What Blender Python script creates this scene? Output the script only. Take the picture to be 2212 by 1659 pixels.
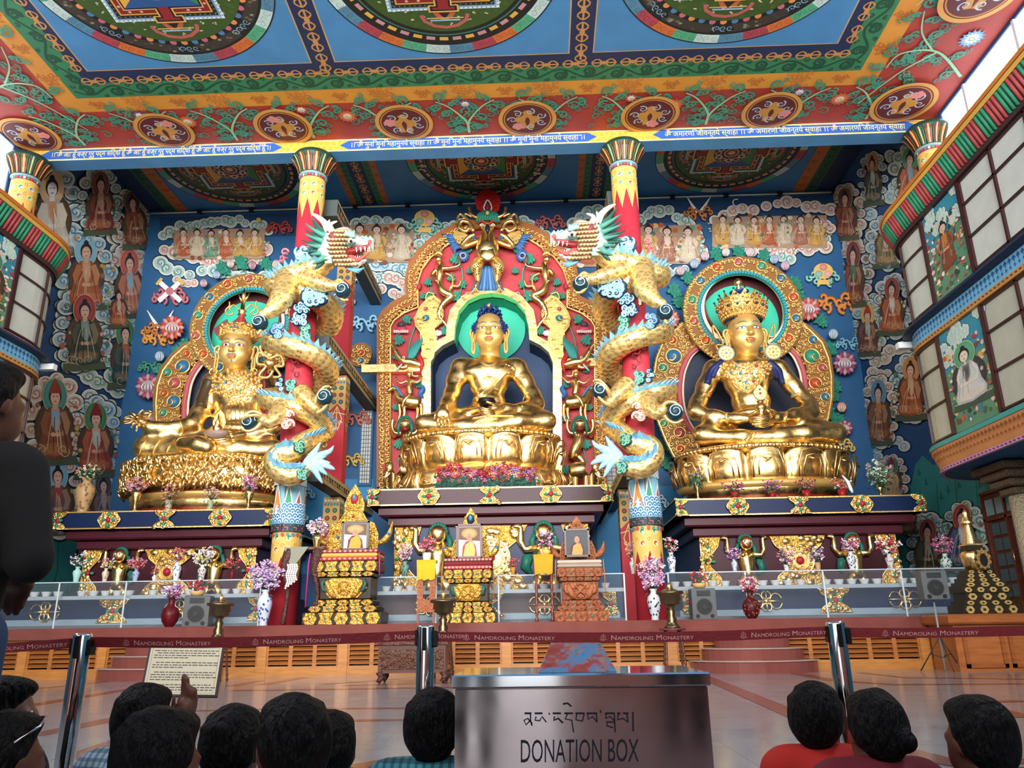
import bpy, math, random
import numpy as np
from math import sin, cos, pi, radians, sqrt, atan2, floor
from mathutils import Vector, Matrix
from mathutils.bvhtree import BVHTree
for _o in list(bpy.data.objects): bpy.data.objects.remove(_o)
C = bpy.context.scene.collection
random.seed(7)
# ---------------------------------------------------------------- camera
FPX = 1690.0; TH = radians(17.5); PS = radians(1.9); RO = radians(0.8); CH = 1.0
_F = np.array([-sin(PS)*cos(TH), cos(PS)*cos(TH), sin(TH)])
_R0 = np.array([cos(PS), sin(PS), 0.0]); _U0 = np.cross(_R0, _F)
_R = _R0*cos(RO) - _U0*sin(RO)
_U = np.cross(_R, _F); CP = np.array([0, 0, CH])
cam = bpy.data.cameras.new('camera'); camo = bpy.data.objects.new('camera', cam); C.objects.link(camo)
cam.sensor_width = 36.0; cam.lens = FPX/2212*36.0; cam.clip_start = 0.05; cam.clip_end = 300
camo.matrix_world = Matrix(((_R[0], _U[0], -_F[0], 0), (_R[1], _U[1], -_F[1], 0), (_R[2], _U[2], -_F[2], CH), (0, 0, 0, 1)))
S = bpy.context.scene; S.camera = camo
S.view_settings.view_transform = 'Standard'; S.view_settings.look = 'None'
S.view_settings.gamma = 1.0; S.view_settings.use_curve_mapping = False
S.view_settings.exposure = 0.0
# ---------------------------------------------------------------- daylight
w = bpy.data.worlds.new('world'); S.world = w; w.use_nodes = True
w.node_tree.nodes['Background'].inputs[0].default_value = (0.95, 0.97, 1.0, 1)
w.node_tree.nodes['Background'].inputs[1].default_value = 1.5
def area(name, loc, tgt, sx, sy, power, col=(1, 0.98, 0.95), spread=180):
 l = bpy.data.lights.new(name, 'AREA'); l.shape = 'RECTANGLE'; l.size = sx; l.size_y = sy; l.energy = power; l.color = col; l.spread = radians(spread)
 o = bpy.data.objects.new(name, l); C.objects.link(o); o.location = loc
 o.rotation_euler = (Vector(tgt)-Vector(loc)).to_track_quat('-Z', 'Y').to_euler(); return o
area('entrance_daylight', (-2, -6.6, 10.2), (-2, 26, 13.5), 26, 10, 5300, (1, .98, .95), 84)
area('clerestory_daylight', (12.7, 12.0, 15.2), (-2, 18, 4), 16, 1.4, 2300, (0.92, 0.96, 1))
area('clerestory_daylight', (-16.7, 12.0, 15.2), (-2, 18, 4), 16, 1.4, 2300, (0.92, 0.96, 1))
# ---------------------------------------------------------------- pixel -> place
def ray(x, y): return _R*((x-1106)/FPX) - _U*((y-829.5)/FPX) + _F
def atY(x, y, Y): d = ray(x, y); return CP + d*(Y/d[1])
def atX(x, y, X): d = ray(x, y); return CP + d*(X/d[0])
def atZ(x, y, Z): d = ray(x, y); return CP + d*((Z-CH)/d[2])
def pxm(p): return float((np.array(p)-CP) @ _F)/FPX
def mY(x, y, Y): return pxm(atY(x, y, Y))
# ---------------------------------------------------------------- colours, materials
def hx(s):
 s = s.lstrip('#'); v = [int(s[i:i+2], 16)/255 for i in (0, 2, 4)]
 return tuple(((c+0.055)/1.055)**2.4 if c > 0.04045 else c/12.92 for c in v)
_cc = {}
def K(c):
 if isinstance(c, str):
  if c not in _cc: _cc[c] = hx(c)
  return _cc[c]
 return c
def mix(a, b, t): a = K(a); b = K(b); return tuple(a[i]*(1-t)+b[i]*t for i in range(3))
def mat(name, col=None, rough=0.5, metal=0.0, attr=False, bump=0.0, bscale=8.0, var=0.0, vscale=3.0, coat=0.0, emit=0.0, trans=0.0, alpha=1.0, rv=0.0, bdist=0.02, detail=3.0, stretch=None, spec=.5):
 m = bpy.data.materials.new(name); m.use_nodes = True; nt = m.node_tree; N = nt.nodes; Lk = nt.links
 b = N['Principled BSDF']; b.inputs['Roughness'].default_value = rough; b.inputs['Metallic'].default_value = metal
 b.inputs['Coat Weight'].default_value = coat; b.inputs['Alpha'].default_value = alpha
 b.inputs['Transmission Weight'].default_value = trans; b.inputs['Specular IOR Level'].default_value = spec
 tc = N.new('ShaderNodeTexCoord'); vec = tc.outputs['Object']
 if stretch:
  mp = N.new('ShaderNodeMapping'); mp.inputs['Scale'].default_value = stretch; Lk.new(vec, mp.inputs[0]); vec = mp.outputs[0]
 if attr: a = N.new('ShaderNodeAttribute'); a.attribute_name = 'Col'; src = a.outputs['Color']
 else:
  r = N.new('ShaderNodeRGB'); r.outputs[0].default_value = (*K(col), 1); src = r.outputs[0]
 if var > 0:
  nz = N.new('ShaderNodeTexNoise'); nz.inputs['Scale'].default_value = vscale; nz.inputs['Detail'].default_value = 4; Lk.new(vec, nz.inputs['Vector'])
  mr = N.new('ShaderNodeMapRange'); mr.inputs[3].default_value = 1-var; mr.inputs[4].default_value = 1+var*0.6; mr.inputs[1].default_value = .3; mr.inputs[2].default_value = .7; Lk.new(nz.outputs[0], mr.inputs[0])
  mx = N.new('ShaderNodeMix'); mx.data_type = 'RGBA'; mx.blend_type = 'MULTIPLY'; mx.inputs[0].default_value = 1
  Lk.new(src, mx.inputs[6]); Lk.new(mr.outputs[0], mx.inputs[7]); src = mx.outputs[2]
 Lk.new(src, b.inputs['Base Color'])
 if rv > 0:
  n2 = N.new('ShaderNodeTexNoise'); n2.inputs['Scale'].default_value = vscale*1.7; Lk.new(vec, n2.inputs['Vector'])
  m2 = N.new('ShaderNodeMapRange'); m2.inputs[3].default_value = max(0, rough-rv); m2.inputs[4].default_value = rough+rv; m2.inputs[1].default_value = .3; m2.inputs[2].default_value = .7
  Lk.new(n2.outputs[0], m2.inputs[0]); Lk.new(m2.outputs[0], b.inputs['Roughness'])
 if bump > 0:
  n3 = N.new('ShaderNodeTexNoise'); n3.inputs['Scale'].default_value = bscale; n3.inputs['Detail'].default_value = detail; Lk.new(vec, n3.inputs['Vector'])
  bp = N.new('ShaderNodeBump'); bp.inputs['Strength'].default_value = bump; bp.inputs['Distance'].default_value = bdist
  Lk.new(n3.outputs[0], bp.inputs['Height']); Lk.new(bp.outputs[0], b.inputs['Normal'])
 if emit > 0: Lk.new(src, b.inputs['Emission Color']); b.inputs['Emission Strength'].default_value = emit
 return m
M_PAINT = mat('painted_plaster', attr=True, rough=0.6, var=0.10, vscale=1.2)
M_GOLD = mat('gilded_metal', '#FFDC94', rough=0.32, metal=1.0, bump=0.5, bscale=2.6, var=0.10, vscale=2.5, rv=0.07, bdist=0.05)
M_LACQ = mat('lacquer', attr=True, rough=0.38, var=0.06, spec=.25)
M_GREL = mat('gold_relief', '#F0C676', rough=0.36, metal=0.75, bump=0.35, bscale=9, bdist=0.03)
M_SATIN = mat('satin_gold_paint', '#DDB468', rough=0.42, metal=0.5)
M_WOOD = mat('varnished_wood', attr=True, rough=0.35, var=0.22, vscale=2.2, stretch=(1, 1, 7))
M_CARV = mat('carved_relief', attr=True, rough=0.45, bump=0.9, bscale=22, bdist=0.05, detail=1.5)
M_STEEL = mat('polished_steel', '#C9CACC', rough=0.10, metal=1.0, bump=0.05, bscale=3)
M_GLASS = mat('acrylic_sheet', '#B8C8D0', rough=0.05, alpha=0.05)
M_CLOTH = mat('cloth', attr=True, rough=0.85, bump=0.25, bscale=30)
M_CARVG = mat('carved_gold', '#DDAE50', rough=0.38, metal=0.65, bump=1.0, bscale=16, bdist=0.06, detail=1.2)
STD = [M_PAINT, M_GOLD, M_LACQ, M_GREL, M_SATIN, M_WOOD, M_CARV, M_STEEL, M_GLASS, M_CLOTH, M_CARVG]
P_, G_, L_, R_, T_, W_, V_, S_, A_, F_, Q_ = range(11)
# ---------------------------------------------------------------- mesh builder
class MB:
 def __init__(s): s.v = []; s.f = []; s.c = []; s.m = []; s.s = []; s.n = 0
 def add(s, vs, fs, col='#FFFFFF', m=0, smooth=False):
  b = s.n; nv = len(vs); s.v.extend([tuple(map(float, p)) for p in vs]); s.n += nv
  per = isinstance(col, list)
  if not per: col = K(col)
  for f in fs:
   s.f.append([b+i for i in f]); s.m.append(m); s.s.append(smooth)
   if per: s.c.extend([K(col[i]) for i in f])
   else: s.c.extend([col]*len(f))
  return s
 def bvh(s): return BVHTree.FromPolygons(s.v, s.f)
 def build(s, name, parent=None, label=None, mats=None, local=False):
  me = bpy.data.meshes.new(name); me.from_pydata(s.v, [], s.f)
  a = me.color_attributes.new('Col', 'FLOAT_COLOR', 'CORNER')
  arr = np.ones((len(s.c), 4), dtype=np.float32)
  if len(s.c): arr[:, :3] = np.array(s.c, dtype=np.float32)
  a.data.foreach_set('color', arr.ravel())
  ms = mats or STD; used = sorted(set(s.m)) or [0]
  for u in used: me.materials.append(ms[u])
  rm = {u: i for i, u in enumerate(used)}
  me.polygons.foreach_set('material_index', [rm[i] for i in s.m]); me.polygons.foreach_set('use_smooth', s.s)
  me.update()
  o = bpy.data.objects.new(name, me); C.objects.link(o)
  if parent is not None:
   o.parent = parent
   if parent.type == 'EMPTY' and not local: o.location = -parent.location
  if label: o['label'] = label
  return o
def thing(name, label, cat, loc=(0, 0, 0), group=None):
 o = bpy.data.objects.new(name, None); C.objects.link(o); o.location = tuple(map(float, loc)); o.empty_display_size = 0.2
 o['label'] = label; o['category'] = cat
 if group: o['group'] = group
 return o
def tag(o, label, cat, group=None, kind=None):
 o['label'] = label; o['category'] = cat
 if group: o['group'] = group
 if kind: o['kind'] = kind
 return o
def struct(o, label=None):
 o['kind'] = 'structure'
 if label: o['label'] = label
 return o
def dup(root, off, label=None, group=None):
 r = root.copy(); C.objects.link(r); r.location = Vector(off)
 if label: r['label'] = label
 if group: r['group'] = group
 for ch in list(root.children):
  c = ch.copy(); C.objects.link(c); c.parent = r
  for g in list(ch.children): d = g.copy(); C.objects.link(d); d.parent = c
 return r
# ---------------------------------------------------------------- shapes
def box(mb, x0, x1, y0, y1, z0, z1, col='#FFFFFF', m=0):
 v = [(x0, y0, z0), (x1, y0, z0), (x1, y1, z0), (x0, y1, z0), (x0, y0, z1), (x1, y0, z1), (x1, y1, z1), (x0, y1, z1)]
 mb.add(v, [(0, 3, 2, 1), (4, 5, 6, 7), (0, 1, 5, 4), (1, 2, 6, 5), (2, 3, 7, 6), (3, 0, 4, 7)], col, m)
def bbox(mb, x0, x1, y0, y1, z0, z1, b, col='#FFFFFF', m=0):
 """box with chamfered vertical-profile (top and bottom edges bevelled)"""
 v = []
 for z, i in ((z0, b), (z0+b, 0), (z1-b, 0), (z1, b)):
  v += [(x0+i, y0+i, z), (x1-i, y0+i, z), (x1-i, y1-i, z), (x0+i, y1-i, z)]
 f = [(0, 3, 2, 1), (12, 13, 14, 15)]
 for k in range(3):
  for j in range(4): f.append((4*k+j, 4*k+(j+1) % 4, 4*k+4+(j+1) % 4, 4*k+4+j))
 mb.add(v, f, col, m)
def frame_of(d):
 d = np.array(d, float); d /= (np.linalg.norm(d)+1e-12)
 a = np.array([0, 0, 1.0]) if abs(d[2]) < 0.9 else np.array([1.0, 0, 0])
 u = np.cross(a, d); u /= np.linalg.norm(u); return u, np.cross(d, u)
def tube(mb, pts, r, col='#FFFFFF', m=0, n=6, closed=False, caps=True, flat=1.0, smooth=True):
 pts = [np.array(p, float) for p in pts]; k = len(pts)
 rs = r if isinstance(r, (list, tuple, np.ndarray)) else [r]*k
 u = None; V = []
 for i, p in enumerate(pts):
  a = pts[(i-1) % k] if (closed or i > 0) else pts[0]; b = pts[(i+1) % k] if (closed or i < k-1) else pts[-1]
  d = b-a; L = np.linalg.norm(d); d = d/L if L > 1e-9 else np.array([0, 0, 1.0])
  if u is None: u, w_ = frame_of(d)
  else:
   u = u-d*(u@d); nu = np.linalg.norm(u); u = u/nu if nu > 1e-6 else frame_of(d)[0]; w_ = np.cross(d, u)
  for j in range(n):
   t = 2*pi*j/n; V.append(p+(u*cos(t)+w_*sin(t)*flat)*rs[i])
 F = []
 for i in range(k if closed else k-1):
  for j in range(n):
   a = i*n+j; b = i*n+(j+1) % n; c = ((i+1) % k)*n+(j+1) % n; d = ((i+1) % k)*n+j; F.append((a, b, c, d))
 if caps and not closed: F.append(tuple(range(n-1, -1, -1))); F.append(tuple((k-1)*n+j for j in range(n)))
 if isinstance(col, list): col = [col[i] for i in range(k) for _ in range(n)]
 mb.add(V, F, col, m, smooth)
def lathe(mb, prof, cen=(0, 0, 0), n=20, col='#FFFFFF', m=0, smooth=True, sx=1.0, sy=1.0, flute=0, fa=0.0, cols=None):
 V = []; F = []; k = len(prof)
 for r, z in prof:
  for j in range(n):
   t = 2*pi*j/n; rr = r*(1+fa*abs(cos(flute*t/2))) if flute else r
   V.append((cen[0]+rr*cos(t)*sx, cen[1]+rr*sin(t)*sy, cen[2]+z))
 for i in range(k-1):
  for j in range(n): F.append((i*n+j, i*n+(j+1) % n, (i+1)*n+(j+1) % n, (i+1)*n+j))
 F.append(tuple(range(n-1, -1, -1))); F.append(tuple((k-1)*n+j for j in range(n)))
 if cols: col = [cols[i] for i in range(k) for _ in range(n)]
 mb.add(V, F, col, m, smooth)
def sph(mb, c, r, col='#FFFFFF', m=0, n=8, h=6, rot=None):
 r = (r, r, r) if not isinstance(r, (tuple, list)) else r; V = []; F = []
 for i in range(h+1):
  a = -pi/2+pi*i/h
  for j in range(n):
   p = Vector((r[0]*cos(a)*cos(2*pi*j/n), r[1]*cos(a)*sin(2*pi*j/n), r[2]*sin(a)))
   if rot: p = rot @ p
   V.append((c[0]+p[0], c[1]+p[1], c[2]+p[2]))
 for i in range(h):
  for j in range(n): F.append((i*n+j, i*n+(j+1) % n, (i+1)*n+(j+1) % n, (i+1)*n+j))
 mb.add(V, F, col, m, True)
def prism(mb, pts, off, col='#FFFFFF', m=0, side=None):
 """closed polygon of 3D points extruded by the vector off (front face at pts+off)"""
 k = len(pts); off = np.array(off, float); a = [np.array(p, float) for p in pts]; b = [p+off for p in a]
 mb.add(a+b, [tuple(range(k, 2*k))], col, m)
 mb.add(a+b, [(i, (i+1) % k, k+(i+1) % k, k+i) for i in range(k)], side or col, m)
def spline(pts, n=6, closed=False):
 """Catmull-Rom through points"""
 P = [np.array(p, float) for p in pts]; k = len(P); out = []
 for i in range(k if closed else k-1):
  g = lambda j: P[j % k] if closed else P[min(max(j, 0), k-1)]
  p0, p1, p2, p3 = g(i-1), g(i), g(i+1), g(i+2)
  for q in range(n):
   t = q/n; out.append(0.5*((2*p1)+(-p0+p2)*t+(2*p0-5*p1+4*p2-p3)*t*t+(-p0+3*p1-3*p2+p3)*t**3))
 if not closed: out.append(P[-1])
 return out
def ell(cx, cy, rx, ry, n=24, a0=0, a1=360, rot=0):
 r = radians(rot); o = []
 for i in range(n + (0 if a1-a0 >= 360 else 1)):
  t = radians(a0+(a1-a0)*i/n); x = rx*cos(t); y = ry*sin(t)
  o.append((cx+x*cos(r)-y*sin(r), cy+x*sin(r)+y*cos(r)))
 return o
def spiral2(cx, cy, r, turns=1.6, a0=0.0, d=1, n=18, r1=0.12):
 return [(cx+cos(a0+d*t*turns*2*pi)*r*(1-t*(1-r1)), cy+sin(a0+d*t*turns*2*pi)*r*(1-t*(1-r1))) for t in [i/n for i in range(n+1)]]
# ---------------------------------------------------------------- painting on a plane
class Canvas(MB):
 """flat painted shapes on a real plane: fm maps 2D to the plane, nrm points into the room"""
 def __init__(s, fm, nrm, step=0.0009):
  super().__init__(); s.fm = fm; s.nv = np.array(nrm, float); s.step = step; s.L = 2; s.mi = 0
 def p(s, q, l): return np.array(s.fm(q[0], q[1]))+s.nv*s.step*(l+s.mi*.065)
 def add(s, *a, **k): s.mi = (s.mi+5) % 13; return MB.add(s, *a, **k)
 def poly(s, pts, col, l=None, m=0):
  l = s.L if l is None else l; s.add([s.p(q, l) for q in pts], [tuple(range(len(pts)))], col, m)
 def fan(s, pts, cc, rim, l=None, dome=6, cen=None, m=0):
  l = s.L if l is None else l; k = len(pts)
  c = cen or (sum(q[0] for q in pts)/k, sum(q[1] for q in pts)/k)
  V = [s.p(c, l+dome)]+[s.p((c[0]+(q[0]-c[0])*.72, c[1]+(q[1]-c[1])*.72), l+dome*.4) for q in pts]+[s.p(q, l) for q in pts]
  F = [(0, 1+i, 1+(i+1) % k) for i in range(k)]+[(1+i, 1+k+i, 1+k+(i+1) % k, 1+(i+1) % k) for i in range(k)]
  s.add(V, F, [cc]+[mix(cc, rim, .35)]*k+[rim]*k, m)
 def stroke(s, pts, w, col, l=None, m=0, closed=False):
  l = s.L if l is None else l; P = [np.array(q, float)[:2] for q in pts]; k = len(P)
  ws = w if isinstance(w, (list, tuple)) else [w]*k; V = []
  for i in range(k):
   a = P[(i-1) % k] if (closed or i) else P[0]; b = P[(i+1) % k] if (closed or i < k-1) else P[-1]
   d = b-a; d = d/(np.linalg.norm(d)+1e-9); nn = np.array([-d[1], d[0]])*ws[i]/2
   V += [s.p(P[i]+nn, l), s.p(P[i]-nn, l)]
  F = [(2*i, 2*i+1, 2*((i+1) % k)+1, 2*((i+1) % k)) for i in range(k if closed else k-1)]
  s.add(V, F, [c_ for c_ in col for _ in (0, 1)] if isinstance(col, list) else col, m)
 def disc(s, x, y, rx, ry=None, col='#FFFFFF', l=None, n=20, rot=0): s.poly(ell(x, y, rx, ry or rx, n, rot=rot), col, l)
 def ring(s, x, y, r0, r1, col, l=None, n=36, a0=0, a1=360, ky=1.0):
  a = ell(x, y, r0, r0*ky, n, a0, a1); b = ell(x, y, r1, r1*ky, n, a0, a1); k = len(a); l = s.L if l is None else l
  full = a1-a0 >= 360
  s.add([s.p(q, l) for q in a+b], [(i, (i+1) % k, k+(i+1) % k, k+i) for i in range(k if full else k-1)], col)
def swirl(cv, x, y, r, col, w, a0=0.0, d=1, turns=1.3, l=None):
 cv.stroke(spiral2(x, y, r, turns, a0, d, 14), [w*(1-0.6*i/14) for i in range(15)], col, l)
CL_W = '#E4ECE8'
def cloud(cv, lobes, tint='#5F8F8E', dark='#16303A', rim=CL_W, sw=True, ol=1.14):
 L = cv.L
 for (x, y, r) in lobes: cv.disc(x, y, r*ol, r*ol*.92, dark, L, 14)
 for i, (x, y, r) in enumerate(lobes):
  cv.fan(ell(x, y, r, r*.9, 14), mix(tint, rim, .25), rim, L+2, dome=8, cen=(x+r*.15, y+r*.25))
  if sw and r > 3:
   d = 1 if i % 2 else -1
   swirl(cv, x, y-r*.05, r*.62, tint, r*.17, a0=1.2+i, d=d, l=L+12); swirl(cv, x+r*.05, y, r*.34, '#F4F6F2', r*.10, a0=1.2+i, d=d, l=L+13, turns=.9)
 cv.L = L+5
def puff(cv, x, y, w, h, n=9, tint='#5F8F8E', dark='#16303A', rim=CL_W, seed=0):
 rnd = random.Random(seed+int(x*3+y)); lob = []
 for i in range(n):
  a = 2*pi*i/n+rnd.uniform(-.2, .2); lob.append((x+cos(a)*w*.36, y+sin(a)*h*.32, (w+h)/2*rnd.uniform(.20, .28)))
 lob.append((x, y, min(w, h)*.38)); cloud(cv, lob, tint, dark, rim)
def band(cv, pts, r, tint, dark='#16303A', rim=CL_W, seed=1):
 rnd = random.Random(seed); P = spline(pts, 5); lob = []; acc = 0; last = None
 for q in P:
  if last is None or np.linalg.norm(q-last) > r*.95:
   lob.append((q[0]+rnd.uniform(-.25, .25)*r, q[1]+rnd.uniform(-.45, .45)*r, r*rnd.uniform(.75, 1.15))); last = q
 cloud(cv, lob, tint, dark, rim)
# ================================================================ THE ROOM
XW0, XW1, YB = -17.0, 13.0, 30.2
ZC1, ZC2 = 18.9, 16.55
YC = 22.0
def text2d(s, size=1.0):
 cu = bpy.data.curves.new('t', 'FONT'); cu.body = s; cu.size = size; cu.resolution_u = 3
 o = bpy.data.objects.new('t', cu); C.objects.link(o); bpy.context.view_layer.update()
 me = bpy.data.meshes.new_from_object(o); V = [(v.co.x, v.co.y) for v in me.vertices]; Fc = [tuple(p.vertices) for p in me.polygons]
 bpy.data.objects.remove(o); bpy.data.curves.remove(cu); bpy.data.meshes.remove(me)
 xs = [v[0] for v in V] or [0]; return V, Fc, min(xs), max(xs)
# ---- floor
fl = MB(); box(fl, -17.4, 13.4, -12, 30.4, -0.2, 0, '#8E9195', 0)
cv = Canvas(lambda x, y: atZ(x, y, 0.0), (0, 0, 1), 0.0002)
MR = '#7E4A40'
def fst(pts, w): cv.L += 1; cv.stroke([atZ(*p, 0)[:2] for p in pts], w, MR)
cv.fm = lambda x, y: np.array([x, y, 0.0])
for x in np.arange(-16, 13, 4.0):
 for y in (15.6, 18.2): cv.poly([(x, y), (x+2.4, y), (x+2.4, y+1.5), (x, y+1.5)], '#A08A86')
fst([(60, 1525), (304, 1485)], .32); fst([(66, 1590), (300, 1543)], .3); fst([(150, 1640), (300, 1588)], .3); fst([(150, 1652), (420, 1648)], .35)
fst([(40, 1492), (250, 1470)], .25); fst([(420, 1536), (560, 1532), (980, 1529), (1260, 1527)], .22); fst([(420, 1574), (560, 1560), (980, 1553)], .22)
fst([(500, 1492), (640, 1490), (980, 1485)], .3); fst([(560, 1480), (660, 1463)], .3); fst([(500, 1482), (560, 1470)], .3); fst([(700, 1478), (860, 1466)], .3); fst([(740, 1481), (980, 1475)], .22)
fst([(770, 1660), (880, 1640), (1000, 1638)], .35); fst([(1520, 1462), (1612, 1500), (1726, 1548), (1850, 1598), (2060, 1650)], .3)
fst([(1690, 1449), (1800, 1470), (1935, 1479), (2212, 1477)], .3); fst([(1860, 1453), (1960, 1464), (2212, 1467)], .25); fst([(2130, 1516), (2212, 1514)], .3); fst([(2150, 1534), (2212, 1550)], .3)
fst([(2050, 1655), (2212, 1640)], .3)
for i, X in enumerate(np.arange(-16.4, 13, 1.2)): cv.stroke([(X, -8), (X, 19.9)], .008, '#6d7073', 1)
for Y in np.arange(-8, 20, 1.2): cv.stroke([(-17, Y), (13, Y)], .008, '#6d7073', 1)
fl.add(cv.v, cv.f, '#FFFFFF', 0); fl.c[-len(cv.c):] = cv.c
M_FLOOR = mat('polished_granite', attr=True, rough=0.15, var=0.10, vscale=1.3, rv=0.03, spec=.4)
struct(fl.build('floor', mats=[M_FLOOR]), 'polished grey granite floor inlaid with reddish-brown bands')
# ---- painted helpers for figures on walls
def fig(cv, x, y, s, halo='#2F7F6F', robe='#B4633C', inner='#C9C4A0', hair='#1E1B22', face='#D9A98E', lean=0.0, hat=None, seat='#5A4634', h2=1.0, cl=None, stand=False, kx=1.0):
 """a seated (or standing) painted figure: s = head radius, y = head centre"""
 rnd = random.Random(int(x*7+y)); L = cv.L
 Q = lambda a, b: (x+(a+lean*b*.12)*s*kx, y+b*s*h2)
 if cl:
  for k in range(2): puff(cv, *Q(0, 2.2+k*3.2), 8.4*s*kx, 6.2*s, 9, cl, seed=k)
  L = cv.L
 E = lambda a, b, ra, rb, c, l, rot=0: cv.poly([(Q(a, b)[0]+(q[0])*s*kx, Q(a, b)[1]+q[1]*s*h2) for q in ell(0, 0, ra, rb, 18, rot=rot)], c, l)
 FE = lambda a, b, ra, rb, c1, c2, l, d=3: cv.fan([(Q(a, b)[0]+(q[0])*s*kx, Q(a, b)[1]+q[1]*s*h2) for q in ell(0, 0, ra, rb, 16)], c1, c2, l, dome=d)
 if seat and not stand:
  E(0, 4.0, 3.3, 3.6, mix(seat, '#111111', .3), L); E(0, 4.0, 2.9, 3.2, seat, L+1)
  cv.poly([Q(-3.6, 7.6), Q(3.4, 7.3), Q(3.9, 8.6), Q(-3.9, 9.0)], mix(seat, '#3A6A50', .5), L+2)
  cv.stroke([Q(-3.6, 7.7), Q(3.4, 7.4)], .18*s, '#C9A860', L+3)
 if halo: E(0, -.2, 2.05, 2.35, mix(halo, '#E8C88A', .6), L+3); FE(0, -.2, 1.92, 2.2, mix(halo, '#FFFFFF', .08), halo, L+4, 2)
 for i in range(10):
  a = rnd.choice([-1, 1])*rnd.uniform(2.5, 4.0); b = rnd.uniform(.2, 7.2)
  FE(a, b, rnd.uniform(.25, .5), rnd.uniform(.25, .5), rnd.choice(['#D9B04A', '#C9523E', '#E9B9B9', '#3E8F78', '#F0E6D0']), '#4A6A58', L+3)
 if stand:
  cv.fan([Q(-1.1, 1.3), Q(1.1, 1.3), Q(1.6, 5), Q(1.9, 8.6), Q(0, 9.2), Q(-1.9, 8.6), Q(-1.5, 5)], robe, mix(robe, '#201512', .3), L+9, 3)
 else:
  cv.fan([Q(-1.0, 1.3), Q(1.0, 1.3), Q(2.0, 2.6), Q(2.3, 5), Q(3.0, 6.6), Q(2.7, 7.6), Q(0, 8.1), Q(-2.7, 7.7), Q(-3.0, 6.6), Q(-2.3, 5), Q(-2.0, 2.6)], robe, mix(robe, '#201512', .35), L+9, 3)
  cv.fan([Q(-2.6, 6.2), Q(0, 5.7), Q(2.6, 6.2), Q(2.4, 7.2), Q(0, 7.7), Q(-2.4, 7.2)], mix(robe, '#E8B070', .3), robe, L+14, 2)
 cv.fan([Q(-.7, 1.4), Q(.7, 1.4), Q(.9, 3.4), Q(.3, 4.8), Q(-.6, 3.6)], inner, mix(inner, robe, .5), L+17, 2)
 for d in (-1, 1): cv.stroke([Q(d*1.2, 1.9), Q(d*1.9, 3.4), Q(d*1.6, 4.6), Q(d*.4, 4.9)], [.8*s, .9*s, .8*s, .4*s], mix(robe, '#F4D8A8', .22 if d > 0 else .05), L+20); E(d*.35, 4.8, .38, .3, face, L+22)
 for i in range(7):
  a = rnd.uniform(-2, 2); cv.stroke([Q(a*.5, 2.4+rnd.random()), Q(a*.9, 4.5), Q(a*1.25, 6.4+rnd.random())], .1*s, mix(robe, '#1A0F0C', .6) if i % 2 else mix(robe, '#F8E8C0', .55), L+22)
 for i in range(4):
  swirl(cv, *Q(rnd.uniform(-2.4, 2.4), 6.6+rnd.random()), .7*s, mix(robe, '#F8E8C0', .5), .12*s, a0=rnd.random()*6, l=L+23)
 cv.stroke([Q(0, .8), Q(0, 1.6)], .7*s, face, L+23)
 E(0, -.15, 1.02, 1.18, hair, L+23); FE(0, .1, .78, .95, mix(face, '#FFFFFF', .2), face, L+24, 2)
 cv.stroke([Q(-.45, -.1), Q(-.12, -.08)], .09*s, '#2A1A14', L+28); cv.stroke([Q(.12, -.08), Q(.45, -.1)], .09*s, '#2A1A14', L+28); cv.stroke([Q(-.2, .55), Q(.2, .55)], .12*s, '#A8403A', L+28)
 if hat: cv.poly([Q(-1.05, -.5), Q(1.05, -.5), Q(.75, -1.5), Q(0, -2.5), Q(-.7, -1.4)], hat, L+27)
 else: E(0, -1.35, .42, .45, hair, L+25)
 cv.L = L+32
def motif_scroll(cv, x, y, s, c1, c2, n=5, seed=0):
 rnd = random.Random(seed); L = cv.L
 for d in (-1, 1):
  for i in range(n):
   a = i/n; xx = x+d*s*(.25+a*.8); yy = y+s*(.3*sin(i*2.1)+.15)
   cv.stroke(spiral2(xx, yy, s*.27*(1.1-a*.4), 1.0, i*1.3, d, 12), [s*.19]*13, c2, L); cv.stroke(spiral2(xx, yy, s*.27*(1.1-a*.4), 1.0, i*1.3, d, 12), [s*.10]*13, c1, L+2)
 cv.L = L+4
def jewel(cv, x, y, s, cs=('#E8C06A', '#C9523E', '#3E9F88', '#D98A7A')):
 motif_scroll(cv, x, y+s*.2, s, '#8FC9BC', '#2F6F70', 4); L = cv.L
 cv.disc(x, y-s*.1, s*.62, s*.5, cs[0], L);
 for q, c in zip(((0, -.35), (-.28, .08), (.28, .08)), cs[1:]): cv.fan(ell(x+q[0]*s, y+q[1]*s, s*.24, s*.22, 12), mix(c, '#FFFFFF', .3), c, L+2, 2)
 cv.poly([(x-s*.3, y+s*.45), (x+s*.3, y+s*.45), (x+s*.45, y+s*.75), (x-s*.45, y+s*.75)], cs[0], L+1); cv.L += 6
# ---- back wall
BLUE = '#1F5A8A'
def wallbox(mb, x0, x1, y0, y1, z0, z1, c): box(mb, x0, x1, y0, y1, z0, z1, c, 0)
mb = MB(); box(mb, XW0-.3, XW1+.3, YB, YB+.3, 0, ZC1+.3, BLUE)
cv = Canvas(lambda x, y: atY(x, y, YB), (0, -1, 0), 0.0007)
cv.fan([(345, 470), (1800, 420), (1800, 470), (345, 520)], '#173F68', '#173F68', 1, 0)  # darker strip below the ceiling: shade put into the wall colour
SC = ['#4F9088', '#B87A66', '#4F8FAC', '#5F9080']
for q in ([(600, 1035), (806, 1035), (806, 1240), (560, 1240)], [(1290, 1050), (1475, 1050), (1475, 1240), (1290, 1240)]): cv.poly(q, '#2A86BC', 1)
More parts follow.
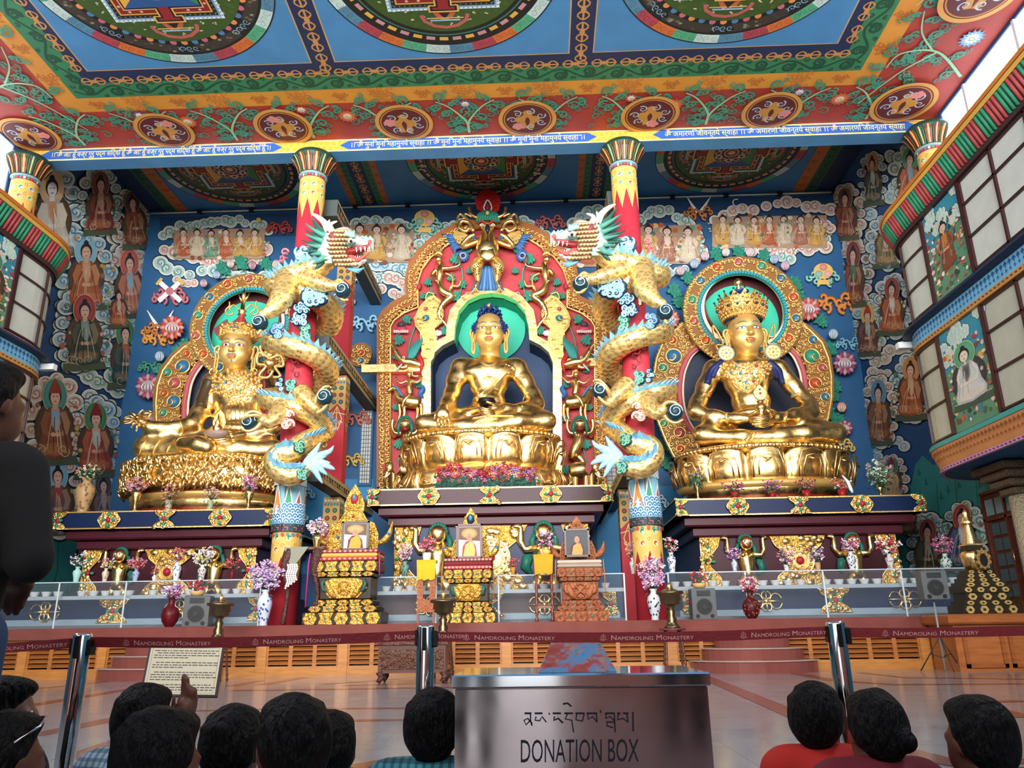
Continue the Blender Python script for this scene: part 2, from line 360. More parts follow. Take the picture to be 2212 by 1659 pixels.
# long cloud banks
for (pts, r, t) in [([(350, 505), (400, 488), (470, 480), (540, 478), (578, 500)], 13, SC[3]), ([(352, 545), (420, 560), (500, 566), (575, 545)], 16, SC[1]), ([(345, 575), (400, 592), (460, 585), (540, 600), (600, 585)], 15, SC[0]), ([(380, 606), (420, 612)], 10, SC[1]),
  ([(752, 500), (790, 482), (850, 480), (890, 505), (905, 545)], 14, SC[0]), ([(760, 555), (800, 560), (850, 575), (895, 560)], 20, SC[2]), ([(770, 590), (830, 600), (880, 590)], 12, SC[0]), ([(825, 618), (850, 600), (880, 620), (850, 640)], 15, SC[1]),
  ([(905, 530), (930, 505), (960, 490), (1000, 485)], 14, SC[0]), ([(1130, 475), (1160, 490), (1195, 520)], 15, SC[0]), ([(1190, 560), (1215, 590), (1240, 620), (1235, 655)], 15, SC[1]), ([(1230, 500), (1255, 470), (1300, 460), (1330, 480)], 16, SC[0]), ([(1225, 530), (1260, 550), (1300, 570)], 15, SC[2]),
  ([(1385, 480), (1410, 460), (1450, 462), (1490, 490), (1515, 520)], 15, SC[3]), ([(1385, 540), (1430, 560), (1480, 552), (1520, 545)], 17, SC[0]), ([(1400, 580), (1450, 590), (1480, 585)], 10, SC[2]),
  ([(1545, 480), (1580, 462), (1640, 450), (1700, 442), (1750, 448), (1792, 455)], 14, SC[1]), ([(1550, 520), (1620, 528), (1690, 530), (1790, 520)], 15, SC[3]), ([(1600, 540), (1660, 545), (1730, 535), (1790, 540)], 14, SC[1]), ([(1690, 555), (1720, 565)], 14, SC[0]), ([(1770, 480), (1795, 500)], 12, SC[1])]:
 band(cv, pts, r, t, seed=int(pts[0][0]))
def troupe(xs, y, s, sd):
 rnd = random.Random(sd); L0 = cv.L
 cv.poly([(xs[0]-s*3, y-s), (xs[-1]+s*3, y-s*1.5), (xs[-1]+s*3, y+8*s), (xs[0]-s*3, y+8*s)], '#A98C74', L0); cv.L += 2
 for i in range(40): cv.disc(rnd.uniform(xs[0]-s*3, xs[-1]+s*3), rnd.uniform(y-s*1.5, y+8*s), s*.7, s*.6, rnd.choice(['#B9582E', '#5F8F6A', '#D9B98A', '#7A4A34', '#E0CFC0', '#3F6F68']), cv.L+i % 3, 9)
 cv.L += 4
 L1 = cv.L
 for i, x in enumerate(xs): cv.L = L1+(i % 2)*32; fig(cv, x, y+rnd.uniform(-3, 3), s, None, rnd.choice(['#B5603A', '#C99A4A', '#5F9A80', '#A8705A', '#CFC0A8']), '#E3D2BE', '#20181A', '#E0BCA4', seat=None, stand=True, h2=.8, kx=1.1)
 cv.L = L0
troupe([398, 428, 458, 490, 520, 552], 505, 7, 1); troupe([778, 815, 868], 497, 9, 2); troupe([1400, 1440, 1485], 500, 9, 3); troupe([1560, 1592, 1628, 1660, 1692, 1728, 1762], 478, 7.5, 4); troupe([1268], 490, 11, 5)
cv.L += 70; cv.disc(1240, 500, 14, 14, '#C9C4A0'); cv.L += 1; cv.disc(1240, 500, 11, 11, '#E6EEE8'); cv.L += 1
jewel(cv, 918, 478, 36); jewel(cv, 1776, 592, 34)
def tusks(x, y, s, up=1):
 for d in (-1, 1): cv.stroke([(x+d*s*.95, y-up*s*.9), (x+d*s*.45, y-up*s*.1), (x+d*s*.1, y+up*s*.35)], [1, s*.22, s*.25], '#F0F2EC');
 cv.L += 1; motif_scroll(cv, x, y+up*s*.25, s*1.05, '#C9803E', '#7A3A20', 4)
tusks(1508, 452, 28); tusks(1292, 665, 30, -1)
def cross_scroll(x, y, s, cb='#C0707A'):
 motif_scroll(cv, x, y+4, s*1.5, cb, '#7A2F40', 5)
 for a in (-1, 1): cv.stroke([(x-a*s, y-s*.9), (x+a*s, y+s*.9)], s*.42, '#EDEFF0'); cv.L += 1; cv.stroke([(x-a*s*1.05, y-s*.95), (x-a*s*.85, y-s*.78)], s*.75, '#D9B45A'); cv.L += 1
 cv.disc(x, y, s*.35, s*.35, cb); cv.L += 1
cross_scroll(370, 632, 24); motif_scroll(cv, 345, 725, 34, '#D99A3A', '#A0522A', 6); tusks(350, 700, 30)
for (x, y, s, a, b) in [(605, 490, 26, '#B5403A', '#6A2020'), (1188, 478, 30, '#B5605A', '#6A2A30'), (1800, 650, 44, '#D98A3A', '#8A4A20'), (790, 695, 34, '#8FC0D8', '#2F6F98'), (740, 645, 26, '#DCE6EC', '#7FA6B4'), (1830, 740, 26, '#7FB8C8', '#2F6F98'), (330, 790, 26, '#3F8F78', '#1E5A50'), (790, 600, 26, '#DCE6EC', '#7FA6B4'),
  (1345, 790, 30, '#C0707A', '#7A2F40'), (770, 900, 30, '#C0604A', '#6A2A20'), (760, 990, 26, '#D9B45A', '#8A6A20'), (1410, 1080, 30, '#CFE4F0', '#2F6F98'), (1400, 1140, 30, '#8FC0D8', '#2F6F98'), (1810, 960, 30, '#D9C07A', '#8A6A20'), (650, 1060, 30, '#8FC0D8', '#2F6F98'), (640, 1110, 26, '#CFE4F0', '#4A88B0')]: motif_scroll(cv, x, y, s, a, b, 5, seed=x)
cv.ring(1588, 443, 6, 8.5, '#DDE3E8', a0=60, a1=300); cv.disc(562, 480, 5, 5, '#D9B45A')
mb.add(cv.v, cv.f, '#FFFFFF', 0); mb.c[-len(cv.c):] = cv.c
for i_, (x0, x1, y0, y1) in enumerate(((778, 806, 858, 1046), (1312, 1346, 872, 1066))):
 wn = MB(); A_0, B_0 = atY(x0, y1, YB), atY(x1, y0, YB); box(wn, A_0[0]-.08, B_0[0]+.08, YB-.12, YB-.05, A_0[2]-.08, B_0[2]+.08, '#1F5F90'); box(wn, A_0[0], B_0[0], YB-.13, YB-.12, A_0[2], B_0[2], '#C9CCC8')
 [box(wn, A_0[0], B_0[0], YB-.15, YB-.13, z, z+.02, '#5A6064') for z in np.arange(A_0[2], B_0[2], .16)]; [box(wn, A_0[0]+(B_0[0]-A_0[0])*k/4-.01, A_0[0]+(B_0[0]-A_0[0])*k/4+.01, YB-.15, YB-.13, A_0[2], B_0[2], '#5A6064') for k in (1, 2, 3)]
 struct(wn.build('window_%d' % (3+i_)), 'narrow lattice window in the back wall beside the central aureole')
struct(mb.build('wall_back'), 'blue back wall painted with cloud banks, celestial musicians and auspicious symbols')
# ---- side walls with lamas in clouds
def sidewall(name, X, sg, figs, bands, label):
 mb = MB(); x0, x1 = (X, X+.3) if sg > 0 else (X-.3, X)
 box(mb, x0, x1, 19.0, 21.6, 0, 14.2, '#1F4C80'); box(mb, x0, x1, 21.6, YB, 0, ZC1+.3, '#1F4C80')
 box(mb, x0, x1, -12, 19.0, 0, 14.2, '#2E6F86'); box(mb, x0, x1, -12, 21.6, ZC2-.1, ZC1+.3, '#1F4C80')
 cv = Canvas(lambda x, y: atX(x, y, X), (-sg, 0, 0), 0.0008)
 low = [(19.3, 5.2), (30.1, 5.2), (30.1, 1.2), (19.3, 1.2)]
 c2 = Canvas(lambda a, b: (X, a, b), (-sg, 0, 0)); c2.poly(low, '#2E7F80', 1)
 hills = [(19.3+i*.6, 5.6+.9*abs(sin(i*.9))) for i in range(19)]; [c2.poly([hills[i], hills[i+1], (hills[i+1][0], 5.2), (hills[i][0], 5.2)], '#2E7F80', 1) for i in range(18)]
 rnd = random.Random(X)
 for i in range(70): y = rnd.uniform(19.6, 29.8); z = rnd.uniform(1.4, 6.2); c2.poly([(y-.12, z), (y+.12, z), (y, z+.3)], '#1F5F58', 2)
 for i in range(9): y = 19.8+i*1.2; c2.stroke([(y, 1.3), (y+.6, 3.2), (y+.1, 5.4)], .07, '#1F5F58', 2)
 for pts, r, t in bands: band(cv, pts, r, t, seed=int(pts[0][0]+X))
 LB = cv.L
 for k, f in enumerate(figs):
  x, y, q = f[:3]; hh = f[3].get('h2', 1)*q; kx = f[3].get('kx', 1)*q; cv.L = LB+(k % 2)*6; n = 13; t = ['#3F7E9C', '#4F8F80', '#A8765A', '#3F8CAC', '#A87068'][k % 5]
  cloud(cv, [(x+cos(a)*4.1*kx*(1+.12*rnd.random()), y+3.4*hh+sin(a)*5.6*hh*(1+.1*rnd.random()), q*rnd.uniform(1.0, 1.7)) for a in [2*pi*i/n for i in range(n)]], t)
 LB += 14
 for k, f in enumerate(figs):
  a = (f[0], f[1], f[2]*1.12); kw = dict(f[3]); cv.L = LB+(k % 3)*34; fig(cv, *a, **kw)
 for c in (c2, cv): mb.add(c.v, c.f, '#FFFFFF', 0); mb.c[-len(c.c):] = c.c
 return struct(mb.build(name), label)
D = dict
sidewall('wall_right', XW1, 1, [
 (1888, 355, 7, D(halo='#B98A4A', robe='#3A5A58', inner='#D8E4E8', lean=.5, kx=.8, h2=1.3)), (1972, 345, 10, D(halo='#3F9F88', robe='#C9705A', inner='#8FC4D8', kx=.8)), (1832, 430, 9, D(halo='#5A2A2A', robe='#8A4038', inner='#A05A4A', kx=.8)),
 (1918, 492, 9, D(halo='#C97A6A', robe='#8A7A5A', inner='#E8E4D8', kx=.8)), (1848, 552, 9.5, D(halo='#7A2028', robe='#8A4A38', inner='#4A8A6A', kx=.72, h2=1.2)), (1934, 626, 10, D(halo='#8F3038', robe='#B4603A', inner='#E8ECE8', kx=.75)),
 (1878, 682, 9, D(halo='#D9B45A', robe='#7A4A38', inner='#B8D0B8', hat='#B03028', kx=.75)), (1903, 850, 10, D(halo='#4F8FB8', robe='#8A5238', inner='#C98A4A', kx=.75, h2=1.15)), (1975, 800, 11, D(halo='#C98A4A', robe='#B4603A', inner='#E0C8A0', kx=.75)),
 (1930, 1008, 8, D(halo='#2F7F6F', robe='#C9A878', inner='#E8C8A8', hat='#8F2028', kx=.8)), (2010, 1150, 12, D(halo='#8F4030', robe='#4A4A3A', inner='#B8B0A0', kx=.7, h2=.9)), (2086, 1120, 12, D(halo='#A83028', robe='#3A5A88', inner='#E8E4E0', kx=.75, h2=.95)), (1968, 1095, 6, D(halo=None, robe='#7A4A40', kx=.8))],
 [([(1810, 440), (1850, 470), (1840, 500)], 15, '#6F9CA8'), ([(1895, 400), (1870, 450), (1890, 480), (1880, 520)], 15, '#5F98B8'), ([(1870, 560), (1875, 600), (1860, 640)], 13, '#7FA6B4'), ([(1850, 700), (1880, 640), (1900, 660), (1910, 740)], 14, '#6F9CA8'), ([(1895, 780), (1920, 760), (1945, 750), (1965, 770)], 15, '#A8927A'), ([(1880, 830), (1890, 800), (1920, 810)], 12, '#A8927A'), ([(1960, 880), (1990, 880), (1995, 910)], 13, '#8FA79A'), ([(1900, 1000), (1895, 960), (1930, 950), (1960, 965)], 13, '#7FA6B4'), ([(1925, 330), (1935, 380), (1920, 440)], 13, '#7FB0B8'), ([(1960, 280), (1975, 300), (1990, 320)], 11, '#8FA79A'), ([(1880, 300), (1890, 280)], 9, '#7FB0B8'), ([(1985, 420), (1960, 440), (1945, 470)], 9, '#C8A0A8')],
 'right alcove wall painted with lamas seated among clouds')
sidewall('wall_left', XW0, -1, [
 (108, 408, 15, D(halo='#D8B88A', robe='#D8D4CC', inner='#C98A5A', face='#E8E4E0', kx=.8)), (212, 400, 11, D(halo='#7A2A38', robe='#8A3A38', inner='#C9A88A', kx=.8)), (280, 440, 10, D(halo='#4A2028', robe='#8A4A34', inner='#A05A3A', lean=1.2, kx=.75)),
 (182, 545, 13, D(halo='#7FC0D8', robe='#B8683C', inner='#D8A888', kx=.85)), (275, 570, 12, D(halo='#C0503C', robe='#C07058', inner='#8FC0D0', kx=.75)), (176, 672, 13, D(halo='#9F2A34', robe='#3A4A40', inner='#8FB0A8', kx=.85)), (267, 722, 12, D(halo='#2F7F50', robe='#34504A', inner='#C0704A', kx=.75)),
 (113, 858, 15, D(halo='#2F8F88', robe='#8A5238', inner='#8FC0D8', hat='#8F3A28', kx=.8)), (200, 905, 13, D(halo='#2F7F50', robe='#B05038', inner='#C8D8D0', hat='#8F2028', kx=.85)), (120, 1030, 13, D(halo='#6FB0D8', robe='#7A5A60', inner='#A84A48', kx=.8)), (218, 1050, 10, D(halo='#3A3A48', robe='#7A6A78', inner='#B8B0B8', kx=.8)), (250, 640, 7, D(halo=None, kx=.8))],
 [([(150, 430), (180, 460), (215, 470), (230, 510)], 18, '#6FA8B8'), ([(235, 500), (255, 530), (245, 560)], 16, '#A8927A'), ([(60, 440), (50, 470)], 13, '#C8B8A8'), ([(135, 640), (130, 690), (125, 740), (130, 770)], 17, '#7FA6B4'), ([(205, 640), (220, 690), (215, 740)], 14, '#6F98A8'), ([(150, 790), (190, 810), (230, 835), (270, 860)], 18, '#5F8F78'), ([(185, 880), (200, 860), (240, 880), (250, 950), (262, 1000)], 17, '#8FA8A8'), ([(295, 500), (310, 560), (300, 620), (312, 700)], 14, '#8FB0A0'), ([(235, 690), (260, 680)], 11, '#8FA8B8'), ([(75, 980), (100, 985), (150, 1000)], 13, '#D8DCD8'), ([(305, 440), (320, 490), (325, 530)], 11, '#8F9F98'), ([(255, 770), (290, 850)], 12, '#6F9C88')],
 'left alcove wall painted with lamas seated among clouds')
# ---- clerestory windows above the balconies
for i, X, sg in ((1, XW1, 1), (2, XW0, -1)):
 mb = MB(); gl = MB(); x0, x1 = (X+.05, X+.15) if sg > 0 else (X-.15, X-.05)
 box(gl, x0, x1, -12, 21.6, 14.2, ZC2-.1, '#FFFFFF', 0)
 M_SKYW = mat('daylit_window_glass', '#EAF3FF', rough=.3, emit=3.2) if i == 1 else M_SKYW
 for y in np.arange(-11, 21.7, 2.6): box(mb, *( (X-.03, X+.05) if sg > 0 else (X-.05, X+.03)), y-.05, y+.05, 14.2, ZC2-.1, '#D8DCE0', 0)
 o = struct(mb.build('window_%d' % i), 'bright clerestory window strip below the ceiling'); struct(gl.build('pane', o, mats=[M_SKYW]))
mb = MB(); [box(mb, a, b, -7.3, -7.0, 0, 4.4, '#C98A7A') for a, b in ((-17, -4.2), (.2, 13))]; box(mb, -17, 13, -7.3, -7.0, 4.4, 5.0, '#B07A3A'); struct(mb.build('wall_front'), 'entrance wall behind the camera with a wide doorway and open windows above')
# ================================================================ CEILINGS
def vajra(cv, x, y, s, col='#C08A50', vert=True):
 L = cv.L; g = mix(col, '#000000', .45)
 def T(a, b): return (x+a*s, y+b*s) if vert else (x+b*s, y+a*s)
 cv.poly([T(*q) for q in ell(0, 0, .2, .2, 10)], col, L+2)
 for d in (-1, 1):
  for w, c, l in ((.5, g, 0), (.42, col, 1)):
   cv.stroke([T(0, d*.1), T(0, d*.95)], s*w*.3, c, L+l)
   for e in (-1, 1): cv.stroke([T(*q) for q in [(e*.1, d*.2), (e*.36, d*.38), (e*.38, d*.6), (e*.2, d*.8), (0, d*.92)]], s*w*.26, c, L+l)
   cv.poly([T(*q) for q in ell(0, d*.22, w*.7, .09, 8)], c, L+l)
 cv.L = L+3
def mandala(cv, cx, cy, R, var=0, sd=0):
 L = cv.L; rnd = random.Random(sd); q = lambda a, b: (cx+a*R, cy+b*R)
 cv.disc(cx, cy, R*1.012, col='#101820', l=L, n=72)
 seg = ['#A5404F', '#4F82A0', '#B9D3D0', '#4FA57E', '#C96A34']; n = 28
 for i in range(n):
  a0 = 360*i/n; cv.ring(cx, cy, .90*R, R, seg[i % 5], L+1, 4, a0, a0+360/n)
  for k in range(3):
   t = radians(a0+360/n*(k+.5)/3); swirl(cv, cx+.95*R*cos(t), cy+.95*R*sin(t), .035*R, mix(seg[i % 5], '#101010', .45), .007*R, a0=k*2, l=L+2)
 cv.disc(cx, cy, R*.895, col='#0E1518', l=L+2, n=72)
 if var == 0:
  for i in range(8):
   a0 = 45*i+6; cv.ring(cx, cy, .775*R, .875*R, '#33302A', L+3, 8, a0, a0+33)
   for k in range(10): t = radians(a0+rnd.uniform(2, 31)); r = rnd.uniform(.79, .86)*R; cv.disc(cx+r*cos(t), cy+r*sin(t), .018*R, .013*R, rnd.choice(['#6A5A44', '#7F8A70', '#4A3A34']), L+4, 7)
   for k in range(4): t = radians(a0-11+k*4); swirl(cv, cx+.825*R*cos(t), cy+.825*R*sin(t), .035*R, '#7FA8C0', .01*R, a0=k, l=L+3)
  m = 48
  for i in range(m):
   t = 2*pi*i/m; cv.disc(cx+.745*R*cos(t), cy+.745*R*sin(t), .03*R, .03*R, ['#D88A4A', '#C0607A', '#4A78A8'][i % 3], L+4+i % 2, 9)
 else:
  m = 44
  for i in range(m): cv.ring(cx, cy, .80*R, .84*R, ['#C08A90', '#D8A84A'][i % 2], L+3, 3, 360*i/m, 360*i/m+5.4)
  cv.ring(cx, cy, .765*R, .78*R, '#2F6F60', L+3, 60)
  if var == 2:
   for i in range(40): t = rnd.random()*6.28; r = rnd.uniform(.76, .88)*R; cv.disc(cx+r*cos(t), cy+r*sin(t), .03*R, .02*R, rnd.choice(['#8FB0A0', '#C9D8D0', '#B05040', '#6F9080']), L+4, 7)
 cv.disc(cx, cy, R*.73, col='#34501E', l=L+6, n=60)
 for i in range(90):
  t = rnd.random()*6.28; r = rnd.uniform(.4, .71)*R; swirl(cv, cx+r*cos(t), cy+r*sin(t), .022*R, '#4F6A2E', .006*R, a0=t, l=L+7)
 for i in range(48):
  t = 2*pi*i/48+.06; r = (.64 if i % 2 else .58)*R
  for k in range(3): cv.disc(cx+r*cos(t)+rnd.uniform(-.012, .012)*R, cy+r*sin(t)+rnd.uniform(-.012, .012)*R, .010*R, .006*R, rnd.choice(['#E0CFA0', '#D0A8A0', '#C8D0B0']), L+8, 6)
 def sq(h, c, l): cv.poly([q(-h, -h), q(h, -h), q(h, h), q(-h, h)], c, l)
 def rot4(pts, c, l):
  for k in range(4):
   a = k*pi/2; cv.poly([q(x*cos(a)-y*sin(a), x*sin(a)+y*cos(a)) for x, y in pts], c, l)
 def rots(pts, w, c, l):
  for k in range(4):
   a = k*pi/2; cv.stroke([q(x*cos(a)-y*sin(a), x*sin(a)+y*cos(a)) for x, y in pts], w*R, c, l)
 # gate arches with red makara arcs
 rots([(-.2, -.53), (-.18, -.6), (-.1, -.66), (0, -.68), (.1, -.66), (.18, -.6), (.2, -.53)], .035, '#B05A58', L+10)
 rot4([(-.1, -.50), (.1, -.50), (.07, -.56), (0, -.6), (-.07, -.56)], '#B5603A', L+10); rot4([(-.05, -.51), (.05, -.51), (0, -.58)], '#181818', L+11)
 rots([(-.13, -.595), (.13, -.595)], .018, '#8FB8D0', L+11); rots([(-.16, -.57), (.16, -.57)], .012, '#D8B060', L+11)
 sq(.475, '#D4E2EA', L+12); sq(.452, '#6F98B8', L+13)
 for k in range(4):
  for i in range(24):
   u = -.44+.88*i/23; a = k*pi/2; x, y = u, -.463; cv.disc(*q(x*cos(a)-y*sin(a), x*sin(a)+y*cos(a)), .008*R, .008*R, '#5F88A8', L+13, 5)
 sq(.435, '#15181A', L+14)
 for k in range(4):
  for i in range(20):
   u = -.41+.82*i/19; a = k*pi/2; x, y = u, -.42; cv.disc(*q(x*cos(a)-y*sin(a), x*sin(a)+y*cos(a)), .008*R, .005*R, '#8A9A8A', L+15, 5)
 sq(.40, '#D09A3A', L+16); sq(.385, '#7A1E24', L+17)
 for k in range(4):
  for i in (-3, -2, 2, 3): a = k*pi/2; x, y = i*.1, -.365; cv.disc(*q(x*cos(a)-y*sin(a), x*sin(a)+y*cos(a)), .014*R, .012*R, '#D8A0A0', L+18, 8)
 sq(.345, '#E0B060', L+18); sq(.335, '#1A1A1A', L+19)
 rot4([(-.075, -.34), (-.075, -.42), (-.13, -.42), (-.13, -.50), (.13, -.50), (.13, -.42), (.075, -.42), (.075, -.34)], '#E0B060', L+19)
 rot4([(-.062, -.32), (-.062, -.43), (-.115, -.43), (-.115, -.485), (.115, -.485), (.115, -.43), (.062, -.43), (.062, -.32)], '#161616', L+20)
 rot4([(-.045, -.30), (-.045, -.445), (-.095, -.445), (-.095, -.47), (.095, -.47), (.095, -.445), (.045, -.445), (.045, -.30)], '#8A2028', L+21)
 for k, c in enumerate(['#8A2028', '#2F7F4A', '#23508A', '#D0A03A']):
  a = k*pi/2; cv.poly([q(x*cos(a)-y*sin(a), x*sin(a)+y*cos(a)) for x, y in [(0, 0), (-.32, -.32), (.32, -.32)]], c, L+22)
 cv.disc(cx, cy, .245*R, col='#C9A060', l=L+23, n=40); cv.disc(cx, cy, .235*R, col='#26343A', l=L+24, n=40)
 m = 12 if var else 8
 for i in range(m):
  t = 2*pi*i/m; c = ['#C98A80', '#D8C8A8', '#6FA0B8', '#B85A4A'][i % (3 if var == 2 else 2)]
  cv.disc(cx+.175*R*cos(t), cy+.175*R*sin(t), .05*R, .045*R, c, L+25, 12); cv.disc(cx+.175*R*cos(t), cy+.175*R*sin(t), .026*R, .026*R, '#4A2A30', L+26, 10)
 cv.disc(cx, cy, .10*R, col='#D8B880', l=L+26, n=24); cv.disc(cx, cy, .085*R, col='#8A3A34', l=L+27, n=24); cv.disc(cx, cy, .045*R, col='#D8B0A0', l=L+28, n=12)
 cv.L = L+29
def knot(cv, x, y, s, col):
 for i in range(6):
  a = i*pi/3; swirl(cv, x+cos(a)*s*.62, y+sin(a)*s*.42, s*.34, col, s*.19, a0=a, d=1 if i % 2 else -1, turns=1.1)
 swirl(cv, x, y, s*.3, col, s*.17)
def scroll(cv, x0, y0, x1, y1, w, col, d0=1):
 n = max(1, int(round(sqrt((x1-x0)**2+(y1-y0)**2)/(w*1.35))));
 ux, uy = (x1-x0), (y1-y0); L = sqrt(ux*ux+uy*uy); ux /= L; uy /= L; px, py = -uy, ux; st = L/n
 wave = []
 for i in range(n*6+1):
  t = i/(n*6); wave.append((x0+ux*L*t+px*w*.30*sin(t*n*pi), y0+uy*L*t+py*w*.30*sin(t*n*pi)))
 cv.stroke(wave, w*.11, col)
 for i in range(n):
  c = (i+.5)*st; sg = d0*(1 if i % 2 else -1)
  X = x0+ux*c+px*w*.10*sg; Y = y0+uy*c+py*w*.10*sg; a0 = atan2(uy, ux)+(pi/2 if sg < 0 else -pi/2)
  swirl(cv, X, Y, w*.33, col, w*.19, a0=a0+.6, d=sg, turns=1.7)
  for e in (-.45, .45): swirl(cv, x0+ux*(c+st*e)+px*w*.34*sg, y0+uy*(c+st*e)+py*w*.34*sg, w*.13, col, w*.10, a0=a0+e*4, d=-sg, turns=1)
def flower(cv, x, y, r, c1, c2, n=14, cc='#E8C8A0'):
 for k, (rr, c) in enumerate(((1, c1), (.78, mix(c1, c2, .5)))):
  for i in range(n):
   a = 2*pi*(i+k*.5)/n; cv.poly([(x+cos(a+u)*r*rr*v, y+sin(a+u)*r*rr*v) for u, v in ((-.2, .45), (-.16, .8), (0, 1.05), (.16, .8), (.2, .45))], c, cv.L+k)
 cv.fan(ell(x, y, r*.5, r*.5, 14), '#F3E2C8', c2, cv.L+2, 4); swirl(cv, x, y, r*.3, '#4F9A70', r*.08, l=cv.L+8); cv.L += 9
def vine(cv, pts, w=.09, seed=0):
 P = spline(pts, 8); cv.stroke(P, [w*(1-.6*i/len(P)) for i in range(len(P))], '#8FC9A0', cv.L+2)
 rnd = random.Random(seed)
 for i in range(2, len(P)-1, 3):
  d = P[i+1]-P[i-1]; d = d/np.linalg.norm(d); nn = np.array([-d[1], d[0]])*(1 if i % 2 else -1)
  base = P[i];
  for k, (ln, c) in enumerate(((1.0, '#2F8A76'), (.62, '#3F9A78'))):
   q = base+nn*.30*ln+d*.12*rnd.uniform(-1, 1); swirl(cv, q[0], q[1], .19*ln, c, .085*ln, a0=atan2(nn[1], nn[0])+pi, d=1 if i % 2 else -1, turns=1.2, l=cv.L)
   q2 = base+nn*.52*ln; swirl(cv, q2[0], q2[1], .11, c, .045, a0=k+i, l=cv.L)
 cv.L += 3
# ---- hall ceiling
mb = MB(); box(mb, XW0-.3, XW1+.3, -12, 22.0, ZC2, ZC2+.2, '#A33A2E')
cv = Canvas(lambda x, y: (x, y, ZC2), (0, 0, -1), 0.001)
XC = -2.0; y_or, y_gr, y_nv, y_bl = [atZ(945, t, ZC2)[1] for t in (229, 187, 150, 125)]
y_or, y_gr, y_nv, y_bl = 20.15, 19.5, 18.85, 18.35
def rectp(hx_, yf, yn, c): cv.poly([(XC-hx_, yn), (XC+hx_, yn), (XC+hx_, yf), (XC-hx_, yf)], c); cv.L += 1
rectp(12.35, y_or, -2, '#D08F34'); rectp(11.72, y_gr, -1.4, '#2F7A52'); rectp(11.05, y_nv, -.8, '#14284F')
L0 = cv.L
for i in range(-9, 10):
 if i % 2: knot(cv, XC+i*1.25, (y_or+y_gr)/2, .26, '#B4682A')
 else: knot(cv, XC+i*1.25, (y_or+y_gr)/2, .36, '#BC7430');
 for e in (-1, 1):
  if i % 2 == 0:
   for k in range(3): swirl(cv, XC+i*1.25+(k-1)*.3, (y_or+y_gr)/2+e*.27, .11, '#BC7430', .035, a0=k)
for s in (-1, 1):
 for i in range(9):
  knot(cv, XC+s*12.03, 18.6-i*1.25, .26 if i % 2 else .36, '#B4682A')
 scroll(cv, XC+s*11.38, 19.1, XC+s*11.38, 8, .62, '#0F4A34', s)
scroll(cv, XC-11.6, (y_gr+y_nv)/2, XC+11.6, (y_gr+y_nv)/2, .62, '#0F4A34')
cv.L = L0+1
xs = [-12.75, -6.2, -5.55, 1.15, 1.8, 8.65]
for row in range(3):
 yf = y_bl-row*7.1
 for a, b in ((0, 1), (2, 3), (4, 5)):
  cv.poly([(xs[a], yf-6.5), (xs[b], yf-6.5), (xs[b], yf), (xs[a], yf)], '#B79A6A'); cv.poly([(xs[a]+.04, yf-6.46), (xs[b]-.04, yf-6.46), (xs[b]-.04, yf-.04), (xs[a]+.04, yf-.04)], '#4384B8', cv.L+1)
cv.L += 2; Lv = cv.L
for i in range(13):
 for x in (-5.87, 1.47): cv.L = Lv; vajra(cv, x, y_bl+.0-i*.82, .40)
for i in range(-13, 14): cv.L = Lv; vajra(cv, XC+i*.83, y_bl+.42, .38, vert=False)
for s in (-1, 1):
 for i in range(13): cv.L = Lv; vajra(cv, XC+s*10.98, 18.0-i*.83, .36)
cv.L = Lv+4
for i, (x, v) in enumerate(((-9.45, 0), (-2.2, 1), (5.25, 0))):
 mandala(cv, x, 15.05, 3.08, v, sd=i); cv.L -= 29
 mandala(cv, x, 7.9, 3.08, 1-v, sd=i+5); cv.L -= 29
cv.L += 30
# red border: roundels, vines, flowers
def roundel(x, y, r, kind):
 cv.disc(x, y, r, r, '#D09A4A', n=40); cv.disc(x, y, r*.86, r*.86, '#5A1A1E', cv.L+1, 40); cv.disc(x, y, r*.82, r*.82, '#C98A3E', cv.L+2, 40); cv.disc(x, y, r*.78, r*.78, '#5A1A1E', cv.L+3, 40); cv.L += 4
 gold = '#C08A3E'
 for d in (-1, 1): cv.stroke([(x-.1*r*d, y-.45*r), (x+.2*r*d, y), (x+.1*r*d, y+.5*r)], .2*r, gold); cv.disc(x+d*.25*r, y, .18*r, .18*r, gold, cv.L+1)
 for i in range(7): a = i*.9+kind; swirl(cv, x+cos(a)*r*.52, y+sin(a)*r*.42, .17*r, '#A9C4D8', .05*r, a0=a, l=cv.L+1)
 for i in range(5): a = i*1.3+kind; cv.disc(x+.5*r*cos(kind)+cos(a)*.12*r, y-.5*r*sin(kind)+sin(a)*.1*r, .1*r, .1*r, '#D88A88', cv.L+2, 8)
 cv.L += 3
def rounds():
 rp = [(75, 300), (375, 305), (625, 296), (880, 287), (1140, 277), (1400, 262), (1660, 248)]
 for i, q in enumerate(rp): p = atZ(*q, ZC2); roundel(p[0], 21.15, .92, i)
 p = atZ(1957, 213, ZC2); roundel(p[0]-.05, p[1]+.1, .98, 1); roundel(p[0], 16.6, 1.0, 2); roundel(-15.8, 17.0, 1.0, 3); roundel(p[0], 12.6, 1.0, 4)
L1 = cv.L
for i in range(-5, 6):
 x = XC+i*2.55; cv.L = L1
 vine(cv, [(x, 21.8), (x+.05, 21.2), (x+.5, 20.5), (x+.9, 20.2)], seed=i); cv.L = L1; vine(cv, [(x, 21.8), (x-.05, 21.2), (x-.5, 20.5), (x-.9, 20.2)], seed=i+9)
 cv.L = L1+4
 if i % 2: flower(cv, x-1.2, 20.75, .30, '#C9603A', '#D88A5A')
 else: flower(cv, x, 20.35, .22, ['#2F5F98', '#B83A2A'][i // 2 % 2], '#E8C8C8', 8)
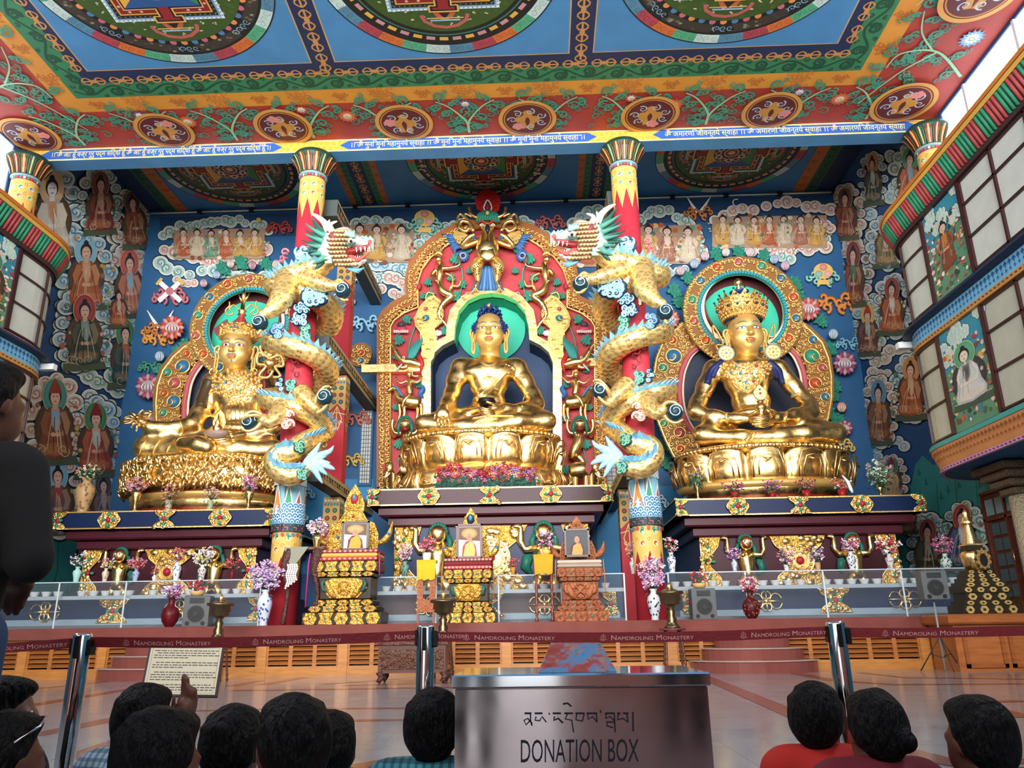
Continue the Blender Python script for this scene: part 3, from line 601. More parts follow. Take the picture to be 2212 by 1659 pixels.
for s in (-1, 1):
 for k in range(4): cv.L = L1; vine(cv, [(XC+s*14.8, 19.9-k*4), (XC+s*13.6, 18.8-k*4), (XC+s*12.6, 18.8-k*4), (XC+s*12.4, 19.4-k*4)], seed=k); cv.L = L1; vine(cv, [(XC+s*13.6, 18.8-k*4), (XC+s*12.9, 19.6-k*4), (XC+s*12.2, 21-k*4)], .07, seed=k+3); cv.L = L1; vine(cv, [(XC+s*13.4, 18.7-k*4), (XC+s*12.8, 18-k*4), (XC+s*12.5, 17.2-k*4)], .06, seed=k+6)
 cv.L = L1+5; flower(cv, XC+s*14.3, 18.3, .34, '#5F9AC8', '#CFE0EC')
rnd = random.Random(3)
for i in range(150):
 s = rnd.random();
 x, y = (XC+rnd.uniform(-13.9, 13.9), rnd.uniform(20.25, 21.8)) if s < .6 else (XC+rnd.choice([-1, 1])*rnd.uniform(12.5, 14.8), rnd.uniform(8, 20))
 swirl(cv, x, y, rnd.uniform(.1, .2), rnd.choice(['#2F8A76', '#3A8F6A', '#27806F']), .05, a0=i, l=L1-4)
cv.L = L1+20; rounds()
mb.add(cv.v, cv.f, '#FFFFFF', 0); mb.c[-len(cv.c):] = cv.c
struct(mb.build('ceiling'), 'hall ceiling painted with mandalas inside green, orange and floral red borders')
# ---- alcove ceiling and bulkhead
mb = MB(); box(mb, XW0-.3, XW1+.3, 22.6, YB+.3, ZC1, ZC1+.2, '#2F74B0'); box(mb, XW0, XW1, 22.35, 22.6, ZC2+.05, ZC1, '#2A66A0')
cv = Canvas(lambda x, y: (x, y, ZC1), (0, 0, -1), 0.001)
def strip(xa, xb, c): cv.poly([(xa, 22.7), (xb, 22.7), (xb, 30.1), (xa, 30.1)], c)
for x in (-7.1, 2.75):
 strip(x-.85, x+.85, '#B5662A'); cv.L += 1; strip(x-.6, x+.6, '#2F7A52'); cv.L += 1; strip(x-.33, x+.33, '#14284F'); cv.L += 1
 for s in (-1, 1):
  scroll(cv, x+s*.465, 22.8, x+s*.465, 30, .25, '#0F4A34')
  for k in range(12): knot(cv, x+s*.72, 23+k*.6, .14, '#8F4A20')
 for k in range(9): vajra(cv, x, 23.1+k*.82, .38); cv.L -= 3
 cv.L += 3
for s in (-1, 1):
 for a, b, c in ((13.55, 15, '#14284F'), (13.55, 14.2, '#1F5B3F'), (13.2, 13.7, '#B5662A')): strip(XC+s*a, XC+s*b, c); cv.L += 1
 scroll(cv, XC+s*13.95, 22.8, XC+s*13.95, 30, .4, '#0F3A2A')
 for k in range(12): knot(cv, XC+s*13.4, 23+k*.6, .16, '#8F4A20')
for i, (x, v) in enumerate(((-12.15, 1), (-2.0, 2), (7.9, 1))): mandala(cv, x, 27.0, 2.95, v, sd=i+20); cv.L -= 29
mb.add(cv.v, cv.f, '#FFFFFF', 0); mb.c[-len(cv.c):] = cv.c
struct(mb.build('ceiling'), 'higher blue alcove ceiling with three painted mandalas')
mb = MB()
for i in range(13):
 x = XW0+.15+i*2.3; tube(mb, [(x, 30.08, 18.78), (x+2.1, 30.08, 18.78)], .035, '#EFE6C8', 0, 8); box(mb, x+2.1, x+2.3, 30.0, 30.18, 18.72, 18.85, '#1A1F26', 0)
struct(mb.build('trim_1'), 'thin pale tube lights where the back wall meets the alcove ceiling')
# ---- inscribed beam across the pillars
mb = MB(); zb0, zb1 = 16.1, ZC2-.01
box(mb, XW0, XW1, YC, 22.6, zb0, zb1, '#4F8FC4', 0)
cv = Canvas(lambda x, z: (x, YC, z), (0, -1, 0), 0.002)
cv.poly([(XW0, zb0), (XW1, zb0), (XW1, zb1), (XW0, zb1)], '#E0A23A'); cv.L += 1
for a, b in ((zb0, .03), (zb1-.03, .03)): cv.poly([(XW0, a), (XW1, a), (XW1, a+b), (XW0, a+b)], '#F0DFA0')
for i in range(300): swirl(cv, XW0+.1*i, (zb0+zb1)/2+(.09 if i % 2 else -.09), .07, '#C0802A', .02, a0=i, l=cv.L)
cv.L += 1
for (x0, x1, s) in ((-16.35, -8.2, '।। ॐ आः हूँ वज्र गुरु पद्म सिद्धि हूँ ॐ आः हूँ वज्र गुरु पद्म सिद्धि हूँ ॐ आः हूँ वज्र गुरु पद्म सिद्धि हूँ ।।'), (-6.3, 2.15, '।। ॐ मुनि मुनि महामुनये स्वाहा ।। ॐ मुनि मुनि महामुनये स्वाहा ।। ॐ मुनि मुनि महामुनये स्वाहा ।।'), (3.95, 12.45, 'ॐ अमारणि जीवन्तये स्वाहा ।। ॐ अमारणि जीवन्तये स्वाहा ।। ॐ अमारणि जीवन्तये स्वाहा')):
 zm = (zb0+zb1)/2; h = .165
 cv.poly([(x0, zm), (x0+.3, zm-h), (x1-.3, zm-h), (x1, zm), (x1-.3, zm+h), (x0+.3, zm+h)], '#1450A0')
 V, Fc, a, b = text2d(s, 1.0); ys = [v[1] for v in V]; y0, y1 = min(ys), max(ys)
 cv.add([cv.p((x0+.4+(v[0]-a)/(b-a)*(x1-x0-.8), zm-h*1.0+(v[1]-y0)/(y1-y0)*h*2.0), cv.L+2) for v in V], Fc, '#F2CC70')
 cv.stroke([(x0+.5, zm+h*.48), (x1-.5, zm+h*.48)], .022, '#F2DDA0', cv.L+2)
mb.add(cv.v, cv.f, '#FFFFFF', 0); mb.c[-len(cv.c):] = cv.c
tag(mb.build('inscribed_beam'), 'long ceiling beam with gold script on blue arrow panels', 'beam')
# ================================================================ PILLARS
class Cyl(Canvas):
 """painting wrapped on an upright round shaft; u metres round from the front, z height"""
 def __init__(s, cx, cy, r, step=0.0012): MB.__init__(s); s.mi = 0; s.cx, s.cy, s.r = cx, cy, r; s.step = step; s.L = 1
 def p(s, q, l):
  a = -pi/2+q[0]/s.r; rr = s.r+s.step*(l+s.mi*.065); return np.array([s.cx+cos(a)*rr, s.cy+sin(a)*rr, q[1]])
def sleeve(cv, z0, z1, tip, up=False, n=8):
 """gold sleeve with coloured commas and a zigzag point edge; tip = length of points"""
 W_ = 2*pi*cv.r; st = W_/n; h = (z1-z0)
 for i in range(32):
  u = i*W_/32; cv.poly([(u, z0), (u+W_/32, z0), (u+W_/32, z1), (u, z1)], '#D9B05A', 1)
 for i in range(n):
  u = i*st
  zt = z0-tip if not up else z1+tip; zb = z0+.01 if not up else z1-.01
  for k in range(4):
   a0, a1 = k/4, (k+1)/4; f = lambda t: 1-abs(2*t-1); cv.poly([(u+a0*st, zb), (u+a1*st, zb), (u+a1*st, zb+(zt-zb)*max(.02, f(a1))), (u+a0*st, zb+(zt-zb)*max(.02, f(a0)))], '#D9B05A', 1)
  for k in range(max(1, int(h/.32))):
   z = z0+.2+k*.32
   cv.disc(u+st/2, z, .085, .085, '#F2DFA0', 2, 10); cv.disc(u+st/2, z, .062, .062, ['#B8402E', '#2F8F70', '#3F78A8'][(i+k) % 3], 3, 10); cv.disc(u+st/2+.02, z-.02, .03, .03, '#F2E8C8', 4, 8)
   swirl(cv, u, z+.1, .06, '#A87A2A', .02, a0=i, l=2)
def pillar(name, label, x, y, r, zt, zb, full=True, group=None):
 t = thing(name, label, 'pillar', (x, y, zb), group)
 mb = MB(); lathe(mb, [(r, 0), (r, zt-.75-zb)], (x, y, zb), 32, '#BE2E3E', 0); mb.build('shaft', t)
 cv = Cyl(x, y, r); sleeve(cv, zt-1.75, zt-.95, .7); cv.L = 5
 for i in range(24): cv.disc(i*2*pi*r/24, zt-.88, .04, .05, ['#B8402E', '#3F78A8', '#F0E8D0', '#2F8F70'][i % 4], 5, 8)
 cv.build('painted_sleeve', t)
 mb = MB(); zc = zt-.82
 lathe(mb, [(r*1.0, -.02), (r*1.12, 0), (r*1.12, .05), (r*1.0, .07)], (x, y, zc), 24, '#7FA0A8', 0)
 lathe(mb, [(r*1.02, .05), (r*1.15, .25), (r*1.45, .5), (r*1.7, .62), (r*1.72, .7), (r*1.55, .8)], (x, y, zc), 32, '#1A3A30', 2)
 for i in range(16):
  a = 2*pi*i/16; col = ['#A8332A', '#C9682A', '#2F6F5A', '#B8502A'][i % 4]
  for w, dr, c in ((.86, .012, '#C9A050'), (.74, .022, '#14201C'), (.5, .032, col), (.16, .042, '#E8C890')):
   V = []
   for k, (rr, z) in enumerate(((r*1.04, .08), (r*1.17, .25), (r*1.47, .5), (r*1.68, .6))):
    hw = w*pi/16*(.75+.25*k/3)*(0.55 if k == 3 else 1); rr += dr; V += [(x+rr*cos(a-hw), y+rr*sin(a-hw), zc+z), (x+rr*cos(a+hw), y+rr*sin(a+hw), zc+z)]
   mb.add(V, [(2*k, 2*k+1, 2*k+3, 2*k+2) for k in range(3)], c, 2)
 mb.build('lotus_capital', t); return t
def lower_paint(t, x, y, r):
 """sea, hills and gold sleeve painted round the foot of the pillar"""
 cv = Cyl(x, y, r*1.01); W_ = 2*pi*r; z0, z1 = 3.95, 5.5
 for i in range(32): u = i*W_/32; cv.poly([(u, z0), (u+W_/32, z0), (u+W_/32, z1), (u, z1)], '#7FB8CC', 1)
 for i in range(10): puff(cv, i*W_/10, z1-.25, .38, .4, 6, '#A8C8D0', '#2F5F80', seed=i)
 cv.L = 20
 for i in range(9):
  u = (i+.3)*W_/9; c = ['#2F8F68', '#B84A4A', '#C9803A'][i % 3]; h = .55 if i % 2 else .75
  for w, cc in ((1.25, '#F0E8D8'), (1, c), (.4, '#D8E0D0')): cv.poly([(u-.14*w, z0+.3), (u+.14*w, z0+.3), (u, z0+.3+h*w)], cc); cv.L += 1
 for j in range(4):
  for i in range(18):
   u = (i+.5*(j % 2))*W_/18; z = z0+.5-j*.14
   cv.disc(u, z, .085, .10, '#EAF4F8', 30+j*4, 14); cv.disc(u, z-.01, .074, .088, '#1F6F98', 31+j*4, 14); cv.disc(u, z-.02, .045, .056, '#BFE0EC', 32+j*4, 12); cv.disc(u, z-.03, .026, .035, '#1F6F98', 33+j*4, 10)
 for i in range(32): u = i*W_/32; cv.poly([(u, z0-.22), (u+W_/32, z0-.22), (u+W_/32, z0), (u, z0)], '#24343A', 46)
 for i in range(12): u = i*W_/12; cv.stroke([(u, z0-.17), (u+.12, z0-.17), (u+.12, z0-.1), (u+.04, z0-.1)], .025, '#C0606A', 47); cv.stroke([(u+.02, z0-.04), (u+.18, z0-.04)], .02, '#8FC0C8', 47)
 cv.L = 48; sleeve(cv, 3.05, z0-.22, .65, n=7)
 for i in range(20): cv.disc(i*W_/20, z0-.3, .045, .05, ['#B8402E', '#2F8F70', '#3F78A8'][i % 3], 49, 8)
 cv.build('painted_foot', t)
PX = (-7.2, 2.98)
pil = []
for i, x in enumerate(PX):
 t = pillar('round_pillar', 'tall red round pillar with gold sleeve, %s of the seated central statue' % ('left' if i == 0 else 'right'), x, YC+.3, .41, 16.1, 1.2); lower_paint(t, x, YC+.3, .41); pil.append(t)
 mb = MB(); mb2 = MB()
t1 = pillar('wall_pillar', 'half hidden pillar capital above the right balcony roof', 12.62, 21.9, .40, 16.1, 12.45); t2 = pillar('wall_pillar', 'pillar capital above the left balcony roof', -16.62, 21.9, .40, 16.1, 12.45)
def tie_beams(x, side, nm):
 for i, (z0, z1, y0, y1) in enumerate(((14.15, 14.75, 22.75, 30.15), (9.5, 10.0, 22.75, 30.15), (5.3, 5.7, 22.75, 30.15))):
  mb = MB(); box(mb, x-.22, x+.22, y0, y1, z0, z1, '#3F4A48', 0)
  for s in (-1, 1):
   cv = Canvas(lambda a, b: (x+s*.22, a, b), (s, 0, 0), .0015); cv.poly([(y0, z0), (y1, z0), (y1, z1), (y0, z1)], '#B79E74', 1); cv.poly([(y0, z0+.09), (y1, z0+.09), (y1, z1-.09), (y0, z1-.09)], '#2A2824', 2)
   for k in range(int((y1-y0)/.3)): knot(cv, y0+.2+k*.3, (z0+z1)/2, .15, '#C9A870') if k % 3 else vajra(cv, y0+.2+k*.3, (z0+z1)/2, .14, '#C9A870')
   cv.stroke([(y0, z0+.1), (y1, z0+.1)], .02, '#E0C890', 9); cv.stroke([(y0, z1-.1), (y1, z1-.1)], .02, '#E0C890', 9)
   mb.add(cv.v, cv.f, '#FFFFFF', 0); mb.c[-len(cv.c):] = cv.c
  tag(mb.build('tie_beam'), '%s dark tie beam with gold scrolled sides running from the %s dragon pillar to the back wall' % (('highest', 'middle', 'lowest')[i], nm), 'beam')
tie_beams(-6.68, 1, 'left'); tie_beams(2.68, -1, 'right')
def sq_pillar(x, y, nm):
 t = thing('square_pillar', 'square red pillar with gold patterned sleeves standing behind the %s dragon pillar' % nm, 'pillar', (x, y, 1.2))
 h = .27
 for j, (z0, z1) in enumerate(((1.2, 5.28), (5.72, 9.48), (10.02, 14.13))):
  mb = MB(); box(mb, x-h, x+h, y-h, y+h, z0, z1, '#B82C38', 2); cv = Canvas(lambda a, b: (x+a, y-h, b), (0, -1, 0), .002)
  for fm, nv in ((lambda a, b: (x+a, y-h, b), (0, -1, 0)), (lambda a, b: (x+h, y+a, b), (1, 0, 0)), (lambda a, b: (x-h, y+a, b), (-1, 0, 0))):
   cv = Canvas(fm, nv, .002); cv.poly([(-h, z1-1.25), (h, z1-1.25), (h, z1), (-h, z1)], '#C9A05A', 1)
   for k in range(5): cv.disc(-.2+k*.1, z1-.12, .045, .05, '#F0E8D8', 2, 8); cv.disc(-.2+k*.1, z1-.25, .04, .05, ['#3F78A8', '#2F8F70'][k % 2], 2, 8)
   for r_ in range(3):
    for c_ in (-1, 1): cv.disc(c_*.12, z1-.45-r_*.25, .08, .08, '#3A2A18', 2, 10); cv.disc(c_*.12, z1-.45-r_*.25, .05, .05, ['#2F8F70', '#B8402E', '#3F78A8'][r_], 3, 8)
   cv.poly([(-h, z1-1.25), (h, z1-1.25), (h, z1-1.75), (0, z1-2.1), (-h, z1-1.75)], '#A82A30', 1)
   cv.poly([(-h*.9, z1-1.25), (0, z1-1.02), (h*.9, z1-1.25)], '#A82A30', 3)
   for e in (-1, 0, 1): cv.stroke([(0, z1-1.1), (e*.18, z1-1.55), (e*.05, z1-1.95)], .03, '#E0B878', 4)
   for e in (-1, 1): swirl(cv, e*.12, z1-1.7, .08, '#E0B878', .03, l=4, d=e); cv.stroke([(e*h, z1-1.4), (0, z1-1.32), ], .03, '#E0B878', 4)
   mb.add(cv.v, cv.f, '#FFFFFF', 0); mb.c[-len(cv.c):] = cv.c
  mb.build('pillar_length', t)
sq_pillar(-6.82, 25.7, 'left'); sq_pillar(2.8, 25.3, 'right')
# ================================================================ BALCONIES
def balcony(side):
 X = lambda x: x if side > 0 else -4.0-x
 path = [(10.8, 2.0), (10.8, 20.8)]+[(12.7-1.9*cos(t), 20.8+1.9*sin(t)) for t in [pi/2*i/10 for i in range(1, 11)]]+[(12.98, 22.7)]
 nor = [(-1, 0), (-1, 0)]+[(-cos(t), sin(t)) for t in [pi/2*i/10 for i in range(1, 11)]]+[(0, 1)]
 seg = [0.0]
 for i in range(1, len(path)): seg.append(seg[-1]+sqrt((path[i][0]-path[i-1][0])**2+(path[i][1]-path[i-1][1])**2))
 def at_s(s, off=0.0):
  s = min(max(s, 0), seg[-1]-1e-6)
  for i in range(1, len(seg)):
   if s <= seg[i]: break
  t = (s-seg[i-1])/(seg[i]-seg[i-1]); p = [path[i-1][k]*(1-t)+path[i][k]*t for k in (0, 1)]; n = [nor[i-1][k]*(1-t)+nor[i][k]*t for k in (0, 1)]
  return (X(p[0]+n[0]*off), p[1]+n[1]*off)
 ss = [0, 4, 8, 12, 15, 18.8]+[18.8+(seg[-1]-18.8)*i/16 for i in range(1, 17)]
 def sweep(mb, prof, col, m=0, sl=None):
  sl = sl or ss; V = []; k = len(prof)
  for s in sl:
   for (z, o) in prof: q = at_s(s, o); V.append((q[0], q[1], z))
  F = [(i*k+j, i*k+j+1, (i+1)*k+j+1, (i+1)*k+j) for i in range(len(sl)-1) for j in range(k-1)]
  mb.add(V, F, col if not isinstance(col, list) else [col[j] for _ in sl for j in range(k)], m)
 nm = 'right' if side > 0 else 'left'
 t = thing('balcony', 'two storey enclosed balcony with curved end and tall frosted windows on the %s wall' % nm, 'balcony', (X(12.9), 12, 4.8))
 # cornice of red and green flutes
 mb = MB(); sweep(mb, [(12.62, -.6), (12.62, .42), (12.5, .42)], '#C9752A'); sweep(mb, [(12.5, .40), (12.38, .38)], '#D8A84A'); sweep(mb, [(12.38, .36), (11.8, .10)], '#5A2028'); sweep(mb, [(11.8, .14), (11.68, .14), (11.68, -.1)], '#3A2024')
 n = 150
 for i in range(n):
  s = seg[-1]*(i+.5)/n;
  if s < 6: continue
  pts = []
  c = '#2F8F68' if (i // 3) % 2 else '#B04A4A'
  a = at_s(s, .36); b = at_s(s, .12); tube(mb, [(a[0], a[1], 12.36), (b[0], b[1], 11.82)], .06, c, 0, 5)
 mb.build('fluted_cornice', t)
 # walls between: blue frieze, orange frieze, soffit
 mb = MB(); sweep(mb, [(11.68, 0), (9.15, 0)], '#3A4A50'); sweep(mb, [(9.15, 0), (9.15, .12), (9.02, .16)], '#8F4A58'); sweep(mb, [(9.02, .16), (9.0, .34), (8.93, .34), (8.9, .12)], '#1A2A48')
 sweep(mb, [(8.9, .10), (8.5, .10)], '#6FB4DC'); sweep(mb, [(8.5, .13), (8.36, .13), (8.36, 0)], '#C08A4A'); sweep(mb, [(8.36, 0), (5.62, 0)], '#3A4A50'); sweep(mb, [(5.62, 0), (5.62, .16), (5.5, .16)], '#3F9F98')
 sweep(mb, [(5.5, .14), (5.02, -.04)], '#D8925A'); sweep(mb, [(5.02, .0), (4.92, 0), (4.92, -.1)], '#C58FB0')
 # frieze patterns
 for k in range(90):
  s = seg[-1]-.05-k*.17
  if s < 8: break
  for z0, o, c, w in ((8.78, .115, '#1F4F80', .10), (8.62, .115, '#1F4F80', .06), (5.38, .12, '#8A4A24', .09), (5.22, .06, '#8A4A24', .06)):
   V = []
   for a, b in ((-.5, 0), (0, .6), (.5, 0), (.18, -.1), (0, -.9), (-.18, -.1)):
    q = at_s(s+a*w*1.4, o+.006); V.append((q[0], q[1], z0+b*w*1.3))
   mb.add(V, [tuple(range(6))], c, 0)
  for z0, o, c in ((8.44, .138, '#5A3A20'), (4.97, .008, '#6A3060'), (9.09, .15, '#D8A8B0')):
   V = []
   for a, b in ((-.05, -.02), (.03, -.02), (.05, .02), (-.03, .02)): q = at_s(s+a, o); V.append((q[0], q[1], z0+b))
   mb.add(V, [(0, 1, 2, 3)], c, 0)
 mb.build('balcony_wall', t)
 mb = MB(); V = [];
 for s in ss: q = at_s(s, -.05); V += [(q[0], q[1], 4.93), (X(13.0), q[1], 4.93)]
 mb.add(V, [(2*i, 2*i+1, 2*i+3, 2*i+2) for i in range(len(ss)-1)], '#1F5A8A', 0); V = [(a, b, c+7.66) for a, b, c in V]; mb.add(V, [(2*i, 2*i+1, 2*i+3, 2*i+2) for i in range(len(ss)-1)], '#7A3A2A', 0)
 mb.build('soffit', t)
 mb = MB()
 for y in (20.6, 18.4): lathe(mb, [(.16, 0), (.16, .04)], (X(11.8), y, 4.88), 16, '#E8E8E0', 0)
 for y in (20.6, ): mb.build('downlights', t)
 # windows (frosted) and painted panels
 wn = 0
 smax = seg[-1]
 for (z0, z1, ya, yb, lv) in ((9.2, 11.66, 17.78, 19.75, 0), (5.68, 8.34, 17.87, 20.02, 1)):
  sa, sb = ya-2.0, yb-2.0
  for (s0, s1, nc) in ((sb+.08, smax-.15, 3), (sa-4.3, sa-.08, 3), (sa-6.6-4.3, sa-6.6, 3)):
   wn += 1
   fr = MB(); gl = MB(); N = 14 if s1 > 18.8 else 2; cs = [s0+(s1-s0)*i/N for i in range(N+1)]
   V = []
   for s in cs: q = at_s(s, .03); V += [(q[0], q[1], z0), (q[0], q[1], z1)]
   gl.add(V, [(2*i, 2*i+1, 2*i+3, 2*i+2) for i in range(N)], '#C9CFC8' if lv == 0 else '#B5B8A8', 2)
   def bar(a, b, za, zb, w=.05):
    if a == b:
     q0 = at_s(a-w/2, .03); q1 = at_s(a+w/2, .03); p0 = at_s(a-w/2, .09); p1 = at_s(a+w/2, .09)
     fr.add([(*q0, za), (*q1, za), (*p1, za), (*p0, za), (*q0, zb), (*q1, zb), (*p1, zb), (*p0, zb)], [(0, 1, 2, 3), (4, 5, 6, 7), (0, 1, 5, 4), (1, 2, 6, 5), (2, 3, 7, 6), (3, 0, 4, 7)], '#3A1E20', 2)
    else:
     sweep(fr, [(za-w/2, .03), (za-w/2, .09), (za+w/2, .09), (za+w/2, .03)], '#3A1E20', 2, [a+(b-a)*i/10 for i in range(11)])
   for i in range(nc+1): bar(s0+(s1-s0)*i/nc, s0+(s1-s0)*i/nc, z0, z1, .07)
   for zz in (z0+.03, z0+(z1-z0)*.36, z0+(z1-z0)*.72, z1-.03): bar(s0, s1, zz, zz)
   f = fr.build('window_frame', t); gl.build('pane', f, local=True)
  Xp = X(10.8-.04)
  mb = MB(); box(mb, min(Xp, X(10.8)), max(Xp, X(10.8)), ya, yb, z0, z1, '#4F8FA8', 0)
  cv = Canvas(lambda a, b: (Xp, ya+(yb-ya)*a, z1-(z1-z0)*b), (-side, 0, 0), .0006); rnd = random.Random(lv+side)
  cv.poly([(0, 0), (1, 0), (1, .45), (0, .4)], '#2F8FA8'); cv.L += 1; cv.poly([(0, .35), (1, .4), (1, 1), (0, 1)], '#5F8F70'); cv.L += 1
  for i in range(9): puff(cv, rnd.random(), rnd.random()*.3, .25, .12, 7, '#8FC0B0', seed=i); cv.L -= 4
  cv.L += 5
  for i in range(140): cv.disc(rnd.uniform(.04, .96), rnd.uniform(.18, .96), rnd.uniform(.015, .05), rnd.uniform(.01, .03), rnd.choice(['#C9603A', '#E8C0B0', '#2F6F50', '#D8B060', '#F0E8D8', '#A8404A', '#3F7F98', '#7A4A34', '#1F4A3A']), cv.L+i % 8, 9)
  cv.L += 9
  if lv: fig(cv, .5, .34, .055, '#3F9F78', '#D8DCD8', '#2A3038', '#1A1A20', '#E8D0B8', seat='#3A3A40', kx=2.1 if side > 0 else 1.9)
  elif side > 0: fig(cv, .5, .3, .05, None, '#8A4A30', '#C9803A', kx=2.0, seat='#7A3A38', stand=True)
  else: fig(cv, .5, .34, .055, '#2F7F68', '#C9803A', '#D8A04A', face='#D8A04A', kx=2.0, seat='#4A3A30')
  mb.add(cv.v, cv.f, '#FFFFFF', 0); mb.c[-len(cv.c):] = cv.c; mb.build('painted_panel', t)
  mb = MB()
  for s in (sa, sb): q0 = at_s(s-.05, .02); q1 = at_s(s+.05, .02); box(mb, min(q0[0], X(10.7)), max(q0[0], X(10.7)), q0[1], q1[1], z0, z1, '#3A1E20', 2)
  mb.build('panel_frame', t)
 mb = MB(); q = at_s(smax-2.2, .3); box(mb, q[0]-.25, q[0]+.25, q[1]-.1, q[1]+.1, 8.72, 8.9, '#E4E8EA', 2); mb.build('lamp_box', t)
 return t
balcony(1); balcony(-1)
# door and stub pillar under the right balcony
mb = MB(); xd = 12.95; y0, y1 = 21.0, 23.2
box(mb, xd-.08, 13, y0, y1, 1.2, 4.6, '#5A2A1E', 5);
struct(mb.build('door_1'), 'brown panelled door with small glass panes below the right balcony'); dr = bpy.data.objects['door_1']
mb = MB()
for j in range(2):
 for k in range(2):
  for r_ in range(5): box(mb, xd-.10, xd-.085, y0+.15+j*1.05+k*.42, y0+.5+j*1.05+k*.42, 1.7+r_*.42, 2.03+r_*.42, '#4A6068', 2)
for j in range(4): box(mb, xd-.10, xd-.085, y0+.2+j*.5, y0+.6+j*.5, 3.95, 4.4, '#7F9AA0', 2)
for z in (3.8, 4.55): box(mb, xd-.16, xd-.08, y0, y1, z, z+.08, '#6A3222', 5)
for y in (y0, (y0+y1)/2-.03, y1-.06): box(mb, xd-.16, xd-.08, y, y+.08, 1.2, 4.6, '#6A3222', 5)
mb.build('door_panels', dr)
mb = MB(); tube(mb, [(xd-.2, 22.0, 2.5), (xd-.2, 22.0, 2.9)], .02, '#C9A050', 1); mb.build('door_handle', dr)
PTT = 1.2
t = thing('carved_pillar', 'pillar with carved brown bracket under the right balcony edge', 'pillar', (12.2, 20.25, PTT))
mb = MB(); PTT = 1.2; lathe(mb, [(.28, 0), (.28, 2.9)], (12.2, 20.25, PTT), 20, '#A89A7C', 6); mb.build('shaft', t)
mb = MB(); [bbox(mb, 12.2-.34-.13*i, 12.2+.34+.13*i, 20.25-.3-.15*i, 20.25+.3+.15*i, 4.1+.2*i, 4.3+.2*i, .04, '#5A4A38', 6) for i in range(4)]; mb.build('bracket_capital', t)
# ================================================================ STAGE (marble platform with louvred wooden front)
PT = 1.2; PF = 20.0
M_MARB = mat('red_marble', '#7E463F', rough=.12, var=.12, vscale=2)
t = thing('stage_platform', 'long low stage with red marble rim and wooden louvred front', 'stage', (-2, 25, 0))
mb = MB(); box(mb, -16.98, 12.98, PF+.02, YB-.02, .94, PT, '#7E463F', 0); mb.build('stage_top', t, mats=[M_MARB])
mb = MB(); box(mb, -16.98, 12.98, PF-.06, PF+.02, .93, PT, '#7E463F', 0); mb.build('marble_rim', t, mats=[M_MARB])
mb = MB(); box(mb, -17, 13, PF+.25, PF+.35, 0, .94, '#2A1A14', 5); box(mb, -17, 13, PF+.05, PF+.25, 0, .24, '#B87838', 5); box(mb, -17, 13, PF+.05, PF+.2, .8, .94, '#B87838', 5); mb.build('wooden_base', t)
xs = -17.0; k = 0
while xs < 12.9:
 mb = MB(); box(mb, xs, xs+.22, PF+.03, PF+.25, 0, .94, '#BC7C3A', 5); mb.build('post', t)
 mb = MB(); w0, w1 = xs+.22, xs+2.0
 for j in range(3):
  a = w0+j*(w1-w0)/3; b = w0+(j+1)*(w1-w0)/3
  box(mb, a, a+.05, PF+.06, PF+.2, .24, .82, '#A8682E', 5); box(mb, b-.05, b, PF+.06, PF+.2, .24, .82, '#A8682E', 5)
  for i in range(5):
   z = .28+i*.108; mb.add([(a+.05, PF+.06, z), (b-.05, PF+.06, z), (b-.05, PF+.17, z+.07), (a+.05, PF+.17, z+.07), (a+.05, PF+.06, z+.02), (b-.05, PF+.06, z+.02), (b-.05, PF+.17, z+.09), (a+.05, PF+.17, z+.09)], [(0, 1, 2, 3), (4, 7, 6, 5), (0, 4, 5, 1), (3, 2, 6, 7)], '#A0602E', 5)
 mb.build('louvre_panel', t); xs += 2.0; k += 1
def steps(cx, nm, n=3):
 t = thing('curved_steps', 'rounded red marble steps up to the stage, %s' % nm, 'steps', (cx, PF, 0))
 for i in range(n):
  mb = MB(); r = 1.35-.27*i; z0 = .27*i; P = [(cx+r*cos(a)*1.1, PF-.07+min(0, -r*.75*sin(a))) for a in [pi*k/16 for k in range(17)]]
  mb.add([(x, y, z0) for x, y in P]+[(x, y, z0+.25) for x, y in P], [tuple(range(17)), tuple(range(33, 16, -1))]+[(k, (k+1) % 17, 17+(k+1) % 17, 17+k) for k in range(17)], '#FFFFFF', 0)
  P2 = [(cx+(x-cx)*1.03, PF-.07+(y-PF+.07)*1.03) for x, y in P]; mb.build('step', t, mats=[M_MARB]); mb = MB()
  mb.add([(x, y, z0+.25) for x, y in P2]+[(x, y, z0+.27) for x, y in P2], [tuple(range(17)), tuple(range(33, 16, -1))]+[(k, (k+1) % 17, 17+(k+1) % 17, 17+k) for k in range(17)], '#B09A92', 2); mb.build('tread_edge', t)
steps(atY(1637, 1400, 19.4)[0], 'behind the right end of the donation box'); steps(atY(330, 1400, 19.4)[0], 'behind the framed notice board')
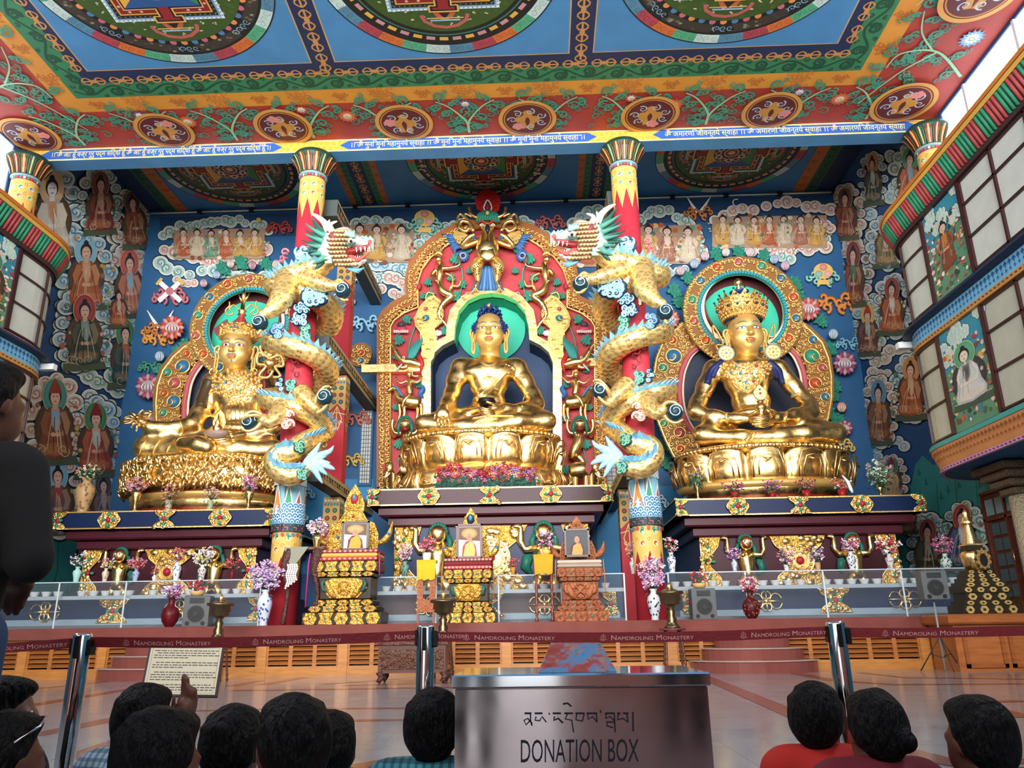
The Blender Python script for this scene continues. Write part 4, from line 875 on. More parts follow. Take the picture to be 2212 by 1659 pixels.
# ================================================================ ALTARS
def medal(mb, x, z, w, h, Y, kind=0, gem='#A82838'):
 """gold relief fitting on an altar face at depth Y; kind 0 lobed oval, 1 hourglass, 2/3 half against an edge"""
 def plate(pts, th, c=None): prism(mb, [(px, Y, pz) for px, pz in pts], (0, -th, 0), '#FFFFFF', Q_)
 if kind == 0: P = [(x+w/2*cos(a)*(1+.07*cos(6*a)), z+h/2*sin(a)*(1+.05*cos(6*a))) for a in [2*pi*i/36 for i in range(36)]]
 elif kind == 1:
  P = [(x-w/2, z+h/2), (x+w/2, z+h/2), (x+w*.40, z+h*.3), (x+w*.2, z+h*.12), (x+w*.14, z), (x+w*.2, z-h*.12), (x+w*.40, z-h*.3), (x+w/2, z-h/2), (x-w/2, z-h/2), (x-w*.40, z-h*.3), (x-w*.2, z-h*.12), (x-w*.14, z), (x-w*.2, z+h*.12), (x-w*.40, z+h*.3)]
 else:
  s = 1 if kind == 2 else -1; P = [(x, z+h/2), (x+s*w, z+h/2), (x+s*w*.85, z+h*.3), (x+s*w*.45, z+h*.12), (x+s*w*.35, z), (x+s*w*.45, z-h*.12), (x+s*w*.85, z-h*.3), (x+s*w, z-h/2), (x, z-h/2)]
 plate(P, .05)
 P3 = [np.array((px, Y-.05, pz)) for px, pz in P]; tube(mb, P3, .022, '#FFFFFF', G_, 5, closed=True)
 rnd = random.Random(int(x*10)); n = 26 if kind != 0 else 20
 cx = x if kind in (0, 1) else x+(w*.35 if kind == 2 else -w*.35)
 for i in range(n):
  for _ in range(20):
   u, v = rnd.uniform(-.46, .46)*w, rnd.uniform(-.46, .46)*h
   ok = (u/w)**2+(v/h)**2 < .19 if kind == 0 else abs(u) < w*(.10+.75*abs(v)/h)
   if kind in (2, 3): u = abs(u)*1.0; ok = u < w*(.28+1.2*abs(v)/h)
   if ok: break
  px = x+(u if kind < 2 else (u if kind == 2 else -u)); sph(mb, (px, Y-.06, z+v), (w*.07+.02, .05, h*.055+.02), '#FFFFFF', G_, 7, 4)
  tube(mb, [(a, Y-.08, b) for a, b in spiral2(px, z+v, .05+w*.05, 1.2, i, 1 if i % 2 else -1, 8)], .012, '#FFFFFF', G_, 4)
 if gem:
  sph(mb, (cx, Y-.09, z), (.085, .06, .085), gem, L_, 10, 6)
  for a in range(4): sph(mb, (cx+cos(a*pi/2)*w*.23*(.6 if kind == 1 else 1), Y-.08, z+sin(a*pi/2)*h*.3), (.05 if a % 2 else .075, .05, .075 if a % 2 else .05), '#2F8F70', L_, 8, 5)
def snow_lion(t, x, z, s, Y, flip=1):
 """gold relief lion with raised arms holding up the altar"""
 mb = MB(); g = lambda a, b, d=.12: (x+flip*a*s, Y-d, z+b*s)
 tube(mb, [g(0, .15), g(.02, -.1), g(.0, -.45, .16), g(.02, -.62)], [.15*s, .21*s, .16*s, .18*s], '#FFFFFF', G_, 10)
 for d in (-1, 1):
  tube(mb, [g(d*.15, .05), g(d*.42, .02), g(d*.52, .18), g(d*.50, .48), g(d*.56, .52)], [.10*s, .08*s, .075*s, .06*s, .08*s], '#FFFFFF', G_, 8); sph(mb, g(d*.58, .52), (.11*s, .06, .05*s), '#FFFFFF', G_)
  tube(mb, [g(d*.1, -.6), g(d*.22, -.78), g(d*.1, -.95), g(d*.14, -1.12), g(d*.26, -1.14)], [.15*s, .12*s, .07*s, .055*s, .06*s], '#FFFFFF', G_, 8)
  sph(mb, g(d*.12, .02, .26), .07*s, '#FFFFFF', G_)
  for k in range(3): sph(mb, g(d*(.47+.05*k), .10+.07*k), (.04*s, .05, .05*s), '#1F6A5A', L_, 6, 4)
 sph(mb, g(0, .36, .24), (.19*s, .19*s, .21*s), '#FFFFFF', G_, 12, 8); lion = mb.build('snow_lion', t)
 h = MB(); L = h
 for i in range(11):
  a = pi*(-.1+1.2*i/10); sph(L, g(.18*cos(a), .42+.17*sin(a), .16), (.05*s, .07*s, .06*s), '#1F6A5A', L_, 6, 5)
 for d in (-1, 1):
  tube(L, [g(d*.2, .35), g(d*.26, .2), g(d*.24, 0), g(d*.18, -.12)], [.06*s, .07*s, .05*s, .015*s], '#1F6A5A', L_, 6)
  sph(L, g(d*.08, .40, .41+.0*s), (.05*s, .03, .035*s), '#EEF4F4', L_, 8, 5); sph(L, g(d*.08, .40, .445), (.02*s, .012, .02*s), '#101010', L_, 6, 4); tube(L, [g(d*.03, .46, .42), g(d*.13, .48, .40)], .014*s, '#A83020', L_, 5)
 sph(L, g(0, .33, .44), (.05*s, .04*s, .03*s), '#C97A40', L_, 8, 5); tube(L, [g(-.1, .28, .40), g(0, .24, .42), g(.1, .28, .40)], .022*s, '#8F2028', L_, 6)
 tube(L, [g(-.3, -.5), g(-.42, -.35), g(-.36, -.15), g(-.3, -.08)], [.05*s, .11*s, .12*s, .02*s], '#1F6A5A', L_, 8)
 L.build('mane_and_face', lion)
def altar(x0, x1, zt, Yf, slab, die, nm, meds, edge='#D8A850'):
 """zt top of slab. slab / die colours"""
 t = thing('statue_altar', nm, 'altar', ((x0+x1)/2, Yf, PT)); gap = .9*(1 if x1-x0 < 7.3 else .95); zb = zt-gap*.62
 mb = MB(); box(mb, x0, x1, Yf, YB-.28, zb, zt, slab, L_); box(mb, x0-.03, x1+.03, Yf-.03, YB-.28, zt-.04, zt, edge, R_); box(mb, x0-.03, x1+.03, Yf-.03, YB-.28, zb, zb+.04, edge, R_); mb.build('altar_slab', t)
 mb = MB()
 for i in range(2): a = .28+.28*i; bbox(mb, x0+a, x1-a, Yf+a*.8, YB-.28, zb-.30*(i+1), zb-.30*i-.002, .05, '#4A1A26', L_)
 mb.build('stepped_moulding', t)
 zd = zb-.6; mb = MB(); box(mb, x0+.75, x1-.75, Yf+.65, YB-.28, PT, zd, die, L_); box(mb, x0+.55, x1-.55, Yf+.45, YB-.28, 1.9, 2.2, '#4A1A26', L_); box(mb, x0+.35, x1-.35, Yf+.1, YB-.28, PT, 1.95, '#4A1A26', L_); mb.build('altar_body', t)
 n = meds; zc = (zt+zb)/2; h = zt-zb-.02
 for i in range(n):
  x = x0+(x1-x0)*(i+1)/(n+1); mb = MB(); medal(mb, x, zc, h*1.25 if i % 2 == 0 else h*1.35, h*1.05 if i % 2 == 0 else h, Yf-.02, 0 if i % 2 == 0 else 1); mb.build('gold_medallion', t)
 for s, x in ((1, x0), (-1, x1)): mb = MB(); medal(mb, x, zc, h*.75, h, Yf-.02, 2 if s > 0 else 3); mb.build('gold_medallion', t)
 Yd = Yf+.63; hz = zd-2.2; zm = (zd+2.2)/2; w = x1-x0-1.5;
 for s, x in ((1, x0+.77), (-1, x1-.77)): mb = MB(); medal(mb, x, zm, hz*.42, hz, Yd, 2 if s > 0 else 3); mb.build('gold_medallion', t)
 mb = MB(); medal(mb, (x0+x1)/2, zm, hz*1.15, hz, Yd, 1, None); lathe(mb, [(hz*.3, 0)], (0, 0, 0), 3) if 0 else None
 cx = (x0+x1)/2; P = ell(cx, zm, hz*.30, hz*.30, 28); prism(mb, [(a, Yd-.05, b) for a, b in P], (0, -.05, 0), '#FFFFFF', R_)
 for rr in (.28, .18): tube(mb, [(a, Yd-.11, b) for a, b in ell(cx, zm, hz*rr, hz*rr, 28)], .03, '#FFFFFF', G_, 6, closed=True)
 for i in range(16): a = 2*pi*i/16; sph(mb, (cx+cos(a)*hz*.23, Yd-.1, zm+sin(a)*hz*.23), (.05, .04, .05), '#FFFFFF', G_, 6, 4)
 sph(mb, (cx, Yd-.12, zm), (.13, .08, .13), '#A82838', L_, 12, 7); mb.build('gold_medallion', t)
 for d in (-1, 1): snow_lion(t, (x0+x1)/2+d*w*.27, zm+hz*.10, hz*.72, Yd, d)
 return t
YA = 24.5
aL = altar(-15.42, -8.3, 4.80, YA, '#14254A', '#3F1622', 'altar with dark blue slab under the left statue with the trident', 3)
aC = altar(-5.4, 2.28, 5.33, YA, '#3A1420', '#12204A', 'altar with maroon slab under the central blue-haired statue', 3)
aR = altar(4.22, 11.8, 4.84, YA, '#14254A', '#3F1622', 'altar with dark blue slab under the right crowned statue', 3)
# lower blue offering front with gold fittings, running under the glass cases
def vajra3(mb, x, z, s, Y):
 sph(mb, (x, Y, z), (s*.18, .08, s*.18), '#FFFFFF', G_)
 for a in range(4):
  ca, sa = cos(a*pi/2), sin(a*pi/2); f = 1.0 if a % 2 == 0 else .62
  Q = lambda u, v: (x+(u*ca-v*sa)*s*f, Y-.03, z+(u*sa+v*ca)*s*f)
  tube(mb, [Q(.1, 0), Q(.5, 0), Q(1, 0)], [.07*s, .05*s, .01], '#FFFFFF', G_, 6)
  for d in (-1, 1): tube(mb, [Q(*q) for q in spline([(.2, d*.08), (.42, d*.42), (.75, d*.4), (.95, d*.12)], 4)], .045*s, '#FFFFFF', G_, 6)
for (x0, x1, nm, c) in ((-16.9, -8.0, 'left', '#12204A'), (-5.3, 2.2, 'middle', '#3F1622'), (3.9, 12.6, 'right', '#12204A')):
 t = thing('offering_counter', 'low %s counter with gold fittings behind the glass bowl cases, %s section' % ('maroon' if nm == 'middle' else 'dark blue', nm), 'counter', ((x0+x1)/2, 23.6, PT)); mb = MB(); box(mb, x0, x1, 23.2, 24.1, PT, PT+.28, '#8FA6B4', L_); box(mb, x0+.05, x1-.05, 23.25, 24.1, PT+.28, 2.06, c, L_); mb.build('counter_body', t)
 n = 5
 for i in range(n):
  x = x0+.5+(x1-x0-1.0)*i/(n-1); mb = MB()
  if i in (0, n-1): medal(mb, x0+.1 if i == 0 else x1-.1, 1.7, .4, .62, 23.23, 2 if i == 0 else 3)
  elif i == 2: medal(mb, x, 1.7, .9, .64, 23.23, 1)
  else: vajra3(mb, x, 1.7, .46, 23.15)
  mb.build('gold_fitting', t)
# ================================================================ SMOOTH SOLIDS (union of tapered limbs -> one continuous skin)
def sdf_mesh(prims, vox, k=0.1):
 """prims: ('c',a,b,ra,rb,flat?) tapered limb, ('e',c,(rx,ry,rz),rotmatrix?) ellipsoid; optional trailing dict {'k':..,'sub':1}"""
 B = []
 for p in prims:
  if p[0] == 'c': a, b = np.array(p[1], float), np.array(p[2], float); r = max(p[3], p[4]); B.append((np.minimum(a, b)-r, np.maximum(a, b)+r))
  else: c = np.array(p[1], float); r = max(p[2]); B.append((c-r, c+r))
 lo = np.min([b[0] for b in B], 0)-3*vox-k; hi = np.max([b[1] for b in B], 0)+3*vox+k
 n = np.ceil((hi-lo)/vox).astype(int)+1; G = np.full(n, 9.0, np.float32)
 for p, (bl, bh) in zip(prims, B):
  op = p[-1] if isinstance(p[-1], dict) else {}; kk = op.get('k', k)
  i0 = np.maximum(((bl-lo-kk-2*vox)/vox).astype(int), 0); i1 = np.minimum(((bh-lo+kk+2*vox)/vox).astype(int)+2, n)
  X, Y, Z = [lo[j]+vox*np.arange(i0[j], i1[j]) for j in range(3)]
  x = X[:, None, None]; y = Y[None, :, None]; z = Z[None, None, :]
  if p[0] == 'c':
   a, b = np.array(p[1], float), np.array(p[2], float); d = b-a; L2 = max(d@d, 1e-9)
   t = np.clip(((x-a[0])*d[0]+(y-a[1])*d[1]+(z-a[2])*d[2])/L2, 0, 1)
   D_ = np.sqrt((x-a[0]-t*d[0])**2+(y-a[1]-t*d[1])**2+(z-a[2]-t*d[2])**2)-(p[3]+(p[4]-p[3])*t)
  else:
   c = p[1]; r = p[2]; dx, dy, dz = x-c[0], y-c[1], z-c[2]
   if len(p) > 3 and p[3] is not None and not isinstance(p[3], dict):
    M = p[3]; dx, dy, dz = M[0][0]*dx+M[0][1]*dy+M[0][2]*dz, M[1][0]*dx+M[1][1]*dy+M[1][2]*dz, M[2][0]*dx+M[2][1]*dy+M[2][2]*dz
   q = np.sqrt((dx/r[0])**2+(dy/r[1])**2+(dz/r[2])**2); q2 = np.sqrt((dx/r[0]**2)**2+(dy/r[1]**2)**2+(dz/r[2]**2)**2)
   D_ = q*(q-1)/np.maximum(q2, 1e-6)
  S_l = (slice(i0[0], i1[0]), slice(i0[1], i1[1]), slice(i0[2], i1[2])); g = G[S_l]
  if op.get('sub'): h = np.maximum(kk-np.abs(g+D_), 0)/kk; G[S_l] = np.maximum(g, -D_)+h*h*kk/4
  else: h = np.maximum(kk-np.abs(g-D_), 0)/kk; G[S_l] = np.minimum(g, D_)-h*h*kk/4
 # surface nets
 I = G < 0; c = np.zeros(np.array(G.shape)-1, np.int8)
 for dx in (0, 1):
  for dy in (0, 1):
   for dz in (0, 1): c += I[dx:dx+c.shape[0], dy:dy+c.shape[1], dz:dz+c.shape[2]]
 act = (c > 0) & (c < 8); idx = np.argwhere(act); vid = np.full(act.shape, -1, np.int64); vid[act] = np.arange(len(idx))
 acc = np.zeros((len(idx), 3)); cnt = np.zeros(len(idx))
 cor = [(a, b, d) for a in (0, 1) for b in (0, 1) for d in (0, 1)]
 for a in cor:
  for ax in range(3):
   if a[ax]: continue
   b = list(a); b[ax] = 1; ga = G[idx[:, 0]+a[0], idx[:, 1]+a[1], idx[:, 2]+a[2]]; gb = G[idx[:, 0]+b[0], idx[:, 1]+b[1], idx[:, 2]+b[2]]
   m = (ga < 0) != (gb < 0); t = np.where(m, ga/np.where(m, ga-gb, 1), 0); P = np.tile(np.array(a, float), (len(idx), 1)); P[:, ax] += t
   acc[m] += P[m]; cnt[m] += 1
 V = lo+(idx+acc/cnt[:, None])*vox; F = []
 for ax in range(3):
  o = [(1, 2), (2, 0), (0, 1)][ax]; s0 = [slice(None)]*3; s1 = [slice(None)]*3; s0[ax] = slice(0, -1); s1[ax] = slice(1, None)
  ch = I[tuple(s0)] != I[tuple(s1)]; E = np.argwhere(ch)
  E = E[(E[:, o[0]] > 0) & (E[:, o[1]] > 0) & (E[:, o[0]] < vid.shape[o[0]]) & (E[:, o[1]] < vid.shape[o[1]])]
  e = [E.copy() for _ in range(4)]; e[1][:, o[0]] -= 1; e[2][:, o[0]] -= 1; e[2][:, o[1]] -= 1; e[3][:, o[1]] -= 1
  q = np.stack([vid[v[:, 0], v[:, 1], v[:, 2]] for v in e], 1); inside = I[E[:, 0], E[:, 1], E[:, 2]]
  q[~inside] = q[~inside][:, ::-1]; q = q[(q >= 0).all(1)]; F += q.tolist()
 return V, F
def relax(V, F, it=2):
 """light smoothing of a skin"""
 V = np.array(V); F4 = np.array(F)
 for _ in range(it):
  A = np.zeros_like(V); N = np.zeros(len(V))
  for a, b in ((0, 1), (1, 2), (2, 3), (3, 0)):
   np.add.at(A, F4[:, a], V[F4[:, b]]); np.add.at(A, F4[:, b], V[F4[:, a]]); np.add.at(N, F4[:, a], 1); np.add.at(N, F4[:, b], 1)
  V = V*.4+.6*A/N[:, None]
 return V
def solid(mb, prims, vox, k=.1, col='#FFFFFF', m=0, it=2):
 V, F = sdf_mesh(prims, vox, k); V = relax(V, F, it); b0 = mb.n
 base = len(mb.f); mb.add(V, F, col, m, True); return BVHTree.FromPolygons([tuple(map(float, v)) for v in V], F), V, F
# limb lists given as pixels + depth: L((x,y,Y,r_px), ...)
def Lp(*q):
 out = []
 for a, b in zip(q[:-1], q[1:]):
  A, Bv = atY(*a[:3]), atY(*b[:3]); out.append(('c', A, Bv, a[3]*pxm(A), b[3]*pxm(Bv)))
 return out
def Ep(x, y, Y, rx, ry, rd, rot=0, **o):
 A = atY(x, y, Y); s = pxm(A); c, n = cos(radians(rot)), sin(radians(rot)); M = [[c, 0, -n], [0, 1, 0], [n, 0, c]]
 return ('e', A, (rx*s, rd, ry*s), M, o) if o else ('e', A, (rx*s, rd, ry*s), M)
def mark(mb, bvh, poly, org, ax, col, m=0, off=.008, grow=None):
 """paint a 2D outline (local x,z units) onto a skin by dropping it along direction ax['d']"""
 V = []
 pts = list(poly); cx = sum(p[0] for p in pts)/len(pts); cz = sum(p[1] for p in pts)/len(pts)
 al = [(cx, cz)]+[((p[0]+cx)/2, (p[1]+cz)/2) for p in pts]+pts; k = len(pts)
 for p in al:
  q = org+ax['x']*p[0]+ax['z']*p[1]-ax['d']*5; h = bvh.ray_cast(Vector(q), Vector(ax['d']))
  if h[0] is None: return
  V.append(np.array(h[0])-ax['d']*off)
 mb.add(V, [(0, 1+i, 1+(i+1) % k) for i in range(k)]+[(1+i, 1+k+i, 1+k+(i+1) % k, 1+(i+1) % k) for i in range(k)], col, m, True)
def mline(mb, bvh, pts, w, org, ax, col, m=0, off=.012, r=None):
 P = [np.array(p, float) for p in spline([(*p, 0) for p in pts], 5)]; V = []; n = len(P)
 for i, p in enumerate(P):
  d = P[min(i+1, n-1)]-P[max(i-1, 0)]; d = d/(np.linalg.norm(d)+1e-9); nn = np.array([-d[1], d[0], 0])*w/2*(1 if isinstance(r, int) else max(.25, sin(pi*(i+.5)/n)))
  for s in (1, -1):
   q = p+nn*s; o = org+ax['x']*q[0]+ax['z']*q[1]-ax['d']*5; h = bvh.ray_cast(Vector(o), Vector(ax['d']))
   if h[0] is None: return
   V.append(np.array(h[0])-ax['d']*off)
 mb.add(V, [(2*i, 2*i+1, 2*i+3, 2*i+2) for i in range(n-1)], col, m, True)
def shead(t, x, y, Y, wpx, kind, turn=0.0, hs=1.32):
 """statue head. (x,y) = middle of the face, wpx = half width of the face in pixels"""
 O = atY(x, y, Y); s = wpx*pxm(O); ct, st = cos(turn), sin(turn)
 X_ = np.array([ct, -st, 0.0]); Dv = np.array([st, ct, 0.0]); Z_ = np.array([0, -.0, 1.0])
 Q = lambda a, b, d: O+(X_*a+Z_*b-Dv*d)*s
 M = [[ct, -st, 0], [st, ct, 0], [0, 0, 1]]
 e = lambda a, b, d, ra, rb, rd, **o: ('e', Q(a, b, d), (ra*s, rd*s, rb*s), M, o) if o else ('e', Q(a, b, d), (ra*s, rd*s, rb*s), M)
 c = lambda p, q, r0, r1, **o: ('c', Q(*p), Q(*q), r0*s, r1*s, o)
 pr = [e(0, .25, -.35, 1.0, 1.25, 1.15), e(0, -.35, -.12, .86, .95, .85), e(0, -.92, .18, .42, .34, .40, k=.25*s),
  e(-.5, -.42, .28, .38, .42, .36, k=.3*s), e(.5, -.42, .28, .38, .42, .36, k=.3*s),
  c((0, .22, .72), (0, -.30, 1.0), .10, .145, k=.14*s), e(0, -.34, .98, .20, .11, .14, k=.08*s), e(-.16, -.35, .86, .09, .08, .1, k=.06*s), e(.16, -.35, .86, .09, .08, .1, k=.06*s),
  c((-.68, .36, .42), (-.16, .34, .72), .10, .10, k=.2*s), c((.68, .36, .42), (.16, .34, .72), .10, .10, k=.2*s),
  e(-.42, .10, .52, .24, .13, .14, k=.1*s), e(.42, .10, .52, .24, .13, .14, k=.1*s),
  e(-.0, -.63, .80, .30, .075, .12, k=.07*s), e(0, -.74, .76, .22, .085, .12, k=.07*s), e(0, .6, .35, .5, .4, .42, k=.3*s)]
 pr += [('c', Q(0, -.8, -.45), Q(0, -1.95, -.7), .62*s, .72*s, {'k': .25*s}), ('c', Q(0, -1.9, -.7), Q(0, -2.3, -.7), .74*s, .95*s, {'k': .2*s})]
 mb = MB(); bvh, V, F = solid(mb, pr, .052*s, .12*s, m=T_, it=2); hdo = mb.build('head', t)
 for d in (-1, 1):
  mb = MB(); E_ = [Q(d*1.02, .35, -.35), Q(d*1.24, .30, -.3), Q(d*1.30, .05, -.3), Q(d*1.2, -.25, -.28), Q(d*1.16, -.6, -.25), Q(d*1.17, -1.15, -.2), Q(d*1.08, -1.35, -.2), Q(d*1.0, -1.1, -.2), Q(d*1.0, -.5, -.28), Q(d*.98, -.1, -.32)]
  if kind == 'left': E_ = [p+X_*d*.12*s for p in E_]
  tube(mb, spline(E_, 4, closed=True), .075*s, '#FFFFFF', T_, 8, closed=True)
  tube(mb, spline([Q(d*1.06, .2, -.3), Q(d*1.14, 0, -.3), Q(d*1.08, -.4, -.27), Q(d*1.04, -.5, -.3)], 4), .17*s, '#FFFFFF', T_, 8, flat=.5)
  mb.build('ear', hdo)
 ax = {'x': X_*s, 'z': Z_*s, 'd': Dv}; mk = MB()
 wide = kind == 'left'; eh = .13 if wide else (.065 if kind == 'mid' else .075)
 for d in (-1, 1):
  ex, ez = d*.43, .10
  al = [(ex+.27*cos(a), ez+eh*(sin(a) if sin(a) > 0 else .7*sin(a))*(1-.3*abs(cos(a)))) for a in [2*pi*i/16 for i in range(16)]]
  mark(mk, bvh, al, O, ax, '#EEF2F4', L_, .008*s); ir = min(eh*.98, .105)
  mark(mk, bvh, [(ex+ir*cos(a), ez+.01+ir*.92*sin(a)) for a in [2*pi*i/12 for i in range(12)]], O, ax, {'mid': '#8A5A40', 'left': '#8A4A44', 'right': '#5F9AB0'}[kind], L_, .014*s)
  mark(mk, bvh, [(ex+ir*.45*cos(a), ez+.01+ir*.45*sin(a)) for a in [2*pi*i/10 for i in range(10)]], O, ax, '#101214', L_, .019*s)
  mline(mk, bvh, [(ex-.28*1, ez-.01), (ex-.12, ez+eh), (ex+.12, ez+eh), (ex+.28, ez-.01)], .035, O, ax, '#24406A', L_, .022*s, 1)
  mline(mk, bvh, [(ex-.24, ez-.03), (ex, ez-eh*.85), (ex+.24, ez-.03)], .02, O, ax, '#6A3A28', L_, .02*s, 1)
  br = [(d*.08, .30), (d*.2, .42), (d*.42, .48), (d*.62, .44), (d*.74, .33)]
  if wide: br = [(d*.14, .26), (d*.2, .42), (d*.42, .52), (d*.66, .5), (d*.78, .42)]
  mline(mk, bvh, br, .055, O, ax, '#3A5A80', L_, .012*s)
 mark(mk, bvh, [(.05*cos(a), .36+.05*sin(a)) for a in [2*pi*i/10 for i in range(10)]], O, ax, '#C9CCD0', L_, .02*s)
 mark(mk, bvh, [(-.30, -.655), (-.16, -.60), (-.05, -.575), (0, -.60), (.05, -.575), (.16, -.60), (.30, -.655), (.14, -.675), (0, -.68), (-.14, -.675)], O, ax, '#A8484A', L_, .01*s)
 mark(mk, bvh, [(-.27, -.665), (-.13, -.69), (0, -.695), (.13, -.69), (.27, -.665), (.15, -.79), (0, -.83), (-.15, -.79)], O, ax, '#B85A58', L_, .01*s)
 if wide:
  for d in (-1, 1):
   mline(mk, bvh, [(d*.03, -.52), (d*.2, -.50), (d*.34, -.57), (d*.38, -.66)], .05, O, ax, '#5F7F98', L_, .014*s); swirlp = [(d*.2+.06*cos(a), -.5+.05*sin(a)) for a in [i*.7 for i in range(9)]]; mline(mk, bvh, swirlp, .025, O, ax, '#5F7F98', L_, .016*s, 1)
  mark(mk, bvh, [(.07*cos(a), -.97+.1*sin(a)) for a in [2*pi*i/8 for i in range(8)]], O, ax, '#5F7F98', L_, .014*s)
 mk.build('painted_face', hdo)
 return O, s, Q, bvh
def lotus(t, cx, cy, rx, ry, z0, z1, n, up, name='lotus_petals', beads=False, bulge=.16):
 mb = MB(); V = []; F = []; NA = n*14; NV = 14
 for j in range(NV+1):
  v = j/NV
  for i in range(NA):
   a = 2*pi*i/NA; u = (i/14) % 1; pe = sqrt(max(0, 1-(2*u-1)**2)); vv = v if up else 1-v
   tip = vv*(0.80+.20*pe) if vv > .5 else vv*.9
   prof = sin(pi*min(1, vv*1.02)**.8)*.5+(.35*vv)
   o = bulge*prof*(.55+.45*pe)+(.06*pe if vv > .6 else .03*pe)-(.05 if pe < .3 else 0)
   tipo = .10*max(0, vv-.8)/.2*pe
   r1, r2 = rx*(1-.06)+o*1.6+tipo, ry*(1-.06)+o*1.6+tipo
   z = z0+(z1-z0)*(tip if up else 1-tip); V.append((cx+r1*cos(a), cy+r2*sin(a), z))
 for j in range(NV):
  for i in range(NA): F.append((j*NA+i, j*NA+(i+1) % NA, (j+1)*NA+(i+1) % NA, (j+1)*NA+i))
 F += [tuple(range(NA-1, -1, -1)), tuple(NV*NA+i for i in range(NA))]
 mb.add(V, F, '#FFFFFF', G_, True)
 for i in range(n):
  a = 2*pi*(i+.5)/n; ex, ey = cos(a), sin(a); tx, ty = -sin(a)*rx, cos(a)*ry; L = sqrt(tx*tx+ty*ty); tx /= L; ty /= L; w = 2*pi*sqrt((rx*rx+ry*ry)/2)/n
  R1, R2 = rx+bulge*1.45, ry+bulge*1.45
  def q(u, v, o): zz = z0+(z1-z0)*(v if up else 1-v); return (cx+(R1+o)*ex+tx*u*w, cy+(R2+o)*ey+ty*u*w, zz)
  for (hw, b, tp) in ((.43, .15, .9), (.27, .22, .74)):
   tube(mb, [q(*p) for p in [(-hw, b, -.10), (-hw*1.02, b+(tp-b)*.5, .0), (-hw*.75, tp*.94, .04), (0, tp, .10), (hw*.75, tp*.94, .04), (hw*1.02, b+(tp-b)*.5, .0), (hw, b, -.10)]], .028, '#FFFFFF', G_, 5)
  tube(mb, [q(*p) for p in [(-.14, .66, .03), (0, .60, .12), (.14, .66, .03)]], [.02, .05, .02], '#FFFFFF', G_, 6)
 o = mb.build(name, t)
 if beads:
  mb = MB(); m = int(2*pi*sqrt((rx*rx+ry*ry)/2)/.17)
  lathe(mb, [(rx*1.0, -.02), (rx*1.05, .03), (rx*1.04, .14), (rx*.98, .2), (rx*.6, .24)], (cx, cy, z1), 60, '#FFFFFF', G_, sy=ry/rx)
  for i in range(m): a = 2*pi*i/m; sph(mb, (cx+cos(a)*rx*1.07, cy+sin(a)*ry*1.07, z1+.04), .078, '#FFFFFF', G_, 8, 6)
  mb.build('bead_rim', t)
 return o
# ================================================================ CENTRAL STATUE
YS = 27.0
z_a = atY(1043, 1046, 25.2)[2];
t = thing('lotus_pedestal', 'double gold lotus pedestal carrying the central blue-haired statue', 'pedestal', (-1.95, 27.0, 5.34))
lotus(t, -1.95, 26.75, 2.72, 1.5, 5.34, 6.24, 13, False, 'lower_petals', bulge=.22); lotus(t, -1.95, 26.75, 2.5, 1.4, 6.22, 7.33, 13, True, 'upper_petals', True, bulge=.2)
root = thing('seated_statue', 'central gold seated statue with blue curled hair holding a black bowl', 'statue', (-1.95, 27, 7.35))
Yk = 26.0
pr = []
pr += [Ep(1055, 806, 27.05, 52, 28, .62), Ep(1056, 833, 27.0, 42, 32, .60), Ep(1056, 872, 26.9, 37, 30, .66), Ep(1054, 896, 26.8, 50, 18, .8), Ep(1024, 806, 26.75, 24, 16, .35), Ep(1088, 806, 26.75, 24, 16, .35)]
pr += Lp((1000, 795, 27.1, 22), (1110, 795, 27.1, 22)) + Lp((1056, 778, 27.05, 20), (1056, 800, 27.0, 26))
pr += Lp((993, 795, 27.05, 20), (984, 822, 26.9, 18), (976, 852, 26.6, 16), (968, 870, 26.2, 15), (958, 886, 25.7, 13))
pr += Lp((1120, 796, 27.05, 20), (1134, 825, 26.95, 18), (1150, 855, 26.8, 17), (1158, 872, 26.65, 16), (1130, 884, 26.2, 12.5), (1095, 884, 25.8, 11), (1080, 882, 25.7, 10))
pr += Lp((1015, 905, 26.8, 26), (960, 913, 26.2, 25), (915, 914, 25.95, 19)) + Lp((1100, 902, 26.7, 27), (1150, 904, 26.2, 27), (1180, 908, 25.95, 21))
pr += Lp((915, 918, 25.9, 15), (1000, 922, 25.6, 15), (1080, 920, 25.5, 14), (1120, 914, 25.55, 12)) + Lp((1180, 912, 25.9, 17), (1120, 910, 25.6, 17), (1050, 905, 25.65, 13), (1010, 908, 25.7, 9))
mb = MB(); bv, V, F = solid(mb, pr, .062, .22, m=G_, it=3)
mb.build('body', root)
def fingers(mb, spec, mt=G_):
 for f in spec:
  P = [atY(*q[:3]) for q in f]; rs = [q[3]*pxm(P[i]) for i, q in enumerate(f)]
  tube(mb, spline([np.append(p, r) for p, r in zip(P, rs)], 3)[:] if 0 else P, rs, '#FFFFFF', mt, 8); sph(mb, P[-1], rs[-1], '#FFFFFF', mt, 8, 6)
mb = MB(); solid(mb, Lp((958, 884, 25.6, 13), (957, 893, 25.45, 13.5)) + Lp((952, 893, 25.4, 8), (948, 900, 25.35, 7)) + Lp((962, 893, 25.4, 8), (966, 900, 25.35, 7)), .045, .15, m=G_)
